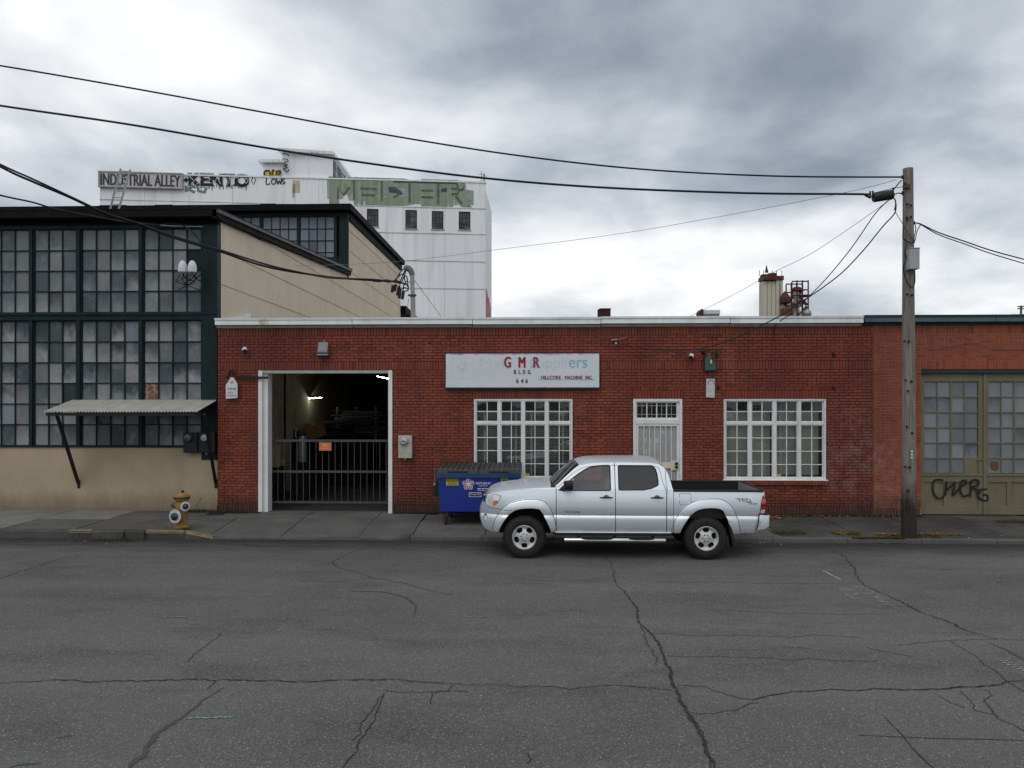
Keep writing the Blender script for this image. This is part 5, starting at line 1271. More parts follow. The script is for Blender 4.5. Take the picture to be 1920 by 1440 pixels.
btext('B', 806, 826, 434, 468, dk); btext('L', 848, 866, 434, 468, dk); btext('D', 885, 906, 434, 468, dk); btext('G', 926, 948, 434, 468, dk); btext('.', 950, 955, 462, 468, dk)
btext('6', 826, 847, 512, 548, mar); btext('4', 866, 890, 512, 548, mar); btext('6', 906, 928, 512, 548, mar)
btext('HILLCORE', 1043, 1215, 485, 515, mar, 'company_lettering', .03, .008); btext('MACHINE', 1250, 1403, 485, 515, mar, 'company_lettering', .03, .008); btext('INC.', 1430, 1490, 485, 515, mar, 'company_lettering', .03, .008)
mb = MB(); a, b = at(790+1018/4.646, 600+518/4.646, YB), at(790+1508/4.646, 600+480/4.646, YB); mb.box(a.x, b.x, YB-.003, YB+.001, a.z-.012, a.z); mb.build('number_strip', MA['cornice_g'], sb)
btext('ers', 1285, 1445, 345, 418, gh1, 'ghost_lettering', .012, .002); btext('Suppli', 945, 1268, 325, 440, gh0, 'ghost_lettering', .008, .0015); btext('Mal', 515, 712, 330, 412, gh0, 'ghost_lettering', .008, .0015); btext('S', 948, 975, 345, 420, gh2, 'ghost_lettering', .012, .0025)
mb = MB(); a, b = at(790+262/4.646, 600+520/4.646, YB), at(790+455/4.646, 600+325/4.646, YB); cx_, cz_ = (a.x+b.x)/2, (a.z+b.z)/2; w_ = (b.x-a.x)/2-.02
ribbon(mb, [(cx_+w_*sx, YB, cz_+w_*sz) for sx, sz in ((-1,-1),(-1,1),(1,1),(1,-1),(-1,-1))], .018, (0, -1, 0), .0012); mb.build('ghost_emblem', gh0, sb)
for k in range(8):
    t = k*math.pi/4+.2; mb = MB(); ribbon(mb, [(cx_+math.cos(t)*w_*.2, YB, cz_+.05+math.sin(t)*w_*.2), (cx_+math.cos(t)*w_*.62, YB, cz_+.05+math.sin(t)*w_*.62)], .05, (0, -1, 0), .0012); mb.build('ghost_emblem', gh0, sb)
mb = MB(); ribbon(mb, [(cx_, YB, cz_-w_*.95), (cx_, YB, cz_)], .04, (0, -1, 0), .0018); mb.build('ghost_emblem', gh0, sb)

# security cameras
for px, py, s, lab in ((456.5, 656, 1, 'white bullet security camera left of the garage opening'), (1298, 668, -1, 'white bullet security camera beside the green hanging sign')):
    p = at(px, py, FY-.1); t = thing('security_camera', lab, 'camera', (p.x, FY, p.z), group='white wall cameras')
    mb = MB(); mb.lathe([(.055, 0), (.055, .03), (.03, .05), (.02, .06)], (p.x, FY-.001, p.z+.02), 'y', 16); mb.build('base', MA['plastic_w'], t, smooth=40)
    d = Vector((.045*s, -.09, -.05)).normalized(); c = Vector((p.x, FY-.06, p.z+.015)); mb = MB(); mb.tube([c-d*.02, c, c+d*.09, c+d*.1], [.03, .05, .05, .045], 16); mb.build('barrel', MA['plastic_w'], t, smooth=40)
    mb = MB(); mb.tube([c+d*.1, c+d*.108], [.046, .044], 16); mb.build('lens', MA['black'], t)
# wall light above the garage
p0, p1 = at(596.5, 664, FY-.1), at(615, 641, FY-.1)
t = thing('wall_light', 'grey box wall light above the garage opening', 'light', ((p0.x+p1.x)/2, FY, p0.z))
mb = MB(); mb.prismx([(FY-.002, p0.z), (FY-.16, p0.z+.015), (FY-.17, p0.z+.05), (FY-.08, p1.z), (FY-.002, p1.z)], p0.x, p1.x); mb.build('housing', M('grey_lamp_housing', (.16, .165, .165), .4, var=.1), t, bevel=.006)
mb = MB(); mb.quad((p0.x+.03, FY-.158, p0.z+.085), (p1.x-.03, FY-.158, p0.z+.085), (p1.x-.03, FY-.1, p1.z-.03), (p0.x+.03, FY-.1, p1.z-.03)); mb.build('lens', M('dark_lamp_lens', (.03, .032, .036), .15, spec=.7), t)
mb = MB(); mb.box(p0.x-.01, p1.x+.01, FY-.175, FY-.004, p0.z-.03, p0.z-.001); mb.build('bottom_rim', MA['galv'], t)
mb = MB(); mb.tube([((p0.x+p1.x)/2, FY-.03, p1.z), ((p0.x+p1.x)/2, FY-.03, p1.z+.06)], .012, 6); mb.build('stud', MA['galv'], t)
# bracket with the house-shaped board
t = thing('bracket_sign', 'small white house-shaped board hanging from a black iron bracket left of the garage', 'sign', tuple(at(434, 748, FY-.1)))
Q = lambda x, y, Y=FY-.06: at(400+x/8, 640+y/8, Y)
mb = MB(); mb.bar(Q(350, 542), Q(820, 545, FY-.06), .02, .055); mb.build('arm', MA['black'], t)
mb = MB(); mb.tube(smooth_path([Q(195,545), Q(220,520), Q(250,455), Q(278,430), Q(305,455), Q(330,520), Q(352,545)], 5), .024, 8); mb.build('crook', MA['black'], t, smooth=50)
pts = [(188,862),(362,850),(360,635),(300,545),(262,540),(212,625),(188,650)]
mb = MB(); mb.prism([(Q(x, y, FY-.10).x, Q(x, y, FY-.10).z) for x, y in pts], FY-.105, FY-.08); mb.build('board', MA['plastic_w'], t)
def qtext(body, x0, x1, y0, y1, mat, parent, Y, **k):
    a, b = Q(x0, y1, Y), Q(x1, y0, Y)
    return text_mb(body, (a.x+b.x)/2, (a.z+b.z)/2, b.x-a.x, b.z-a.z, Y, .002, **k).build('lettering', mat, parent)
ink = M('black_ink', (.03, .03, .035), .6); inkr = M('red_ink', (.25, .10, .09), .6)
qtext('infinity', 215, 345, 690, 735, ink, t, FY-.1055, shear=.2); qtext('of a', 220, 290, 750, 785, ink, t, FY-.1055, shear=.2); qtext('industry', 208, 345, 800, 832, ink, t, FY-.1055); qtext('~ ~', 258, 300, 590, 640, inkr, t, FY-.1055)
# utility meter right of the garage
p0, p1 = at(747, 859, FY-.1), at(772.5, 816.5, FY-.1)
t = thing('gas_electric_meter', 'pale weathered meter box with round dial right of the garage', 'meter', ((p0.x+p1.x)/2, FY, p0.z))
mb = MB(); mb.box(p0.x, p1.x, FY-.14, FY-.001, p0.z, p1.z); mb.build('box', M('weathered_meter_box', (.42, .42, .36), .6, var=.15, vscale=6, spots=((.35, .2, .08), .6, 8)), t, bevel=.012)
c = Vector(((p0.x+p1.x)/2-.02, FY-.14, p1.z-.13)); mb = MB(); mb.lathe([(.09, 0), (.09, .03), (.078, .035), (.075, .09), (.055, .11), (0, .112)], c, 'y', 20); mb.build('dial_glass', M('dial_pale', (.40, .41, .42), .15, spec=.7), t, smooth=40)
mb = MB(); mb.box(c.x-.035, c.x+.035, FY-.2565, FY-.2525, c.z-.008, c.z+.012); mb.build('dial_plate', MA['black'], t)
mb = MB(); mb.lathe([(.1, 0), (.1, .028), (.09, .03)], c, 'y', 20); mb.build('collar', MA['galv'], t)
mb = MB(); mb.tube([(c.x+.01, FY-.07, p0.z), (c.x+.01, FY-.07, p0.z-.05)], .025, 8); mb.build('conduit_stub', MA['galv'], t)
# green hanging sign with iron frame
V = lambda x, y, Y=FY-.08: at(1280+x/8.469, 590+y/8.469, Y)
t = thing('green_sign', 'dark green pointed panel in a black iron frame above the notice', 'sign', tuple(V(440, 890)))
mb = MB()
for a, b in (((345,575),(350,890)), ((345,575),(530,545)), ((530,545),(535,880)), ((350,890),(535,880))): mb.bar(V(*a), V(*b), .024, .024)
mb.build('iron_frame', MA['black'], t)
mb = MB(); mb.prism([(V(x, y).x, V(x, y).z) for x, y in ((355,885),(528,875),(528,730),(505,742),(482,735),(470,715),(455,700),(440,640),(415,590),(385,640),(375,680),(355,705))], FY-.09, FY-.07); mb.build('panel', M('green_panel', (.045, .105, .085), .6), t)
mb = MB(); ribbon(mb, smooth_path([V(x, y, FY-.0905) for x, y in ((455,715),(452,745),(450,775))], 4), .03, (0, -1, 0), .001); mb.build('white_mark', MA['plastic_w'], t)
mb = MB(); ribbon(mb, smooth_path([V(x, y, FY-.0905) for x, y in ((445,785),(455,805),(450,825))], 4), .016, (0, -1, 0), .001); mb.build('brown_mark', MA['rust'], t)
mb = MB(); mb.lathe([(.05, 0), (.05, .03), (.02, .05), (.02, .1), (.045, .1), (.045, .14), (.0, .15)], V(318, 585, FY-.001), 'y', 12); mb.build('bracket_knob', MA['black'], t)
t = thing('notice_board', 'small white printed notice under the green sign', 'notice', tuple(V(450, 1320)))
mb = MB(); mb.prism([(V(x, y).x, V(x, y).z) for x, y in ((380,1310),(516,1320),(518,1015),(385,1015))], FY-.03, FY-.012); mb.build('board', M('notice_white', (.55, .57, .60), .5, var=.06), t)
mb = MB(); mb.bar(V(380, 1006, FY-.02), V(520, 1010, FY-.02), .03, .02); mb.build('top_bar', MA['black'], t)
ng = M('notice_grey_ink', (.2, .22, .28), .6)
mb = MB(); ribbon(mb, smooth_path([V(x, y, FY-.0305) for x, y in ((400,1110),(415,1060),(450,1040),(488,1060),(500,1110))], 5), .02, (0, -1, 0), .001); mb.build('arched_line', ng, t)
for x, y in ((450,1105),(405,1165),(405,1190),(405,1218),(452,1180),(452,1215),(490,1170),(490,1200)):
    mb = MB(); a = V(x, y, FY-.0305); mb.box(a.x-.012, a.x+.012, FY-.032, FY-.0302, a.z-.008, a.z+.008); mb.build('print_mark', ng, t)
mb = MB(); a, b = V(400, 1288, FY-.0305), V(495, 1294, FY-.0305); mb.box(a.x, b.x, FY-.032, FY-.0302, a.z-.004, a.z+.003); mb.build('print_line', ng, t)
# iron anchors left in the wall
for k, (px, py, lab) in enumerate(((1564, 664, 'upper rusty iron anchor in the brick right of the right window'), (1564, 726, 'lower rusty iron anchor in the brick right of the right window'), (1347, 725, 'rusty iron anchor right of the white notice'), (1345, 663, 'rusty iron anchor right of the green sign frame'))):
    p = at(px, py, FY-.03); t = thing('wall_anchor', lab, 'anchor', (p.x, FY, p.z), group='iron anchors in the wall')
    mb = MB(); mb.box(p.x-.03, p.x+.03, FY-.02, FY-.004, p.z-.06, p.z+.05); mb.build('plate', MA['black'], t)
    mb = MB(); mb.lathe([(.03, 0), (.03, .04), (.022, .06), (0, .065)], (p.x, FY-.02, p.z+.02), 'y', 10); mb.build('bolt', MA['rust'], t)
for k, (px, py, lab) in enumerate(((770, 643, 'left of two dark holes high in the brick'), (806.5, 643, 'right of two dark holes high in the brick'))):
    p = at(px, py, FY); mb = MB(); mb.lathe([(.035, 0), (.034, .006), (.02, .007)], (p.x, FY-.001, p.z), 'y', 10); mb.build('wall_hole_plug', MA['black'], label=lab, cat='hole', group='dark holes in the brick')
# cable clamp at the end of the service drop
t = thing('cable_clamp', 'pale cable anchor and ring where the service drop meets the brick', 'clamp', tuple(at(1152, 637, FY)))
mb = MB(); mb.bar(at(1146, 637.5, FY-.05), at(1157, 636.5, FY-.05), .03, .03); mb.build('wedge', MA['galv'], t)
mb = MB(); mb.tube([at(1157, 637, FY-.05), at(1176, 632, FY-.03)], .006, 5); mb.build('bail', MA['galv'], t)
mb = MB(); mb.tube([at(1155, 643, FY-.05), at(1155, 645, FY)], .018, 8); mb.build('ring', MA['plastic_w'], t)

# ------------------------------------------------------------------ inside the garage bay
GY = FY+.42
gt = thing('bar_gate', 'grey steel bar gate closed across the lower garage opening', 'gate', ((G0+G1)/2, GY, .17))
gx0, gx1 = ax(507, GY), ax(726.5, GY); zt3, zm3, zb3 = az(827, GY), az(885.5, GY), az(943.5, GY)
for nm, z, r in (('top_rail', zt3, .028), ('middle_rail', zm3, .026), ('bottom_rail', zb3, .024)):
    mb = MB(); mb.box(gx0, gx1, GY-r, GY+r, z-r, z+r); mb.build(nm, MA['gate'], gt, bevel=.005)
m0 = MB().box(-.0065, .0065, -.0065, .0065, 0, zt3-zb3-.05).mesh('picket'); m0.materials.append(MA['gate'])
for i in range(19): piece('picket', m0, (gx0+.03+(gx1-gx0-.06)*i/18, GY, zb3+.024), gt)
mb = MB(); mb.tube([(gx0+.02, GY, zb3-.02), (gx0+.02, GY, .175)], .03, 8); mb.build('foot', MA['black'], gt)
t = thing('no_sign', 'small orange sign reading NO hung on the bar gate', 'sign', tuple(at(610, 845, GY-.05)))
a, b = at(598.5, 845, GY-.04), at(621.5, 829.5, GY-.04)
mb = MB(); mb.box(a.x, b.x, GY-.05, GY-.04, a.z, b.z); mb.build('plate', M('orange_sign', (.62, .15, .05), .6, var=.12), t)
text_mb('NO', (a.x+b.x)/2+.01, b.z-.065, .14, .07, GY-.0505, .002, .03).build('lettering', M('cream_ink', (.6, .5, .35), .6), t)
text_mb('PARKING', (a.x+b.x)/2, b.z-.145, .24, .045, GY-.0505, .002, .02).build('lettering', M('cream_ink_b', (.6, .45, .3), .6), t)
# fluorescent strips
glow = emit_mat('tube_glow', (.93, 1.0, .95), 55.0)
def strip(pa, pb, Y, lab, e=0):
    a, b = at(*pa, Y), at(*pb, Y+e); t = thing('strip_light', lab, 'light', tuple((a+b)/2), group='fluorescent strips')
    mb = MB(); mb.bar(a+Vector((0, 0, .06)), b+Vector((0, 0, .06)), .14, .05); mb.build('housing', MA['dark_in'], t)
    mb = MB(); mb.tube([a, b], .007, 8); mb.build('tube', glow, t)
    for q in (a, b): 
        mb = MB(); mb.tube([q.lerp((a+b)/2, .1)+Vector((0, 0, .06)), (q.lerp((a+b)/2, .1).x, q.lerp((a+b)/2, .1).y, 4.0)], .006, 4); mb.build('hanger', MA['cable'], t)
strip((553, 748.5), (603, 745.5), 24.0, 'lit fluorescent strip hanging over the boxes at the left of the bay')
strip((707, 705.5), (735, 711.5), 22.5, 'lit fluorescent strip high at the right of the bay', -.8)
# workbench with clutter
bY = 22.2
wbn = thing('workbench', 'dark workbench along the cream side wall inside the bay', 'bench', (ax(540, bY), bY, .17))
zb_ = at(540, 824, bY).z
mb = MB(); mb.box(X0+.25, ax(556, bY), bY, bY+2.4, zb_-.08, zb_); mb.build('top', M('bench_wood', (.06, .045, .03), .8), wbn)
for x, y in ((X0+.3, bY+.1), (ax(556, bY)-.1, bY+.1), (X0+.3, bY+2.3), (ax(556, bY)-.1, bY+2.3)):
    mb = MB(); mb.box(x-.05, x+.05, y-.05, y+.05, .17, zb_-.08); mb.build('leg', MA['dark_in'], wbn)
c = at(526, 823, bY+.3); mb = MB(); mb.lathe([(.11, 0), (.12, .38), (.125, .40), (.11, .40)], (c.x, bY+.4, zb_), n=18); mb.build('bucket', M('white_bucket', (.42, .43, .42), .5), label='pale plastic bucket on the workbench', cat='bucket', smooth=40)
a = at(535, 815, bY+.2); b = at(552, 803, bY+.2); t = thing('blue_drum', 'dark blue drum lying on the workbench beside the bucket', 'drum', (a.x, bY+.3, zb_))
mb = MB(); mb.lathe([(.0, -.0), (.13, .0), (.14, .03), (.14, .34), (.13, .36), (0, .36)], (a.x-.02, bY+.35, zb_+.15), 'x', 18); mb.build('shell', M('navy_plastic', (.02, .035, .09), .4), t, smooth=40)
mb = MB(); mb.lathe([(.145, .30), (.15, .31), (.15, .335), (.145, .345)], (a.x-.02, bY+.35, zb_+.15), 'x', 18); mb.build('rim', MA['plastic_w'], t, smooth=40)
def carton(px0, px1, py0, py1, Y, d, rot, lab, mat):
    a, b = at(px0, py1, Y), at(px1, py0, Y); t = thing('cardboard_box', lab, 'box', ((a.x+b.x)/2, Y, a.z), group='cartons heaped in the bay')
    w, h = b.x-a.x, b.z-a.z
    def rp(x, z): return ((a.x+b.x)/2+x*math.cos(rot)-z*math.sin(rot), a.z+h/2+x*math.sin(rot)+z*math.cos(rot))
    mb = MB(); mb.prism([rp(-w/2, -h/2), rp(w/2, -h/2), rp(w/2, h/2), rp(-w/2, h/2)], Y, Y+d); mb.build('body', mat, t)
    mb = MB(); mb.prism([rp(-w/2+.004, h/2+.003), rp(w*.0, h/2+.003), rp(-w*.1, h/2+.10), rp(-w/2+.0, h/2+.10)], Y+.05, Y+d-.05); mb.build('flap', mat, t)
cd2 = M('dark_carton', (.26, .15, .07), .85); 
carton(573, 602, 797, 823, 22.9, .5, .33, 'large brown carton tilted on the heap under the strip light', MA['card'])
carton(553, 570, 775, 808, 23.6, .45, .45, 'tall brown carton leaning behind the tilted carton', MA['card'])
carton(540, 560, 788, 812, 23.9, .4, -.35, 'dark carton wedged against the cream wall', cd2)
carton(503, 514, 802, 820, 22.5, .3, 0, 'small brown carton at the left end of the workbench', cd2)
# tarp-like pile under the cartons
t = thing('scrap_heap', 'dark heap of sheet scrap and tarpaulin under the cartons', 'heap', (ax(600, 24), 24, .17))
rnd = random.Random(21)
for k in range(9):
    x = ax(560+k*13, 23.8)+rnd.uniform(-.2, .2); z = at(600, 800-rnd.uniform(0, 14), 24).z
    mb = MB(); mb.bar((x-.6, 23.6+rnd.uniform(0, .8), z-.12), (x+.8, 24.4+rnd.uniform(0, .8), z+rnd.uniform(-.2, .2)), .3, .02); mb.build('sheet', M('heap_%d' % k, rnd.choice([(.10, .09, .05), (.05, .05, .05), (.14, .10, .05), (.09, .09, .10)]), .6), t)
mb = MB(); mb.prism([(ax(558, 24), .17), (ax(690, 24), .17), (ax(690, 24), at(600, 830, 24).z), (ax(640, 24), at(600, 808, 24).z), (ax(580, 24), at(600, 806, 24).z), (ax(558, 24), at(600, 820, 24).z)], 23.7, 25.5); mb.build('mass', MA['dark_in'], t)
# duct, boards, white chair-like castings
dY = 20.2
a, b = at(567.5, 865, dY), at(567.5, 818, dY); t = thing('sheet_duct', 'shiny galvanised duct pipe standing on the bay floor by the gate', 'duct', (a.x, dY, .17))
mb = MB(); mb.lathe([(.10, a.z-.02), (.105, a.z+.0), (.105, b.z), (.098, b.z), (.098, a.z)], (a.x, dY, 0), n=20); mb.build('pipe', M('bright_galvanised', (.45, .46, .47), .35, metal=.6), t, smooth=40)
mb = MB(); mb.box(a.x-.2, a.x+.2, dY-.16, dY+.22, .17, a.z-.021); mb.build('crate_base', MA['dark_in'], t)
for z in (a.z+.1, b.z-.06): 
    mb = MB(); mb.lathe([(.107, z), (.111, z+.01), (.107, z+.02)], (a.x, dY, 0), n=20); mb.build('bead', MA['galv'], t)
for pa, pb, Y, lean, lab, m in ((503.5, 525, 19.5, 0, 'pale square board leaning behind the left gate pickets', MA['ply']), (520, 533, 19.9, 0, 'narrow tall plywood offcut behind the gate', MA['ply'])):
    a = ax(pa, Y); b = ax(pb, Y); zt_, zb2 = (at(515, 835, Y).z, at(515, 876, Y).z) if pa < 510 else (at(526, 862, Y).z, .175)
    t = thing('board', lab, 'board', ((a+b)/2, Y, .17)); mb = MB(); mb.add([(a, Y, zb2), (b, Y, zb2), (b-.02, Y+.12, zt_), (a+.02, Y+.12, zt_), (a, Y+.025, zb2), (b, Y+.025, zb2), (b-.02, Y+.145, zt_), (a+.02, Y+.145, zt_)], [(0,1,2,3),(7,6,5,4),(0,4,5,1),(1,5,6,2),(2,6,7,3),(3,7,4,0)]); mb.build('sheet', m, t)
    if pa < 510:
        mb = MB(); mb.box(a+.02, b-.02, Y-.02, Y+.5, .17, zb2); mb.build('stand', MA['dark_in'], t)
for pxs, lab in ((((555, 560), (574, 592.5), (556, 573)), ''),):
    t = thing('white_casting', 'white L-shaped moulded stand on the floor behind the gate', 'stand', (ax(570, 20.6), 20.6, .17))
    Yc = 20.6; P2 = lambda x, y: (at(480+x/5.335, 690+y/5.335, Yc).x, at(480+x/5.335, 690+y/5.335, Yc).z)
    mb = MB(); mb.prism([P2(390, 1180), P2(465, 1182), P2(475, 1215), P2(505, 1218), P2(530, 1200), P2(535, 1130), P2(515, 1120), P2(495, 1150), P2(390, 1155)], Yc, Yc+.12); mb.build('foot_bracket', MA['plastic_w'], t, bevel=.01)
    mb = MB(); mb.prism([P2(460, 1010), P2(505, 1018), P2(515, 1035), P2(528, 1032), P2(528, 972), P2(470, 975)], Yc, Yc+.1); mb.build('top_bracket', MA['plastic_w'], t, bevel=.01)
    mb = MB(); a = P2(520, 1130); b = P2(523, 1034); mb.bar((a[0], Yc+.05, .17), (b[0], Yc+.05, b[1]), .03, .03); mb.build('post', MA['gate'], t)
t = thing('wall_pipe', 'thin dark pipe running up the cream side wall inside the bay', 'pipe', (X0+.25, 21.5, 1.6)); p = at(526, 800, 21.6)
mb = MB(); mb.tube([(X0+.23, 21.6, 1.7), (X0+.23, 21.6, 4.0)], .025, 6); mb.build('run', MA['dark_in'], t)

# pipe racks and stock deeper in the bay
rk = thing('pipe_rack', 'steel storage rack of bar stock deep in the bay', 'rack', (ax(660, 25.5), 25.5, .17))
rs_ = M('rack_steel', (.16, .16, .16), .5)
for px in (632, 668, 704):
    x = ax(px, 25.2); mb = MB(); mb.box(x-.04, x+.04, 25.2, 25.28, .17, 2.6); mb.build('upright', rs_, rk)
rnd = random.Random(5)
for k, py in enumerate((778, 790, 802, 815)):
    z = at(660, py, 25.1).z; mb = MB(); mb.box(ax(620, 25.1), ax(722, 25.1), 25.1, 25.18, z-.025, z+.0); mb.build('shelf_beam', rs_, rk)
    for j in range(5):
        mb = MB(); x = ax(620, 25.0)+rnd.uniform(0, .6); mb.tube([(x, 25.0-.02*j, z+.03+.03*j), (x+rnd.uniform(.9, 1.5), 25.0-.02*j, z+.03+.03*j+rnd.uniform(-.02, .02))], .018, 6); mb.build('bar_stock', rnd.choice([MA['galv'], MA['rust'], rs_]), rk)
for k in range(5):
    y = 19.2+k*2.1; mb = MB(); mb.box(X0+.2, XP-.06, y, y+.18, 3.72, 3.99); mb.build('ceiling_joist', M('joist_%d' % k, (.10, .08, .055), .9), shop)

# ------------------------------------------------------------------ fire hydrant
hb = gnd(341, 989, .14); hy = thing('fire_hydrant', 'weathered yellow fire hydrant with white collar rings on the pavement', 'hydrant', tuple(hb))
HS = 89.5
yel = M('weathered_yellow_hydrant', (.25, .155, .04), .6, var=.35, vscale=6, spots=((.13, .055, .03), .62, 9)); dgr = M('dark_green_cap', (.025, .05, .045), .5, var=.2); navy = M('dark_slate_cap', (.03, .035, .05), .5)
mb = MB(); mb.lathe([(.15, 0), (.15, .03), (.115, .05), (.11, .36), (.12, .46), (.115, .52), (.105, .545)], hb, n=24); mb.build('barrel', yel, hy, smooth=40)
mb = MB(); mb.lathe([(.10, .53), (.13, .565), (.155, .585), (.155, .605)], hb, n=24); mb.build('flange', yel, hy, smooth=40)
mb = MB(); mb.lathe([(.157, .606), (.165, .612), (.165, .632), (.157, .64)], hb, n=24); mb.build('flange_gap', M('rusty_black_joint', (.035, .018, .012), .8), hy)
mb = MB(); mb.lathe([(.16, .641), (.155, .67), (.12, .70), (.07, .722), (.0, .73)], hb, n=24); mb.build('bonnet', yel, hy, smooth=40)
mb = MB(); mb.bar(hb+Vector((0, 0, .725)), hb+Vector((.035, -.01, .765)), .035, .04); mb.build('operating_nut', MA['black'], hy)
mb = MB(); c = hb+Vector((-.10, 0, .46)); mb.tube([c+Vector((.06, 0, 0)), c, c-Vector((.035, 0, 0))], [.055, .058, .056], 14); mb.build('side_outlet', yel, hy, smooth=40)
mb = MB(); c = c-Vector((.035, 0, 0)); mb.tube([c, c-Vector((.03, 0, .0)), c-Vector((.075, 0, .008)), c-Vector((.10, 0, .01))], [.058, .052, .028, .018], 14); mb.build('side_cap', dgr, hy, smooth=40)
def outlet(base, d, r, cap, ring_r, name, txt=False):
    d = d.normalized(); mb = MB(); mb.tube([base, base+d*.13], [r*1.05, r*1.05], 18); mb.build('outlet', yel, hy, smooth=40)
    q = base+d*.131; mb = MB(); mb.tube([q, q+d*.014], [ring_r, ring_r], 28); mb.build('collar_ring', MA['plastic_w'], hy, smooth=40)
    q2 = q+d*.015; mb = MB(); mb.tube([q2, q2+d*.025, q2+d*.045, q2+d*.075, q2+d*.095], [r*1.1, r*1.08, r*.75, r*.45, r*.38], 18); mb.build('cap', cap, hy, smooth=40)
    if txt:
        s = Vector((0, 0, 1)).cross(d)*-1; s = d.cross(Vector((0, 0, 1))); s.normalize(); s = -s if s.x < 0 else s
        n = 0
        for ch, ang in zip('FIRE USE ONLY', [215-20.5*k for k in range(13)]):
            if ch == ' ': continue
            t = R(ang); ctr = q+d*.0145+(s*math.cos(t)+Vector((0, 0, 1))*math.sin(t))*(ring_r*.80)
            e1 = s*math.sin(t)-Vector((0, 0, 1))*math.cos(t); e2 = s*math.cos(t)+Vector((0, 0, 1))*math.sin(t)
            text_mb(ch, 0, 0, .016 if ch != 'I' else .005, .026, 0, .001, .02, frame=lambda a, b, dd: ctr+e1*a+e2*b+d*dd).build('lettering', MA['black'], hy)
outlet(hb+Vector((-.02, -.06, .26)), Vector((-.22, -1, 0)), .075, dgr, .138, 'pumper', True)
outlet(hb+Vector((.03, -.05, .46)), Vector((.9, -.75, 0)), .055, navy, .10, 'side')
# lone dead weed by the wall
wd = at(365, 957, LY-.12); t = thing('dead_weed', 'single dry weed stalk against the tan wall beside the hydrant', 'weed', tuple(wd))
mb = MB(); mb.tube(smooth_path([Vector((wd.x, wd.y, walk_z(17.6)-.01)), at(369, 946, LY-.1), at(374, 940, LY-.1), at(377, 932, LY-.1)], 4), .006, 5); mb.build('stalk', M('dry_stalk', (.10, .07, .04), .9), t)

# ------------------------------------------------------------------ dumpster
DY0, DY1 = 16.15, 17.42
dzb = low_z(16.3)+.01
P = lambda x, y, Y=DY0: at(790+x/9.143, 850+y/9.143, Y)
db = thing('dumpster', 'blue metal dumpster with black ribbed lids under the left window', 'dumpster', ((ax(893, DY0)), DY0, dzb))
blue = M('dumpster_blue', (.014, .034, .25), .35, var=.18, vscale=1.2, spots=((.015, .03, .09), .68, 6), streak=((.012, .03, .10), .4, 3), coat=.2)
blue2 = M('dumpster_lip_blue', (.015, .055, .14), .4, var=.25, vscale=2)
lx0, lx1 = ax(821.5, DY0), ax(973, DY0); zlip0, zlip1 = P(600, 415).z, P(600, 335).z; zbot = P(600, 1000).z
mb = MB(); sl_ = .025
mb.add([(lx0+sl_, DY0+.03, zbot), (lx1-sl_, DY0+.03, zbot), (lx1-sl_, DY1-.03, zbot), (lx0+sl_, DY1-.03, zbot), (lx0, DY0, zlip0), (lx1, DY0, zlip0), (lx1, DY1, zlip0+.12), (lx0, DY1, zlip0+.12)], [(0,1,5,4),(1,2,6,5),(2,3,7,6),(3,0,4,7),(3,2,1,0)]); mb.build('bin_body', blue, db)
mb = MB(); mb.prismx([(DY0-.03, zlip0-.01), (DY0+.06, zlip0-.01), (DY0+.06, zlip1), (DY0-.03, zlip1)], lx0-.04, lx1+.04); mb.build('front_lip', blue2, db, bevel=.008)
for x in (lx0-.04, lx1-.0): 
    mb = MB(); mb.add([(x, DY0+.06, zlip0-.01), (x+.04, DY0+.06, zlip0-.01), (x+.04, DY1, zlip0+.11), (x, DY1, zlip0+.11), (x, DY0+.06, zlip1), (x+.04, DY0+.06, zlip1), (x+.04, DY1, zlip1+.13), (x, DY1, zlip1+.13)], [(0,1,5,4),(1,2,6,5),(2,3,7,6),(3,0,4,7),(4,5,6,7),(3,2,1,0)]); mb.build('side_lip', blue2, db)
lidm = M('black_plastic_lid', (.052, .050, .046), .6, var=.2, vscale=4)
zt0, zt1 = zlip1+.02, zlip1+.085
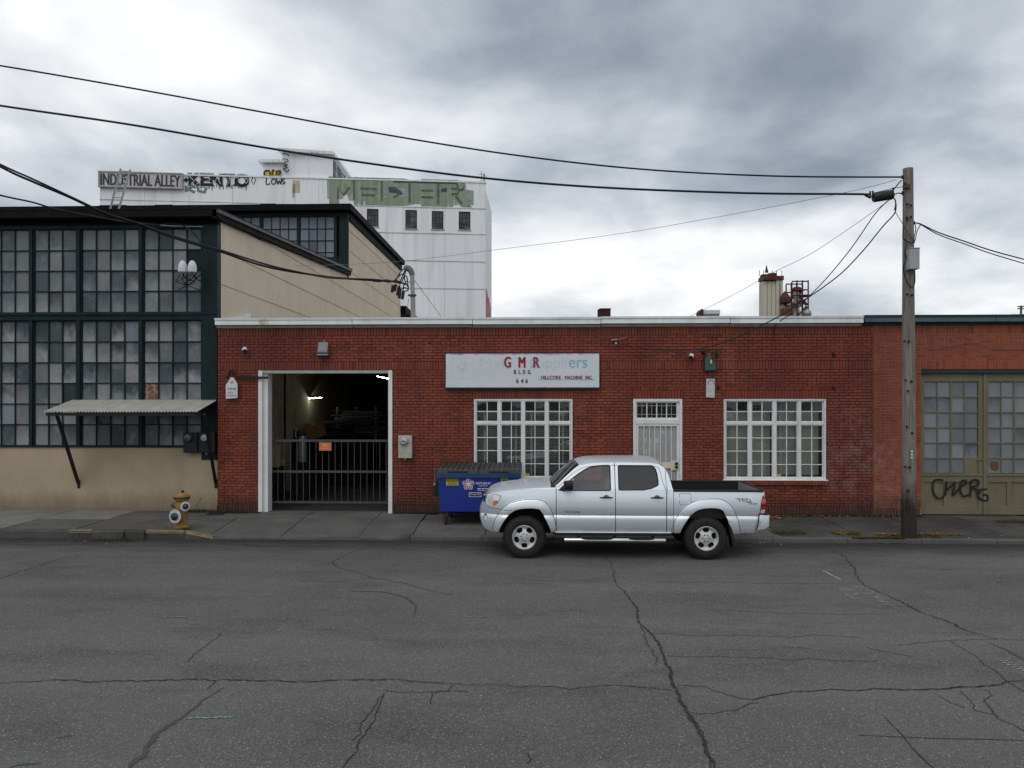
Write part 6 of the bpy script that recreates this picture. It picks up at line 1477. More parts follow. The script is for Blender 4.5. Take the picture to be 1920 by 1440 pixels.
for k in range(2):
    xa = lx0-.02+(lx1-lx0+.04)*k/2+.008; xb = lx0-.02+(lx1-lx0+.04)*(k+1)/2-.008
    up = .05 if k == 0 else .035
    def lz(y): return zt0+.03+(zt1-zt0)*(y-DY0)/(DY1-DY0)
    mb = MB(); mb.add([(xa, DY0-.03, lz(DY0)-.05), (xb, DY0-.03, lz(DY0)-.05), (xb, DY0-.02, lz(DY0)), (xa, DY0-.02, lz(DY0)), (xa, DY1, lz(DY1)), (xb, DY1, lz(DY1))], [(0,1,2,3), (3,2,5,4)])
    mb.add([(xa, DY0-.03, lz(DY0)-.06), (xb, DY0-.03, lz(DY0)-.06), (xb, DY1, lz(DY1)-.02), (xa, DY1, lz(DY1)-.02)], [(3,2,1,0)])
    mb.build('lid', lidm, db)
    n = 8
    for i in range(n):
        x = xa+.05+(xb-xa-.1)*i/(n-1); mb = MB()
        mb.prism([(x-.032, lz(DY0+.1)+.0), (x+.032, lz(DY0+.1)), (x+.02, lz(DY0+.1)+.028), (x-.02, lz(DY0+.1)+.028)], DY0+.04, DY0+.05)
        mb.v = []; mb.f = []; mb.m = []
        A_ = [(x-.034, DY0+.03, lz(DY0+.03)), (x+.034, DY0+.03, lz(DY0+.03)), (x+.02, DY0+.05, lz(DY0+.05)+.03), (x-.02, DY0+.05, lz(DY0+.05)+.03)]
        B_ = [(x-.034, DY1-.05, lz(DY1-.05)), (x+.034, DY1-.05, lz(DY1-.05)), (x+.02, DY1-.07, lz(DY1-.07)+.03), (x-.02, DY1-.07, lz(DY1-.07)+.03)]
        mb.add(A_+B_, [(0,1,2,3), (7,6,5,4), (1,5,6,2), (3,2,6,7), (0,3,7,4)]); mb.build('lid_rib', lidm, db)
    mb = MB(); xm = (xa+xb)/2; mb.box(xm-.22, xm+.22, DY0-.036, DY0-.03, lz(DY0)-.045, lz(DY0)-.015); mb.build('lid_handle_slot', MA['black'], db)
for sx, x in ((-1, lx0), (1, lx1)):
    z0, z1 = P(250, 760).z, P(250, 545).z; mb = MB(); mb.box(min(x, x+sx*.13), max(x, x+sx*.13), DY0+.25, DY1-.2, z0, z1); mb.build('fork_pocket', MA['black'], db, bevel=.006)
rodm = M('grey_lock_bar', (.12, .14, .17), .5)
mb = MB(); zr_ = P(230, 268).z; xr0 = P(228, 268).x; xr1 = P(1690, 262).x
mb.tube([Vector((xr0, DY0-.02, P(215, 500).z)), Vector((xr0, DY0-.02, zr_)), Vector((xr0+.02, DY0-.02, zr_+.005)), Vector((xr1, DY0-.02, zr_+.01)), Vector((xr1+.01, DY0-.02, zr_-.08))], .007, 6); mb.build('lock_bar', rodm, db)
mb = MB(); c = Vector((xr0, DY0-.02, P(215, 505).z)); mb.box(c.x-.02, c.x+.02, c.y-.02, c.y+.02, c.z-.05, c.z); mb.build('padlock', MA['galv'], db)
for x in (lx0+.12, lx1-.12):
    for y in (DY0+.2, DY1-.2):
        w = slot('caster', db); mb = MB(); mb.lathe([(.0, -.025), (.07, -.025), (.085, -.015), (.085, .015), (.07, .025), (0, .025)], (x+.02, y, dzb+.085), 'x', 18); mb.build('wheel', M('caster_rubber', (.03, .026, .024), .7), w, smooth=40)
        mb = MB(); mb.box(x-.03, x-.02, y-.04, y+.04, dzb+.06, zbot-.02); mb.box(x+.06, x+.07, y-.04, y+.04, dzb+.06, zbot-.02); mb.box(x-.05, x+.09, y-.07, y+.07, zbot-.02, zbot-.001); mb.build('fork', MA['rust'], w)
# decals
YD = DY0+.004
def onbody(z): return DY0+.03*(zlip0-z)/(zlip0-zbot)
def decal(x0, x1, y0, y1, col, name, lift=.003, m=None):
    a, b = P(x0, y1), P(x1, y0); mb = MB(); ya, yb = onbody(a.z)-lift, onbody(b.z)-lift
    mb.add([(a.x, ya, a.z), (b.x, ya, a.z), (b.x, yb, b.z), (a.x, yb, b.z), (a.x, ya+.002, a.z), (b.x, ya+.002, a.z), (b.x, yb+.002, b.z), (a.x, yb+.002, b.z)], [(0,1,2,3), (0,4,5,1), (1,5,6,2), (2,6,7,3), (3,7,4,0)])
    return mb.build(name, m or M(name+'_%d' % x0, col, .5, var=.1), db)
def dtext(body, x0, x1, y0, y1, mat, lift=.006, **k):
    a, b = P(x0, y1), P(x1, y0); y = onbody((a.z+b.z)/2)-lift
    return text_mb(body, (a.x+b.x)/2, (a.z+b.z)/2, b.x-a.x, b.z-a.z, y, .001, **k).build('lettering', mat, db)
wht = M('decal_white', (.62, .64, .68), .5, var=.05); 
decal(425, 636, 435, 550, (.50, .44, .04), 'caution_decal'); decal(432, 630, 438, 482, (.02, .02, .015), 'caution_band', .005); dtext('CAUTION', 445, 618, 445, 476, M('decal_yellow', (.5, .42, .04), .5), .0075, bold=.03)
for y in (492, 510, 528): decal(445, 615, y, y+8, (.16, .14, .03), 'fine_print', .005)
decal(1365, 1492, 430, 548, (.50, .40, .03), 'warning_decal'); decal(1378, 1480, 448, 472, (.05, .035, .02), 'warning_band', .005); decal(1385, 1475, 545, 580, (.42, .11, .03), 'orange_decal', .0035)
decal(816, 1026, 672, 748, None, 'plate_border', .003, wht); decal(826, 1018, 684, 738, (.008, .008, .009), 'plate_black', .005); dtext('Garbage Only', 835, 1008, 695, 725, wht, .0075, bold=.02)
dtext('REPUBLIC', 930, 1200, 495, 532, wht, shear=.25, bold=.05); dtext('SERVICES', 988, 1138, 545, 566, wht, shear=.25, bold=.02); [decal(a_, b_, 598, 615, None, 'small_print', .004, wht) for a_, b_ in ((962, 1018), (1032, 1080), (1094, 1163))]; decal(960, 1165, 633, 640, None, 'small_print', .004, wht)
# star emblem: white star, red points outlined white
ce = P(806, 530); Rr = 1.0*(P(905, 530).x-P(806, 530).x); yE = onbody(ce.z)-.004
redd = M('emblem_red', (.36, .02, .07), .5)
def star(ro, ri, lift, mat, name, n=5):
    pts = []
    for k in range(2*n):
        t = math.pi/2+k*math.pi/n; r = ro if k % 2 == 0 else ri; pts.append((ce.x+r*math.cos(t), ce.z+r*math.sin(t)))
    mb = MB(); mb.prism(pts, yE-lift, yE+.003); mb.build(name, mat, db)
for k in range(5):
    t = math.pi/2+k*2*math.pi/5; c = (ce.x+Rr*.66*math.cos(t), ce.z+Rr*.66*math.sin(t))
    for rr, mt, lf in ((.40, wht, .001), (.32, redd, .002)):
        mb = MB(); mb.lathe([(Rr*rr, 0), (Rr*rr, .003+lf)], (c[0], yE+.003, c[1]), 'y', 14); mb.build('emblem_lobe', mt, db)
    e2 = Vector((math.cos(t), 0, math.sin(t))); e1 = Vector((e2.z, 0, -e2.x)); cc = Vector((c[0], yE-.002, c[1]))+e2*Rr*.02
    text_mb('R', 0, 0, Rr*.34, Rr*.42, 0, .001, .03, frame=lambda a, b, d: cc+e1*a+e2*b+Vector((0, -d-.0015, 0))).build('emblem_letter', wht, db)
star(Rr*.52, Rr*.24, .0045, wht, 'emblem_star')

# ------------------------------------------------------------------ utility pole
PY = 15.42
pb_, pt_ = at(1704.5, 1003, PY), at(1702.5, 316, PY)
px_ = (pb_.x+pt_.x)/2
up_ = thing('utility_pole', 'weathered wooden utility pole with grey box on the right-hand pavement', 'utility pole', (pb_.x, PY, low_z(PY)))
mb = MB(); n = 26; pts = []; rs = []
for i in range(n+1):
    f = i/n; z = -.3+(pt_.z+.3)*f; pts.append((pb_.x+(pt_.x-pb_.x)*f, PY, z)); rs.append(.147-.053*f)
mb.tube(pts, rs, 22)
g = NG('pole_wood'); p_ = g.pos((5, 5, .22)); c_ = g.mix(g.ramp(g.noise(p_, 6, 7, .65), .3, .7), (.12, .105, .094), (.31, .28, .25))
c_ = g.mix(g.ramp(g.noise(g.pos((9, 9, .15)), 9, 5, .7), .56, .66, 0, .8), c_, (.02, .017, .015))
sp_ = g.n('ShaderNodeSeparateXYZ'); g.set(sp_.inputs[0], g.pos())
c_ = g.mix(g.ramp(g.math('ADD', sp_.outputs[2], g.math('MULTIPLY', g.noise(g.pos((3, 3, 1)), 3, 5, .7), -.9)), .2, .75, .88, 0), c_, (.016, .012, .010))
g.surf(c_, .9, 0, g.bump(g.noise(g.pos((9, 9, .4)), 9, 6, .7), .8, .02), .2)
mb.build('pole', g.mat, up_, smooth=50)
def polept(px, py, dy=0): return at(px, py, PY-dy)
for px, py in ((1701,383),(1708,385),(1697,344),(1700,408),(1708,407),(1701,412),(1698,713),(1709,715),(1702,733),(1700,800),(1710,812),(1697,875),(1705,876),(1702,920),(1701,552),(1710,553),(1696,640),(1704,640)):
    p = polept(px, py, .13); mb = MB(); mb.lathe([(.026, 0), (.022, .018), (.0, .024)], p, 'y', 8); mb.build('bolt_head', MA['black'], up_)
mb = MB()
for i, py in enumerate((846, 852, 858)):
    p = polept(1709.5, py, .125); mb = MB(); mb.lathe([(.022, 0), (.02, .008), (0, .01)], p, 'y', 12); mb.build('number_tag', MA['plastic_w'], up_)
for py, w in ((323, .11), ):
    pass
# hardware at the head
mb = MB(); a = polept(1697, 351, .05); mb.box(a.x-.05, a.x+.06, PY-.14, PY-.05, a.z-.04, a.z+.04); mb.build('clevis', MA['rust'], up_)
for py in (332, 362, 418):
    p = polept(1693 if py < 400 else 1713, py, 0); mb = MB(); mb.tube([p+Vector((.08 if py < 400 else -.08, 0, 0)), p], .015, 6); mb.tube([p-Vector((0, 0, .03)), p+Vector((0, 0, .03))], .03, 8); mb.build('insulator', MA['black'], up_)
bx = thing('pole_box', 'pale grey equipment box strapped to the utility pole', 'box', tuple(at(1710, 506, PY-.2)))
a, b = at(1701, 506, PY-.15), at(1719.5, 468, PY-.15); mb = MB(); mb.box(a.x, b.x, PY-.26, PY-.09, a.z, b.z); mb.build('case', M('pale_grey_box', (.36, .37, .37), .5, var=.06), bx, bevel=.012)
mb = MB(); mb.box(a.x-.006, b.x+.006, PY-.266, PY-.085, b.z-.001, b.z+.02); mb.build('lid', MA['galv'], bx, bevel=.004)
for pts in ([(1700,459),(1697,470),(1699,485),(1694,500),(1696,515),(1703,533),(1710,538),(1715,530),(1715,507)], [(1694,425),(1693,445),(1697,450),(1706,455),(1714,455)]):
    mb = MB(); mb.tube(smooth_path([polept(x, y, .14) for x, y in pts], 5), .012, 6); mb.build('riser_cable', MA['cable'], bx)

# ------------------------------------------------------------------ overhead lines
def wire(pts, r, label, mat='cable', name='overhead_wire', k=8, group='overhead lines'):
    mb = MB(); mb.tube(smooth_path(pts, k), r, 6); return mb.build(name, MA[mat], label=label, cat='wire', group=group, smooth=60)
def wpx(pts, Ya, Yb):      # depth runs evenly along the wire
    n = len(pts)-1; out = []
    x0, x1 = pts[0][0], pts[-1][0]
    return [at(x, y, Ya+(Yb-Ya)*(x-x0)/(x1-x0)) for x, y in pts]
wire(wpx([(-260,82),(0,123),(240,164),(480,208),(720,252),(960,290),(1200,317),(1450,330),(1692,332)], 14.6, PY), .017, 'topmost black overhead line from the pole to the upper left')
wire(wpx([(-260,158),(0,198),(240,233),(480,274),(640,299),(880,331),(1120,351),(1400,362),(1610,364),(1622,366),(1632,371)], 14.6, PY-.1), .022, 'second thick black overhead line ending at the splice closure')
wire(wpx([(-200,205),(0,312),(60,340),(131,370),(200,402),(258,420),(330,447),(411,471),(500,500),(600,517),(660,523),(745,528)], 14.0, 17.9), .026, 'thick twisted service bundle from the left to the service mast')
wire(wpx([(-200,211),(0,308),(60,335),(131,368),(200,400),(258,418),(330,444),(411,468),(500,496),(560,510),(620,521),(700,524),(748,530)], 13.93, 17.83), .02, 'thinner strand twisted round the service bundle')
wire(wpx([(-200,318),(0,366),(60,379),(110,393),(210,412),(258,418),(300,422)], 14.0, 17.55), .019, 'lower left line running to the floodlight cables')
wire(wpx([(300,422),(330,424),(380,425)], 17.55, 17.6), .010, 'short pale tail wire along the window head', 'grey_cable')
wire([at(480,505,24.5)]+wpx([(492,501),(645,496),(760,489),(940,467),(1150,440),(1350,406),(1560,366),(1640,348),(1680,337)], 24.5, PY), .0055, 'long thin grey wire from the tan wall to the pole head', 'grey_cable')
wire(wpx([(1255,607),(1300,590),(1380,550),(1450,511),(1520,476),(1590,430),(1640,395),(1672,372)], 22.0, PY), .0055, 'thin straight grey wire from the roof to the splice closure', 'grey_cable')
wire(wpx([(1665,376),(1640,402),(1600,460),(1560,510),(1520,553),(1490,582),(1478,592),(1462,602),(1453,612),(1451,625),(1452,640)][::-1], FY-.04, PY)[::-1], .010, 'service drop looping down onto the brick below the white cornice')
wire(wpx([(1679,378),(1680,388),(1676,402),(1655,425),(1620,468),(1580,510),(1540,541),(1500,568),(1470,588),(1430,609),(1380,633),(1330,650),(1280,657),(1230,656),(1190,650),(1160,644)][::-1], FY-.06, PY)[::-1], .012, 'heavier service drop sagging across the front to the cable clamp')
wire(wpx([(1714,418),(1726,420),(1760,436),(1810,453),(1860,470),(1930,489),(2040,520)], PY, 15.0), .012, 'upper of two lines leaving the pole to the right')
wire(wpx([(1714,418),(1726,421),(1760,440),(1810,458),(1860,476),(1930,497),(2040,530)], PY-.05, 14.95), .010, 'lower of two lines leaving the pole to the right')
wire([polept(1715,418,.05), polept(1717,430,.1), polept(1714,445,.14), polept(1713,456,.14)], .009, 'small drip loop beside the pole above the grey box')
wire([polept(1727,420,.05), polept(1720,432,.1), polept(1717,445,.14), polept(1714,456,.14)], .009, 'second drip loop beside the pole above the grey box')
wire([polept(1679,398,.1), polept(1700,432,.14), polept(1714,455,.14)], .006, 'thin guy strand crossing the pole face')
# splice closure on the strand
sc_ = thing('splice_closure', 'black ribbed splice closure hanging on the line left of the pole', 'closure', tuple(at(1655, 375, PY-.1)))
a, b = at(1636.5, 370.5, PY-.12), at(1674.5, 364.5, PY-.12); d = (b-a)
mb = MB(); mb.tube([a, a+d*.02, a+d*.06, a+d*.94, a+d*.98, b], [.05, .085, .095, .095, .085, .05], 14); mb.build('shell', M('closure_black', (.014, .016, .017), .5), sc_, smooth=40)
for f in (.15, .3, .45, .6, .75, .88):
    mb = MB(); q = a+d*f; mb.tube([q-d*.012, q+d*.012], .1, 14); mb.build('rib', M('closure_rib', (.018, .02, .021), .5), sc_)
mb = MB(); mb.tube([a+Vector((0, 0, .09)), b+Vector((0, 0, .12)), polept(1694, 350, .1)], .006, 5); mb.build('hanger_strand', MA['cable'], sc_)
for f in (-.13, .0, 1.0):
    q = a+d*f+Vector((0, 0, .1)); mb = MB(); mb.tube([q-Vector((0, 0, .1)), q+Vector((0, 0, .035))], .018, 6); mb.build('clamp', MA['cable'], sc_)
for pts in ([(1674,366),(1684,362),(1692,364)], [(1674,370),(1679,376),(1679,386),(1677,394)], [(1676,355),(1684,345),(1690,338)]):
    mb = MB(); mb.tube(smooth_path([polept(x, y, .1) for x, y in pts], 4), .012, 6); mb.build('tail_cable', MA['cable'], sc_)

# ------------------------------------------------------------------ service mast on the workshop roof
MY = 17.95
ms = thing('service_mast', 'grey service mast with goose-neck weatherhead and dangling splices on the roof edge', 'mast', (ax(774, MY), MY, ZT+.18))
T_ = lambda x, y, Y=MY: at(700+x/12, 480+y/12, Y)
mb = MB(); lo = T_(900, 1380); lo.z = ZT+.1; mb.tube([lo, T_(888, 900)], .056, 16); mb.build('lower_pipe', M('weathered_pipe', (.30, .28, .25), .6, var=.15), ms, smooth=40)
mb = MB(); mb.tube([T_(888, 900), T_(875, 430)], .050, 16); mb.build('upper_pipe', M('blue_grey_pipe', (.25, .30, .31), .45, var=.1), ms, smooth=40)
mb = MB(); c = T_(885, 895); mb.tube([c-Vector((0, 0, .03)), c+Vector((0, 0, .03))], .064, 16); mb.box(c.x-.1, c.x+.1, MY-.075, MY-.06, c.z-.02, c.z+.025); mb.build('rusty_collar', MA['rust'], ms)
mb = MB(); c = T_(880, 590); mb.tube([c-Vector((0, 0, .014)), c+Vector((0, 0, .014))], .06, 16); mb.tube([c-Vector((.05, .03, 0)), c-Vector((.15, .06, -.01))], .012, 6); mb.build('strap', MA['galv'], ms)
mb = MB(); pts = [T_(872, 430), T_(868, 385), T_(845, 330), T_(790, 280), T_(735, 262), T_(690, 258)]; mb.tube(pts, [.062, .066, .072, .078, .064, .03], 14); mb.build('weatherhead', M('cast_hood', (.16, .145, .13), .6, var=.15), ms, smooth=50)
for k, pts in enumerate(([(700,285),(640,330),(580,410),(530,490),(470,560)], [(715,300),(690,380),(640,490),(610,570)], [(735,320),(700,440),(660,530),(640,600)], [(690,390),(620,420),(560,460),(500,550)], [(720,440),(755,480),(770,590),(790,720),(775,770),(700,800)], [(710,450),(700,520),(740,620),(780,700)], [(600,610),(600,690),(620,790)], [(690,600),(680,700),(670,800)], [(640,730),(720,715),(790,745)], [(0,545),(120,575),(300,540),(500,590),(700,620),(745,645)], [(0,575),(140,540),(320,580),(520,560),(720,640)])):
    mb = MB(); mb.tube(smooth_path([T_(x, y, MY-.08-.015*(k % 4)) for x, y in pts], 5), .014 if k < 9 else .02, 6); mb.build('lead', MA['cable'], ms)
for x0, y0, x1, y1 in ((505,640,470,790), (445,660,420,820), (580,680,540,890), (610,740,580,955), (680,790,650,975)):
    mb = MB(); mb.tube([T_(x0, y0, MY-.12), T_(x1, y1, MY-.12)], .036, 10); mb.build('splice_sleeve', MA['cable'], ms, smooth=40)
for pa, pb, Yb in (((775, 522), (826, 592), 20.5), ((766, 560), (763, 590), 18.6)):
    mb = MB(); mb.tube([at(*pa, MY), at(*pb, Yb)], .006, 5); mb.build('guy_wire', MA['galv'], ms)

# ------------------------------------------------------------------ silver double-cab pickup
TY = 13.30                                    # the plane of its near wheel arches
TX = ax(899, TY); TK = ax(1443.5, TY)-TX
YC = .91                                      # half width
def tx1(zx): return at(880+zx/6.4, HOR, TY).x-TX
def tx2(zx): return at(1160+zx/6.4, HOR, TY).x-TX
def tz(zy, dy=0.0, px=1170): return at(px, 840+zy/6.4, TY+dy).z
trk = thing('pickup_truck', 'silver four-door pickup truck parked at the kerb in front of the brick workshop', 'truck', (TX+2.5, TY+YC, 0))
paint = NG('silver_paint')
fl_ = paint.noise(paint.pos(), 900, 2, .5)
paint.surf(paint.mix(paint.ramp(fl_, .3, .7), (.70, .75, .79), (.84, .885, .92)), .40, .72, None, .5, .35, .06)
PT = paint.mat
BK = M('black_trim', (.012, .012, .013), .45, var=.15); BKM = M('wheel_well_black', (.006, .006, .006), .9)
CHR = M('bright_chrome', (.62, .63, .64), .18, metal=1.0, var=.04); ALY = M('alloy_wheel', (.66, .66, .65), .35, metal=.6, var=.08, vscale=12); RUB = M('tyre_rubber', (.014, .0135, .013), .75, var=.3, vscale=8)
TG1 = glass_mat('cab_glass', (.80, .84, .82), 2.4, .01, .03); TG2 = glass_mat('privacy_glass', (.03, .032, .037), 1.5, .01, .02)
def lerp_pts(P):
    xs = [p[0] for p in P]; zs = [p[1] for p in P]
    def f(x):
        if x <= xs[0]: return zs[0]
        for i in range(len(xs)-1):
            if x <= xs[i+1]:
                t = (x-xs[i])/(xs[i+1]-xs[i]); return zs[i]+(zs[i+1]-zs[i])*t
        return zs[-1]
    return f
def smoothed(P, k=8):
    q = smooth_path([(p[0], p[1], 0) for p in P], k); return lerp_pts([(v.x, v.y) for v in q])
XW1, XW2 = tx1(660), tx2(1055); WR = .375
# half width of the body by height
W_ = smoothed([(.40,.80),(.47,.838),(.52,.856),(.58,.867),(.64,.873),(.70,.874),(.735,.868),(.752,.855)], 5)
W2_ = smoothed([(.752,.855),(.764,.847),(.775,.855),(.82,.864),(.90,.871),(1.0,.868),(1.08,.859),(1.15,.846),(1.19,.838),(1.215,.832)], 5)
def roofw(z): return .835-(z-1.215)*.33
def base_w(z): return W_(z) if z < .752 else W2_(z) if z < 1.215 else roofw(z)
def plan(x): 
    a = max(0, (.62-x)/.62); b = max(0, (x-4.75)/.4)
    return -.26*a**2.4-.07*b**2
# flares
def polar_fn(pts, cx, cz):
    L = sorted([(math.atan2(z-cz, x-cx), math.hypot(x-cx, z-cz)) for x, z in pts]); return lerp_pts(L)
def zz_(zy): return tz(zy)
fo1 = polar_fn([(tx1(x), zz_(y)) for x, y in ((268,1010),(290,920),(330,830),(380,755),(450,690),(520,660),(600,640),(680,628),(760,626),(840,630),(905,648),(945,690),(985,760),(1012,830),(1032,910),(1048,1010))], XW1, .36)
fi1 = polar_fn([(tx1(x), zz_(y)) for x, y in ((352,1015),(385,940),(425,870),(480,805),(560,752),(630,737),(700,732),(780,733),(840,741),(875,785),(910,850),(945,925),(980,1015))], XW1, .36)
fo2 = polar_fn([(tx2(x), zz_(y)) for x, y in ((640,1005),(660,930),(690,850),(735,775),(790,715),(850,675),(920,645),(980,625),(1050,612),(1150,610),(1240,613),(1290,633),(1340,672),(1375,720),(1405,775),(1430,840),(1450,905),(1468,1000))], XW2, .36)
fi2 = polar_fn([(tx2(x), zz_(y)) for x, y in ((745,1012),(775,940),(805,890),(870,805),(915,765),(970,735),(1060,720),(1150,718),(1215,726),(1255,750),(1280,795),(1325,905),(1378,1012))], XW2, .36)
def flare(x, z):
    v = 0.0
    for cx, fo, fi in ((XW1, fo1, fi1), (XW2, fo2, fi2)):
        if abs(x-cx) < .75 and z > .40:
            a = math.atan2(z-.36, x-cx); r = math.hypot(x-cx, z-.36)
            d = fo(a)-r; w = max(.03, fo(a)-fi(a))
            if d > -.004: 
                t = min(1, (d+.004)/.012); q = min(1, max(0, d/w))
                v = max(v, t*(.008+.026*math.sin(q*1.5)))
    return v
def halfw(x, z): return base_w(z)+plan(x)+flare(x, z)
def zlo_body(x):
    z = lo_f(x)
    for cx, fi in ((XW1, fi1), (XW2, fi2)):
        if abs(x-cx) < .62:
            # solve the arch height at this x by scanning its polar curve
            best = None
            for k in range(61):
                a = R(2+176*k/60); r = fi(a); px = cx+r*math.cos(a); pz = .36+r*math.sin(a)
                if best is None or True:
                    pts_ = arch_cache.setdefault((cx, k), (px, pz))
            L = arch_line[cx]
            if L[0][0] < x < L[-1][0]: z = max(z, L_f[cx](x))
    return z
arch_cache = {}; arch_line = {}; L_f = {}
for cx, fi in ((XW1, fi1), (XW2, fi2)):
    L = [(cx+fi(R(a))*math.cos(R(a)), .36+fi(R(a))*math.sin(R(a))) for a in range(172, 7, -2)]
    M_ = [L[0]]
    for p in L[1:]:
        if p[0] > M_[-1][0]+1e-4: M_.append(p)
    arch_line[cx] = M_; L_f[cx] = lerp_pts(M_)
lo_f = lerp_pts([(-.01,.70),(.0,.66),(.02,.58),(.06,.52),(.12,.475),(.22,.455),(1.0,.455),(1.30,.468),(3.35,.468),(3.42,.462),(4.55,.455),(4.80,.475),(4.88,.52),(4.95,.70),(4.99,.82)])
top_f = smoothed([(-.004,.80),(.02,.865),(.06,.885),(.085,.93),(.10,1.01),(.125,1.09),(.165,1.132),(.30,1.162),(.50,1.19),(.75,1.217),(1.0,1.234),(1.22,1.245),(1.33,1.252),(1.40,1.30),(1.50,1.395),(1.60,1.483),(1.70,1.567),(1.78,1.617),(1.87,1.648),(2.0,1.668),(2.25,1.678),(2.6,1.680),(2.95,1.676),(3.10,1.664),(3.19,1.642),(3.26,1.590),(3.31,1.515),(3.345,1.42),(3.37,1.32),(3.392,1.22)], 6)
ZBED = 1.193
def zhi_body(x): return top_f(x) if x < 3.40 else ZBED
# window apertures on the near side (x -> bottom, top)
WF0, WF1 = tx1(1092), tx1(1702); WRr0, WRr1 = tx2(6), tx2(491)
wft = smoothed([(WF0,1.205),(tx1(1200),1.355),(tx1(1300),1.468),(tx1(1390),1.553),(tx1(1450),1.595),(tx1(1520),1.618),(tx1(1600),1.628),(WF1,1.632)], 5)
wrt = lerp_pts([(WRr0,1.630),(tx2(420),1.628),(tx2(460),1.58),(tx2(478),1.48),(WRr1,1.33)])
wrb = lerp_pts([(WRr0,1.205),(tx2(300),1.208),(tx2(400),1.235),(tx2(485),1.288),(WRr1,1.31)])
def corner(x, a, b, r):
    d = min(x-a, b-x)
    return r-math.sqrt(max(0, r*r-(r-d)**2)) if 0 <= d < r else 0
def win_iv(x):
    for a, b, lo, hi in ((WF0, WF1, lambda q: 1.196, wft), (WRr0, WRr1, wrb, wrt)):
        if a < x < b:
            l, h = lo(x), hi(x); c = corner(x, a, b, .035)
            if a == WF0 and x < a+.1: c = 0
            if h-l > 2*c+.006: return (l+c, h-c)
    return None
def xs_range(a, b, step=.013):
    S = {a, b}
    n = int((b-a)/step)+1
    for i in range(n+1): S.add(a+(b-a)*i/n)
    for L in arch_line.values():
        for p in L:
            if a < p[0] < b: S.add(p[0])
    for w in (WF0, WF1, WRr0, WRr1):
        for d in (-.0005, .0005, .002, .005, .01, .018, .028, -.002, -.005, -.01, -.018, -.028):
            if a < w+d < b: S.add(w+d)
    out = []
    for v in sorted(S):
        if not out or v-out[-1] > .0004: out.append(v)
    return out
ZR = sorted(set([round(.42+.0135*i, 4) for i in range(96)]+[.745,.752,.758,.764,.770,.776,.782,1.19,1.2,1.215]))
def sheet_cols(mb, xs, ivf, yf, side):
    """vertical strips between neighbouring columns; each column is a list of (z0, z1) spans"""
    def col(x, z0, z1):
        zs = [z0]+[z for z in ZR if z0+.003 < z < z1-.003]+[z1]; return zs
    for xa, xb in zip(xs[:-1], xs[1:]):
        for (a0, a1), (b0, b1) in zip(ivf(xa), ivf(xb)):
            if a1-a0 < 1e-4 and b1-b0 < 1e-4: continue
            Z = [z for z in ZR if min(a0, b0)+.003 < z < max(a1, b1)-.003]
            A_ = [min(max(z, a0), a1) for z in [a0]+Z+[a1]]; B_ = [min(max(z, b0), b1) for z in [b0]+Z+[b1]]
            for i in range(len(A_)-1):
                q = [(xa, A_[i]), (xb, B_[i]), (xb, B_[i+1]), (xa, A_[i+1])]
                u = []
                for p in q:
                    if not any(abs(p[0]-r[0]) < 1e-6 and abs(p[1]-r[1]) < 1e-6 for r in u): u.append(p)
                if len(u) < 3: continue
                P = [(TX+x, TY+YC-side*yf(x, z), z) for x, z in u]
                mb.add(P if side > 0 else P[::-1], [tuple(range(len(P)))])
def iv_body(x):
    lo, hi = zlo_body(x), zhi_body(x); w = win_iv(x)
    if w: return [(lo, w[0]), (w[1], hi)]
    m = 1.4 if (1.417 < x < 3.3) else (lo+hi)/2
    m = min(max(m, lo), hi)
    return [(lo, m), (m, hi)]
GAP = .004
XD0, XD1, XD2, XC = tx1(1043), tx1(1757), tx2(580), 3.398
XB0, XB1 = tx2(668), 4.985
segs = [('front_fender', -.004, XD0-GAP), ('front_door', XD0+GAP, XD1-GAP), ('rear_door', XD1+GAP, XD2-GAP), ('cab_corner', XD2+GAP, XC), ('bed_side', XB0, XB1)]
parts = {}
for side in (1, -1):
    for nm, a, b in segs:
        mb = MB(); sheet_cols(mb, xs_range(a, b), iv_body, halfw, side)
        parts[(nm, side)] = mb.build(nm, PT, trk, weld=.0003, smooth=32)
        # dark return behind panel gaps
# inner dark shell so gaps and arches read as depth
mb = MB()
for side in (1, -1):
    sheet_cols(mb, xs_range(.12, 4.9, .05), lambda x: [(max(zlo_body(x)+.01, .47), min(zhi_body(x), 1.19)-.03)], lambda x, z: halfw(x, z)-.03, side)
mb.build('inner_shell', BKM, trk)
# top sheets: nose, hood, windscreen, roof, rear window
def top_sheet(name, a, b, mat, crown, bulge, n=24, inset=0.0, step=.02, edge=1.0):
    mb = MB(); xs = [a+(b-a)*i/max(1, int((b-a)/step)) for i in range(max(1, int((b-a)/step))+1)]
    rows = []
    for x in xs:
        z = zhi_body(x); w = halfw(x, z)-inset; row = []
        for j in range(n+1):
            t = math.sin((j/n*2-1)*math.pi/2)
            f = 1-abs(t)**2.6
            row.append((TX+x-bulge(x)*f, TY+YC-w*t, z+crown(x)*f))
        rows.append(row)
    m = n+1; mb.v = [p for r in rows for p in r]
    mb.f = [(i*m+j, i*m+j+1, (i+1)*m+j+1, (i+1)*m+j) for i in range(len(xs)-1) for j in range(n)]; mb.m = [0]*len(mb.f)
    return mb.build(name, mat, trk, smooth=40)
cr_h = lambda x: .02+.045*min(1, max(0, (x-.1)/.25)); bl_h = lambda x: .045*max(0, 1-x/.6)
top_sheet('nose', -.004, .12, PT, cr_h, bl_h)
top_sheet('hood', .122, 1.255, PT, cr_h, bl_h)
top_sheet('cowl', 1.256, 1.345, BK, lambda x: .058, lambda x: .02*(x-1.25)/.1)
bl_w = lambda x: .16
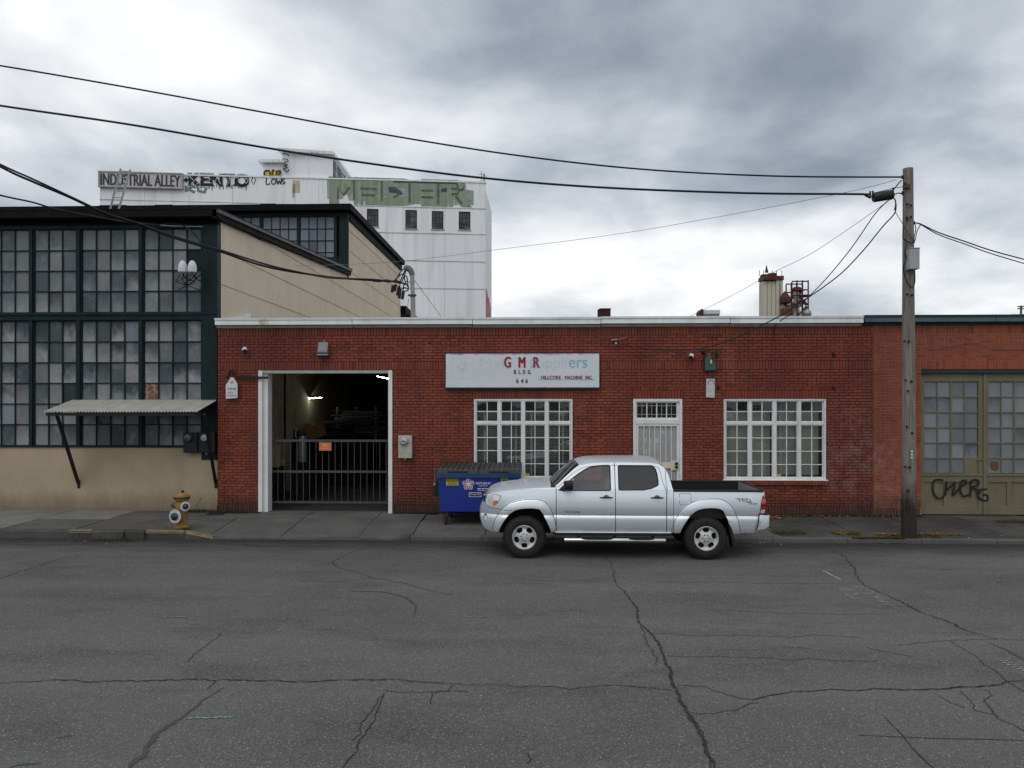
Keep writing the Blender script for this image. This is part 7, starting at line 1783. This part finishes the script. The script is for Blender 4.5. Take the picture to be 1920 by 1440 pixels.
top_sheet('windscreen', 1.346, 1.80, glass_mat('windscreen_glass', (.10, .12, .12), 1.4, .01, .04), lambda x: .06, lambda x: .10, inset=.03)
for side in (1, -1):
    mb = MB(); pts = [(TX+x+.004, TY+YC-side*(halfw(x, zhi_body(x))-.022), zhi_body(x)+.006) for x in [1.34+.46*i/20 for i in range(21)]]
    mb.tube(pts, .017, 8); mb.build('windscreen_pillar', PT, trk, smooth=50)
top_sheet('roof', 1.785, 3.20, PT, lambda x: .07*min(1, (x-1.70)/.35+.45), lambda x: .09*max(0, 1-(x-1.785)/.4))
top_sheet('rear_window', 3.201, 3.395, TG2, lambda x: .06*max(0, (3.40-x)/.2), lambda x: 0, step=.01)
# nose front: bottom valance, grille and lights
mb = MB(); xs = [-.004+.224*i/14 for i in range(15)]; rows = []
for x in xs:
    z = zlo_body(x); w = halfw(x, z); rows.append([(TX+x-bl_h(x)*(1-abs(t)**2.6), TY+YC-w*t, z) for t in [k/8-1 for k in range(17)]])
mb.v = [p for r in rows for p in r]; mb.f = [(i*17+j, (i+1)*17+j, (i+1)*17+j+1, i*17+j+1) for i in range(14) for j in range(16)]; mb.m = [0]*len(mb.f)
mb.build('front_valance', PT, trk, smooth=40)
mb = MB(); z0, z1 = zlo_body(-.004), zhi_body(-.004); ys_ = [k/8-1 for k in range(17)]
mb.v = [(TX-.004-bl_h(0)*(1-abs(t)**2.6), TY+YC-halfw(-.004, z)*t, z) for z in (z0, z1) for t in ys_]; mb.f = [(j, j+1, 17+j+1, 17+j) for j in range(16)]; mb.m = [0]*16
mb.build('front_bumper', PT, trk, smooth=40)
mb = MB(); mb.box(TX+.035, TX+.2, TY+YC-.40, TY+YC+.40, .93, 1.05); mb.build('grille', BK, trk, bevel=.02)
mb = MB(); mb.box(TX+.03, TX+.12, TY+YC-.44, TY+YC+.44, 1.051, 1.075); mb.box(TX+.02, TX+.1, TY+YC-.44, TY+YC+.44, .905, .929); mb.build('grille_surround', CHR, trk, bevel=.008)
def patch(name, poly, mat, lift, side=1, parent=None, th=0.0):
    """a panel lying on the body side inside a polygon of (x, z)"""
    xs0 = sorted(p[0] for p in poly); a, b = xs0[0]+1e-4, xs0[-1]-1e-4
    def iv(x):
        hits = []
        for (xa, za), (xb, zb) in zip(poly, poly[1:]+poly[:1]):
            if (xa-x)*(xb-x) < 0: hits.append(za+(zb-za)*(x-xa)/(xb-xa))
        hits.sort(); return [(hits[0], hits[-1])] if len(hits) >= 2 else [(0, 0)]
    xs = sorted({a, b, *[min(max(p[0]+e, a), b) for p in poly for e in (-1e-4, 1e-4)], *[a+(b-a)*i/24 for i in range(25)]})
    mb = MB(); sheet_cols(mb, xs, iv, lambda x, z: halfw(x, z)+lift, side)
    return mb.build(name, mat, parent or trk, weld=.0002, smooth=40)
def C1(pts): return [(tx1(x), tz(y, .06)) for x, y in pts]
def C2(pts): return [(tx2(x), tz(y, .06)) for x, y in pts]
HL = C1([(205,566),(240,560),(300,567),(378,577),(362,635),(330,675),(290,704),(245,718),(205,705),(186,690),(188,640)])
lens = M('headlight_lens', (.52, .53, .50), .12, spec=.8, var=.18, vscale=14); lens2 = M('headlight_bright', (.75, .76, .74), .1, spec=.8, var=.1, vscale=20); amb = M('amber_lens', (.70, .16, .02), .2)
for side in (1, -1):
    hl = patch('headlight', HL, M('headlight_bezel_%d' % side, (.10, .10, .105), .3), .004, side)
    patch('lens', [(.5*(p[0])+.5*(sum(q[0] for q in HL)/len(HL)) if False else p[0]*.94+.06*sum(q[0] for q in HL)/len(HL), p[1]*.94+.06*sum(q[1] for q in HL)/len(HL)) for p in HL], lens2, .006, side, hl)
    patch('reflector', C1([(215,585),(285,580),(278,690),(245,705),(208,690)]), lens, .008, side, hl)
    patch('turn_signal', C1([(290,645),(318,636),(342,648),(330,672),(292,697),(276,690)]), amb, .010, side, hl)
    c = (tx1(183), tz(860)); ring = [(c[0]+.034*math.cos(t*math.pi/8), c[1]+.062*math.sin(t*math.pi/8)) for t in range(16)]
    fg = patch('fog_lamp', ring, BK, .002, side); patch('fog_lens', [(c[0]+.027*math.cos(t*math.pi/8)+.002, c[1]-.012+.046*math.sin(t*math.pi/8)) for t in range(16)], lens2, .004, side, fg)
    # windows
    for nm, a, b, mt in (('front_window', WF0, WF1, TG1), ('rear_side_window', WRr0, WRr1, TG2)):
        mb = MB(); sheet_cols(mb, [x for x in xs_range(a-.004, b+.004)], lambda x: [win_iv(min(max(x, a+.001), b-.001)) or ((win_iv(min(max(x, a+.004), b-.004)) or (1.3, 1.3)))], lambda x, z: halfw(x, z)-.011, side)
        wo_ = mb.build(nm, mt, trk, weld=.0003, smooth=40)
        lo = []; hi = []
        for x in xs_range(a+.002, b-.002, .02):
            w = win_iv(x)
            if w: lo.append((x, w[0])); hi.append((x, w[1]))
        loop = lo+hi[::-1]; loop.append(loop[0])
        mb = MB(); mb.tube([(TX+x, TY+YC-side*(halfw(x, z)-.004), z) for x, z in loop], .0105, 6, cap=False); mb.build('window_seal', BK, wo_)
def seam(pts, side=1, w=.007, name='panel_seam', lift=.0012, mat=None):
    mb = MB(); q = smooth_path([(x, z, 0) for x, z in pts], 8); P = [Vector((TX+v.x, TY+YC-side*(halfw(v.x, v.y)+lift), v.y)) for v in q]
    ribbon(mb, P, w, (0, -side, .0)); mb.build(name, mat or BK, trk)
for side in (1, -1):
    seam([(x, top_f(x)-.03-.018*(x > 1.6)) for x in (XD0+.03, 1.45, 1.6, 1.75, 1.9, 2.1, 2.39, 2.7, 3.0, 3.1)]+[(3.165,1.585),(3.20,1.47),(3.23,1.33),(tx2(578),1.20)], side, .006)
    seam([(tx1(372), tz(748)), (tx1(440), tz(756)), (tx1(505), tz(757))], side, .006); seam([(tx1(180), tz(714)), (tx1(240), tz(735)), (tx1(372), tz(748))], side, .007)
    for cx, fo in ((XW1, fo1), (XW2, fo2)):
        rng = range(168, 8, -4); pts = [(cx+fo(R(a))*math.cos(R(a)), .36+fo(R(a))*math.sin(R(a))) for a in rng]
        pts = [p for p in pts if p[1] > .475]
        mb = MB(); P = [Vector((TX+x, TY+YC-side*(base_w(z)+plan(x)+.011), z)) for x, z in pts]; ribbon(mb, P, .009, (0, -side, 0)); mb.build('flare_seam', BK, trk)
    for xg in (XD0, XD1, XD2):
        top = min(1.19, top_f(xg)-.02) if xg != XD1 else 1.655
        if xg == XD0: top = 1.235
        seam([(xg, .47+(top-.47)*i/12) for i in range(13)], side, .012, 'door_gap', .0006)
    seam([(XD0+.13, .7635), (2.0, .7635), (2.4, .7635), (XD2, .7635), (3.39, .7635)], side, .010, 'crease_shade', .001)  # black strip paints the shade in the body-side crease
    seam([(tx2(1430), .765), (tx2(1560), .765), (tx2(1690), .765)], side, .006, 'crease_shade', .001)
    seam([(tx2(1694), tz(785)), (tx2(1684), tz(850)), (tx2(1668), tz(930)), (tx2(1650), tz(992))], side, .02, 'bumper_gap', .030)
    r = .055; fx0, fx1, fz0, fz1 = tx2(735), tx2(875), tz(683), tz(550); L = []
    for cx_, cz_, a0 in ((fx1-.03, fz1-.03, 0), (fx0+.03, fz1-.03, 90), (fx0+.04, fz0+.04, 180), (fx1-.06, fz0+.06, 270)):
        rr = .03 if a0 < 180 else .04 if a0 == 180 else .06
        L += [(cx_+rr*math.cos(R(a0+k*18)), cz_+rr*math.sin(R(a0+k*18))) for k in range(6)]
    if side == 1: L.append(L[0]); mb = MB(); ribbon(mb, [Vector((TX+x, TY+YC-(halfw(x, z)+.0012), z)) for x, z in L], .006, (0, -1, 0)); mb.build('fuel_door', BK, trk)
    for cx_, par in ((tx1(1648), parts[('front_door', side)]), (tx2(468), parts[('rear_door', side)])):
        z = tz(600); y = lambda q: TY+YC-side*(halfw(cx_, z)+q); cup = [(cx_+.052*math.cos(R(a))+.0, z+.006+(.040 if a <= 180 else .022)*math.sin(R(a))) for a in range(0, 360, 20)]
        patch('handle_cup_shade', cup, M('cup_shadow_%d%d' % (side, int(cx_*10)), (.12, .125, .13), .4), .0015, side, par)  # flat grey patch paints the shade of the handle recess
        mb = MB(); mb.tube(smooth_path([(TX+cx_-.115, y(.012), z), (TX+cx_-.07, y(.03), z+.003), (TX+cx_, y(.038), z+.004), (TX+cx_+.07, y(.03), z+.003), (TX+cx_+.115, y(.012), z+.001)], 4), [.007+.008*math.sin(math.pi*min(1, max(0, i/16))) for i in range(17)], 10); mb.build('door_handle', BK, par, smooth=50)
    # mirrors
    mc = Vector((TX+tx1(1188), TY+YC-side*(.98), tz(452, -.1))); mb = MB()
    prof = []
    for (dx, dz, ry, rx, rz) in ((-.05,0,.02,.03,.05), ):
        pass
    S_ = [(-.085, .045, .055), (-.06, .075, .075), (0, .095, .085), (.05, .098, .085), (.075, .085, .075), (.082, .05, .05)]
    vs = []; n = 16
    for dx, ry, rz in S_:
        for k in range(n):
            t = 2*math.pi*k/n; c_, s_ = math.cos(t), math.sin(t); e = .6
            vs.append((mc.x+dx, mc.y+ry*math.copysign(abs(c_)**e, c_), mc.z+rz*math.copysign(abs(s_)**e, s_)+.02*(dx+.08)))
    fs = [(i*n+k, i*n+(k+1) % n, (i+1)*n+(k+1) % n, (i+1)*n+k) for i in range(len(S_)-1) for k in range(n)]+[tuple(range(n))[::-1], tuple((len(S_)-1)*n+k for k in range(n))]
    mb.add(vs, fs); mi = mb.build('wing_mirror', BK, trk, weld=.0005, smooth=50)
    mb = MB(); mb.bar((mc.x-.03, mc.y+side*.05, mc.z-.06), (mc.x-.06, TY+YC-side*(halfw(1.45, 1.2)-.01), 1.195), .09, .03); mb.build('mirror_arm', BK, mi)
    mb = MB(); sheet_cols(mb, [XD0+.035+.09*i/8 for i in range(9)], lambda x: [(1.196, min(1.196+(x-XD0-.035)*1.0+.004, 1.29))], lambda x, z: halfw(x, z)+.004, side); mb.build('mirror_sail', BK, trk)
    # step bar
    yb = TY+YC-side*.93; x0, x1 = tx1(1140), tx2(560); zb = tz(1106); mb = MB(); mb.tube([(TX+x0, yb, zb), (TX+x0+.02, yb, zb), (TX+x1-.02, yb, zb), (TX+x1, yb, zb)], [.034, .038, .038, .034], 14)
    st = mb.build('step_bar', CHR, trk, smooth=50)
    for xa, xb in ((tx1(1345), tx1(1720)), (tx2(120), tx2(425))):
        mb = MB(); mb.prism([(TX+xa, zb+.030), (TX+xa+.09, zb+.012), (TX+xb-.09, zb+.012), (TX+xb, zb+.030), (TX+xb-.02, zb+.044), (TX+xa+.02, zb+.044)], yb-.039, yb+.039); mb.build('step_pad', BK, st)
    for x in (x0+.25, (x0+x1)/2, x1-.2):
        mb = MB(); mb.bar((TX+x, yb+side*.02, zb), (TX+x, yb+side*.3, zb+.12), .05, .03); mb.build('step_bracket', BKM, st)
    mb = MB(); mb.box(TX+1.32, TX+3.36, min(TY+YC-side*.86, TY+YC-side*.80), max(TY+YC-side*.86, TY+YC-side*.80), .405, .466); mb.build('sill', BK, trk)
    mb = MB(); mb.tube([(TX+1.34, TY+YC-side*.856, .463), (TX+3.36, TY+YC-side*.856, .463)], .010, 8); mb.build('sill_edge', PT, trk, smooth=60)
    # mud flap
    mb = MB(); a, b, c, d = (tx2(1318), tz(900)), (tx2(1345), tz(890)), (tx2(1412), tz(1190)), (tx2(1382), tz(1195)); mb.prism([(TX+p[0], p[1]) for p in (d, c, b, a)], min(TY+YC-side*.88, TY+YC-side*.62), max(TY+YC-side*.88, TY+YC-side*.62)); mb.build('mud_flap', BK, trk)
    # tail lamp
    TL = C2([(1752,555),(1772,600),(1782,640),(1780,700),(1770,776),(1702,783),(1712,700),(1722,640),(1738,580)])
    TL = [(min(p[0], XB1+.055), p[1]) for p in TL]
    tl = patch('tail_lamp', TL, M('tail_red_%d' % side, (.24, .012, .016), .15, spec=.7), .006, side)
    patch('lens_band', C2([(1728,612),(1776,606),(1780,660),(1722,660)]), M('tail_bright_%d' % side, (.55, .05, .07), .15, spec=.7), .009, side, tl); patch('lens_dark_band', C2([(1720,676),(1778,672),(1777,686),(1718,690)]), M('tail_dark_%d' % side, (.07, .006, .008), .15), .0095, side, tl); patch('reverse_lens', C2([(1716,735),(1765,728),(1764,772),(1712,776)]), M('reverse_clear_%d' % side, (.55, .42, .40), .15), .009, side, tl)
    # bed rail cap
    mb = MB(); mb.box(TX+XB0+.005, TX+XB1-.01, min(TY+YC-side*.852, TY+YC-side*.765), max(TY+YC-side*.852, TY+YC-side*.765), ZBED-.012, ZBED+.022); mb.build('bed_rail_cap', BK, trk, bevel=.012)
    mb = MB(); mb.box(TX+XB0+.01, TX+XB1-.03, min(TY+YC-side*.80, TY+YC-side*.765), max(TY+YC-side*.80, TY+YC-side*.765), .72, ZBED-.014); mb.build('bed_inner_wall', BK, trk)
# bed
mb = MB(); mb.box(TX+XB0+.01, TX+XB1-.03, TY+YC-.765, TY+YC+.765, .70, .735)
for i in range(14): mb.box(TX+XB0+.05, TX+XB1-.05, TY+YC-.74+.107*i, TY+YC-.69+.107*i, .7351, .745)
mb.build('bed_floor', BK, trk)
mb = MB(); mb.box(TX+XB0, TX+XB0+.035, TY+YC-.84, TY+YC+.84, .72, ZBED+.018); mb.build('bed_headboard', BK, trk, bevel=.006)
mb = MB(); mb.box(TX+XB1-.045, TX+XB1+.02, TY+YC-.76, TY+YC+.76, .66, ZBED+.012); mb.build('tailgate', PT, trk, bevel=.012)
mb = MB(); mb.box(TX+XB1-.05, TX+XB1+.024, TY+YC-.762, TY+YC+.762, ZBED+.013, ZBED+.03); mb.build('tailgate_cap', BK, trk, bevel=.006)
mb = MB(); mb.box(TX+XB1+.021, TX+XB1+.032, TY+YC-.12, TY+YC+.12, .98, 1.06); mb.build('tailgate_handle', BK, trk, bevel=.008)
mb = MB(); mb.box(TX+XB0+.12, TX+XB0+.28, TY+YC-.764, TY+YC-.755, .98, 1.12); mb.build('bed_socket', BKM, trk)
# cab rear wall and rear corners
mb = MB(); mb.box(TX+3.37, TX+3.392, TY+YC-.82, TY+YC+.82, .47, 1.235); mb.build('cab_back', PT, trk)
mb = MB(); mb.box(TX+XC, TX+XB0, TY+YC-.80, TY+YC+.80, .5, 1.1); mb.build('cab_bed_gap', BKM, trk)
# rear bumper
bx0, bx1 = tx2(1668), tx2(1815); mb = MB()
prof = [(tx2(1650), tz(990)), (tx2(1770), tz(972)), (tx2(1812), tz(940)), (tx2(1816), tz(808)), (tx2(1695), tz(800)), (tx2(1680), tz(850))]
rows = []
for yy_ in (-.86, -.80, .80, .86):
    k = 0 if abs(yy_) > .81 else .03
    rows.append([(TX+p[0]+(k if i in (1, 2, 3) else 0), TY+YC+yy_, p[1]) for i, p in enumerate(prof)])
mb.v = [p for r in rows for p in r]; n = len(prof); mb.f = [(i*n+j, i*n+(j+1) % n, (i+1)*n+(j+1) % n, (i+1)*n+j) for i in range(3) for j in range(n)]+[tuple(range(n))[::-1], tuple(3*n+j for j in range(n))]; mb.m = [0]*len(mb.f)
mb.build('rear_bumper', PT, trk, weld=.0005, bevel=.012, smooth=40)
mb = MB(); mb.box(TX+tx2(1690), TX+tx2(1808), TY+YC-.855, TY+YC+.855, tz(800)+.002, tz(800)+.022); mb.build('bumper_step', BK, trk)
# wheels
def wheel(cx, side, yo):
    w = slot('wheel', trk); c = Vector((TX+cx, TY+YC-side*yo, WR)); s = side
    def L(prof): return prof
    ax_ = lambda r, h, t: Vector((c.x+r*math.cos(t), c.y-s*h, c.z+r*math.sin(t)))
    # tyre
    n = 72; prof = [(.205, -.12), (.23, -.128), (.29, -.13), (.335, -.122), (.362, -.10), (.375, -.07), (.375, .07), (.362, .10), (.335, .122), (.29, .13), (.23, .128), (.214, .118), (.205, .10)]
    vs = []; fs = []
    for r, h in prof:
        for k in range(n): vs.append(ax_(r, h+.13-.13, 2*math.pi*k/n))
    for i in range(len(prof)-1):
        for k in range(n):
            q = (i*n+k, i*n+(k+1) % n, (i+1)*n+(k+1) % n, (i+1)*n+k); fs.append(q if s > 0 else q[::-1])
    ty = MB().add(vs, fs).build('tyre', RUB, w, weld=.0002, smooth=40)
    mb = MB()                                    # shoulder lugs
    for k in range(40):
        t = 2*math.pi*k/40
        for hh in (1, -1):
            a0, a1 = t-.045, t+.045
            P = [ax_(.358, hh*.106, a0), ax_(.358, hh*.106, a1), ax_(.377, hh*.076, a1), ax_(.377, hh*.076, a0), ax_(.366, hh*.112, a0), ax_(.366, hh*.112, a1), ax_(.383, hh*.06, a1), ax_(.383, hh*.06, a0)]
            mb.add(P, [(0,1,5,4),(1,2,6,5),(2,3,7,6),(3,0,4,7),(4,5,6,7)])
    mb.build('tread_lugs', RUB, ty, kind='stuff')
    # rim: barrel, lip, five-spoke face
    mb = MB(); n = 48; prof = [(.206, .10), (.214, .122), (.207, .124), (.196, .108), (.190, .06), (.185, -.10)]
    vs = [ax_(r, h, 2*math.pi*k/n) for r, h in prof for k in range(n)]; fs = []
    for i in range(len(prof)-1):
        for k in range(n):
            q = (i*n+k, i*n+(k+1) % n, (i+1)*n+(k+1) % n, (i+1)*n+k); fs.append(q if s > 0 else q[::-1])
    mb.add(vs, fs); rim = mb.build('rim', ALY, w, smooth=40)
    mb = MB(); m = 180
    ph = .31 if cx < 2 else -1.57
    def face_h(r): return .096-.05*max(0, (r-.09)/.11)**1.0*0+(.006 if r < .075 else 0)-.012*(1-abs(r-.15)/.06 if abs(r-.15) < .06 else 0)
    def hole(t):
        u = ((t-ph)/(2*math.pi/5)) % 1.0; d = abs(u-.5)*2*math.pi/5        # angle from hole centre
        hw = .37
        if d >= hw: return None
        k = (1-(d/hw)**4)**.5
        return (.140-.036*k, .140+.046*k)
    rings = lambda a, b: [a+(b-a)*i/6 for i in range(7)]
    for k in range(m):
        t0, t1 = 2*math.pi*k/m, 2*math.pi*(k+1)/m; h0, h1 = hole(t0), hole(t1)
        spans = []
        g0 = h0 or (.140, .140); g1 = h1 or (.140, .140)
        for (a0, b0), (a1, b1) in (((.03, g0[0]), (.03, g1[0])), ((g0[1], .197), (g1[1], .197))):
            A_, B_ = rings(a0, b0), rings(a1, b1)
            for i in range(6):
                q = [ax_(A_[i], face_h(A_[i]), t0), ax_(B_[i], face_h(B_[i]), t1), ax_(B_[i+1], face_h(B_[i+1]), t1), ax_(A_[i+1], face_h(A_[i+1]), t0)]
                mb.add(q if s > 0 else q[::-1], [(0,1,2,3)])
        if h0 and h1:
            for g, h in ((0, 0), (1, 1)):
                q = [ax_(h0[g], face_h(h0[g]), t0), ax_(h1[g], face_h(h1[g]), t1), ax_(h1[g], .05, t1), ax_(h0[g], .05, t0)]; mb.add(q, [(0,1,2,3)])
    mb.build('spoke_face', ALY, w, weld=.0003, smooth=35)
    mb = MB(); mb.add([ax_(.19, .03, 2*math.pi*k/32) for k in range(32)], [tuple(range(32))]); mb.build('brake_disc', BKM, w)
    mb = MB(); vs = []; fs = []; nn = 24
    pr = [(.036, .098), (.036, .112), (.03, .118), (0.0005, .12)]
    vs = [ax_(r, h, 2*math.pi*k/nn) for r, h in pr for k in range(nn)]
    for i in range(3):
        for k in range(nn):
            q = (i*nn+k, i*nn+(k+1) % nn, (i+1)*nn+(k+1) % nn, (i+1)*nn+k); fs.append(q)
    mb.add(vs, fs); mb.build('hub_cap', ALY, w, smooth=40)
    for k in range(6):
        t = ph+.5+k*math.pi/3; q = ax_(.062, .095, t); mb = MB(); mb.tube([q, ax_(.062, .108, t)], [.012, .010], 8); mb.build('lug_nut', BK, w)
for side in (1, -1):
    wheel(XW1, side, .775); wheel(XW2, side, .775)
# chassis
mb = MB(); mb.box(TX+.3, TX+4.75, TY+YC-.55, TY+YC+.55, .40, .56); mb.box(TX+1.3, TX+3.4, TY+YC-.8, TY+YC+.8, .42, .5)
for cx in (XW1, XW2): mb.tube([(TX+cx, TY+YC-.7, WR), (TX+cx, TY+YC+.7, WR)], .06, 8)
for cx in (XW1, XW2): mb.box(TX+cx-.5, TX+cx+.5, TY+YC-.60, TY+YC+.60, .5, .95)
mb.build('chassis', BKM, trk)
# cabin interior
seat = M('grey_seat_cloth', (.30, .285, .26), .9, var=.15)
for sx, nm in ((1.95, 'front_seat'), (2.85, 'rear_seat')):
    for sy in (-.38, .38):
        mb = MB(); mb.box(TX+sx-.25, TX+sx+.25, TY+YC+sy-.24, TY+YC+sy+.24, .72, .92); mb.add([(TX+sx+.2, TY+YC+sy-.24, .88), (TX+sx+.2, TY+YC+sy+.24, .88), (TX+sx+.34, TY+YC+sy+.22, 1.42), (TX+sx+.34, TY+YC+sy-.22, 1.42), (TX+sx+.32, TY+YC+sy-.24, .86), (TX+sx+.32, TY+YC+sy+.24, .86), (TX+sx+.43, TY+YC+sy+.22, 1.42), (TX+sx+.43, TY+YC+sy-.22, 1.42)], [(0,3,2,1),(4,5,6,7),(0,4,7,3),(1,2,6,5),(2,3,7,6)]); mb.box(TX+sx+.34, TX+sx+.42, TY+YC+sy-.12, TY+YC+sy+.12, 1.44, 1.56); mb.build(nm, seat, trk, bevel=.03)
mb = MB(); mb.box(TX+1.28, TX+1.62, TY+YC-.78, TY+YC+.78, .95, 1.19); mb.build('dashboard', M('dash_grey', (.08, .08, .078), .8), trk, bevel=.03)
mb = MB(); cst = Vector((TX+1.72, TY+YC-.38, 1.12)); ring = [cst+Vector((.06*math.sin(t*.262)*1.0, .18*math.cos(t*.262), .17*math.sin(t*.262))) for t in range(25)]; mb.tube(ring, .014, 6, cap=False); mb.build('steering_wheel', BK, trk)
mb = MB(); mb.box(TX+1.3, TX+3.36, TY+YC-.8, TY+YC+.8, .55, .6); mb.build('cab_floor', BKM, trk)
mb = MB()
for side in (1, -1): sheet_cols(mb, [1.40+.02*i for i in range(99)], lambda x: [(.6, 1.19)], lambda x, z: .79, side)
mb.build('door_card', M('door_card_grey', (.28, .27, .25), .9), trk)
# badges
def badge(body, x0, x1, y0, y1, mat, cf, lift=.003, **k):
    fx = tx1 if cf == 1 else tx2; xa, xb = fx(x0), fx(x1); za, zb = tz(y1, .04), tz(y0, .04); xm, zm = (xa+xb)/2, (za+zb)/2; y = TY+YC-(halfw(xm, zm)+lift)
    text_mb(body, TX+xm, zm, xb-xa, zb-za, y, .002, **k).build('badge_lettering', mat, trk)
badge('TACOMA', 1140, 1330, 756, 778, CHR, 1, bold=.03, spacing=1.15); badge('TACOMA', 1144, 1334, 760, 782, M('badge_shadow', (.16, .17, .18), .5), 1, .0005, bold=.03, spacing=1.15)  # the second, offset copy paints the letters' drop shadow
dec = M('decal_slate_red', (.20, .13, .15), .5); dec2 = M('decal_dark', (.05, .05, .07), .5)
badge('TRD', 1425, 1595, 605, 642, dec, 2, shear=-.3, bold=.012); badge('OFF', 1540, 1615, 637, 653, dec2, 2, shear=-.3, bold=.02); badge('ROAD', 1575, 1672, 655, 669, dec2, 2, shear=-.3, bold=.02); 
mb = MB(); xa, xb = tx2(1405), tx2(1560); z = tz(598, .04); y = TY+YC-(halfw((xa+xb)/2, z)+.002); mb.box(TX+xa, TX+xb, y-.001, y+.004, z-.004, z+.003); mb.build('badge_line', dec, trk)
# wiper arm on the cowl
mb = MB(); mb.tube([(TX+1.30, TY+YC-.55, 1.30), (TX+1.36, TY+YC-.3, 1.34), (TX+1.33, TY+YC+.1, 1.345)], .010, 5); mb.build('wiper', BK, trk)
mb = MB(); mb.tube([(TX+1.26, TY+YC+.72, 1.24), (TX+1.29, TY+YC+.72, 1.85)], .004, 5); mb.build('aerial', BK, trk)
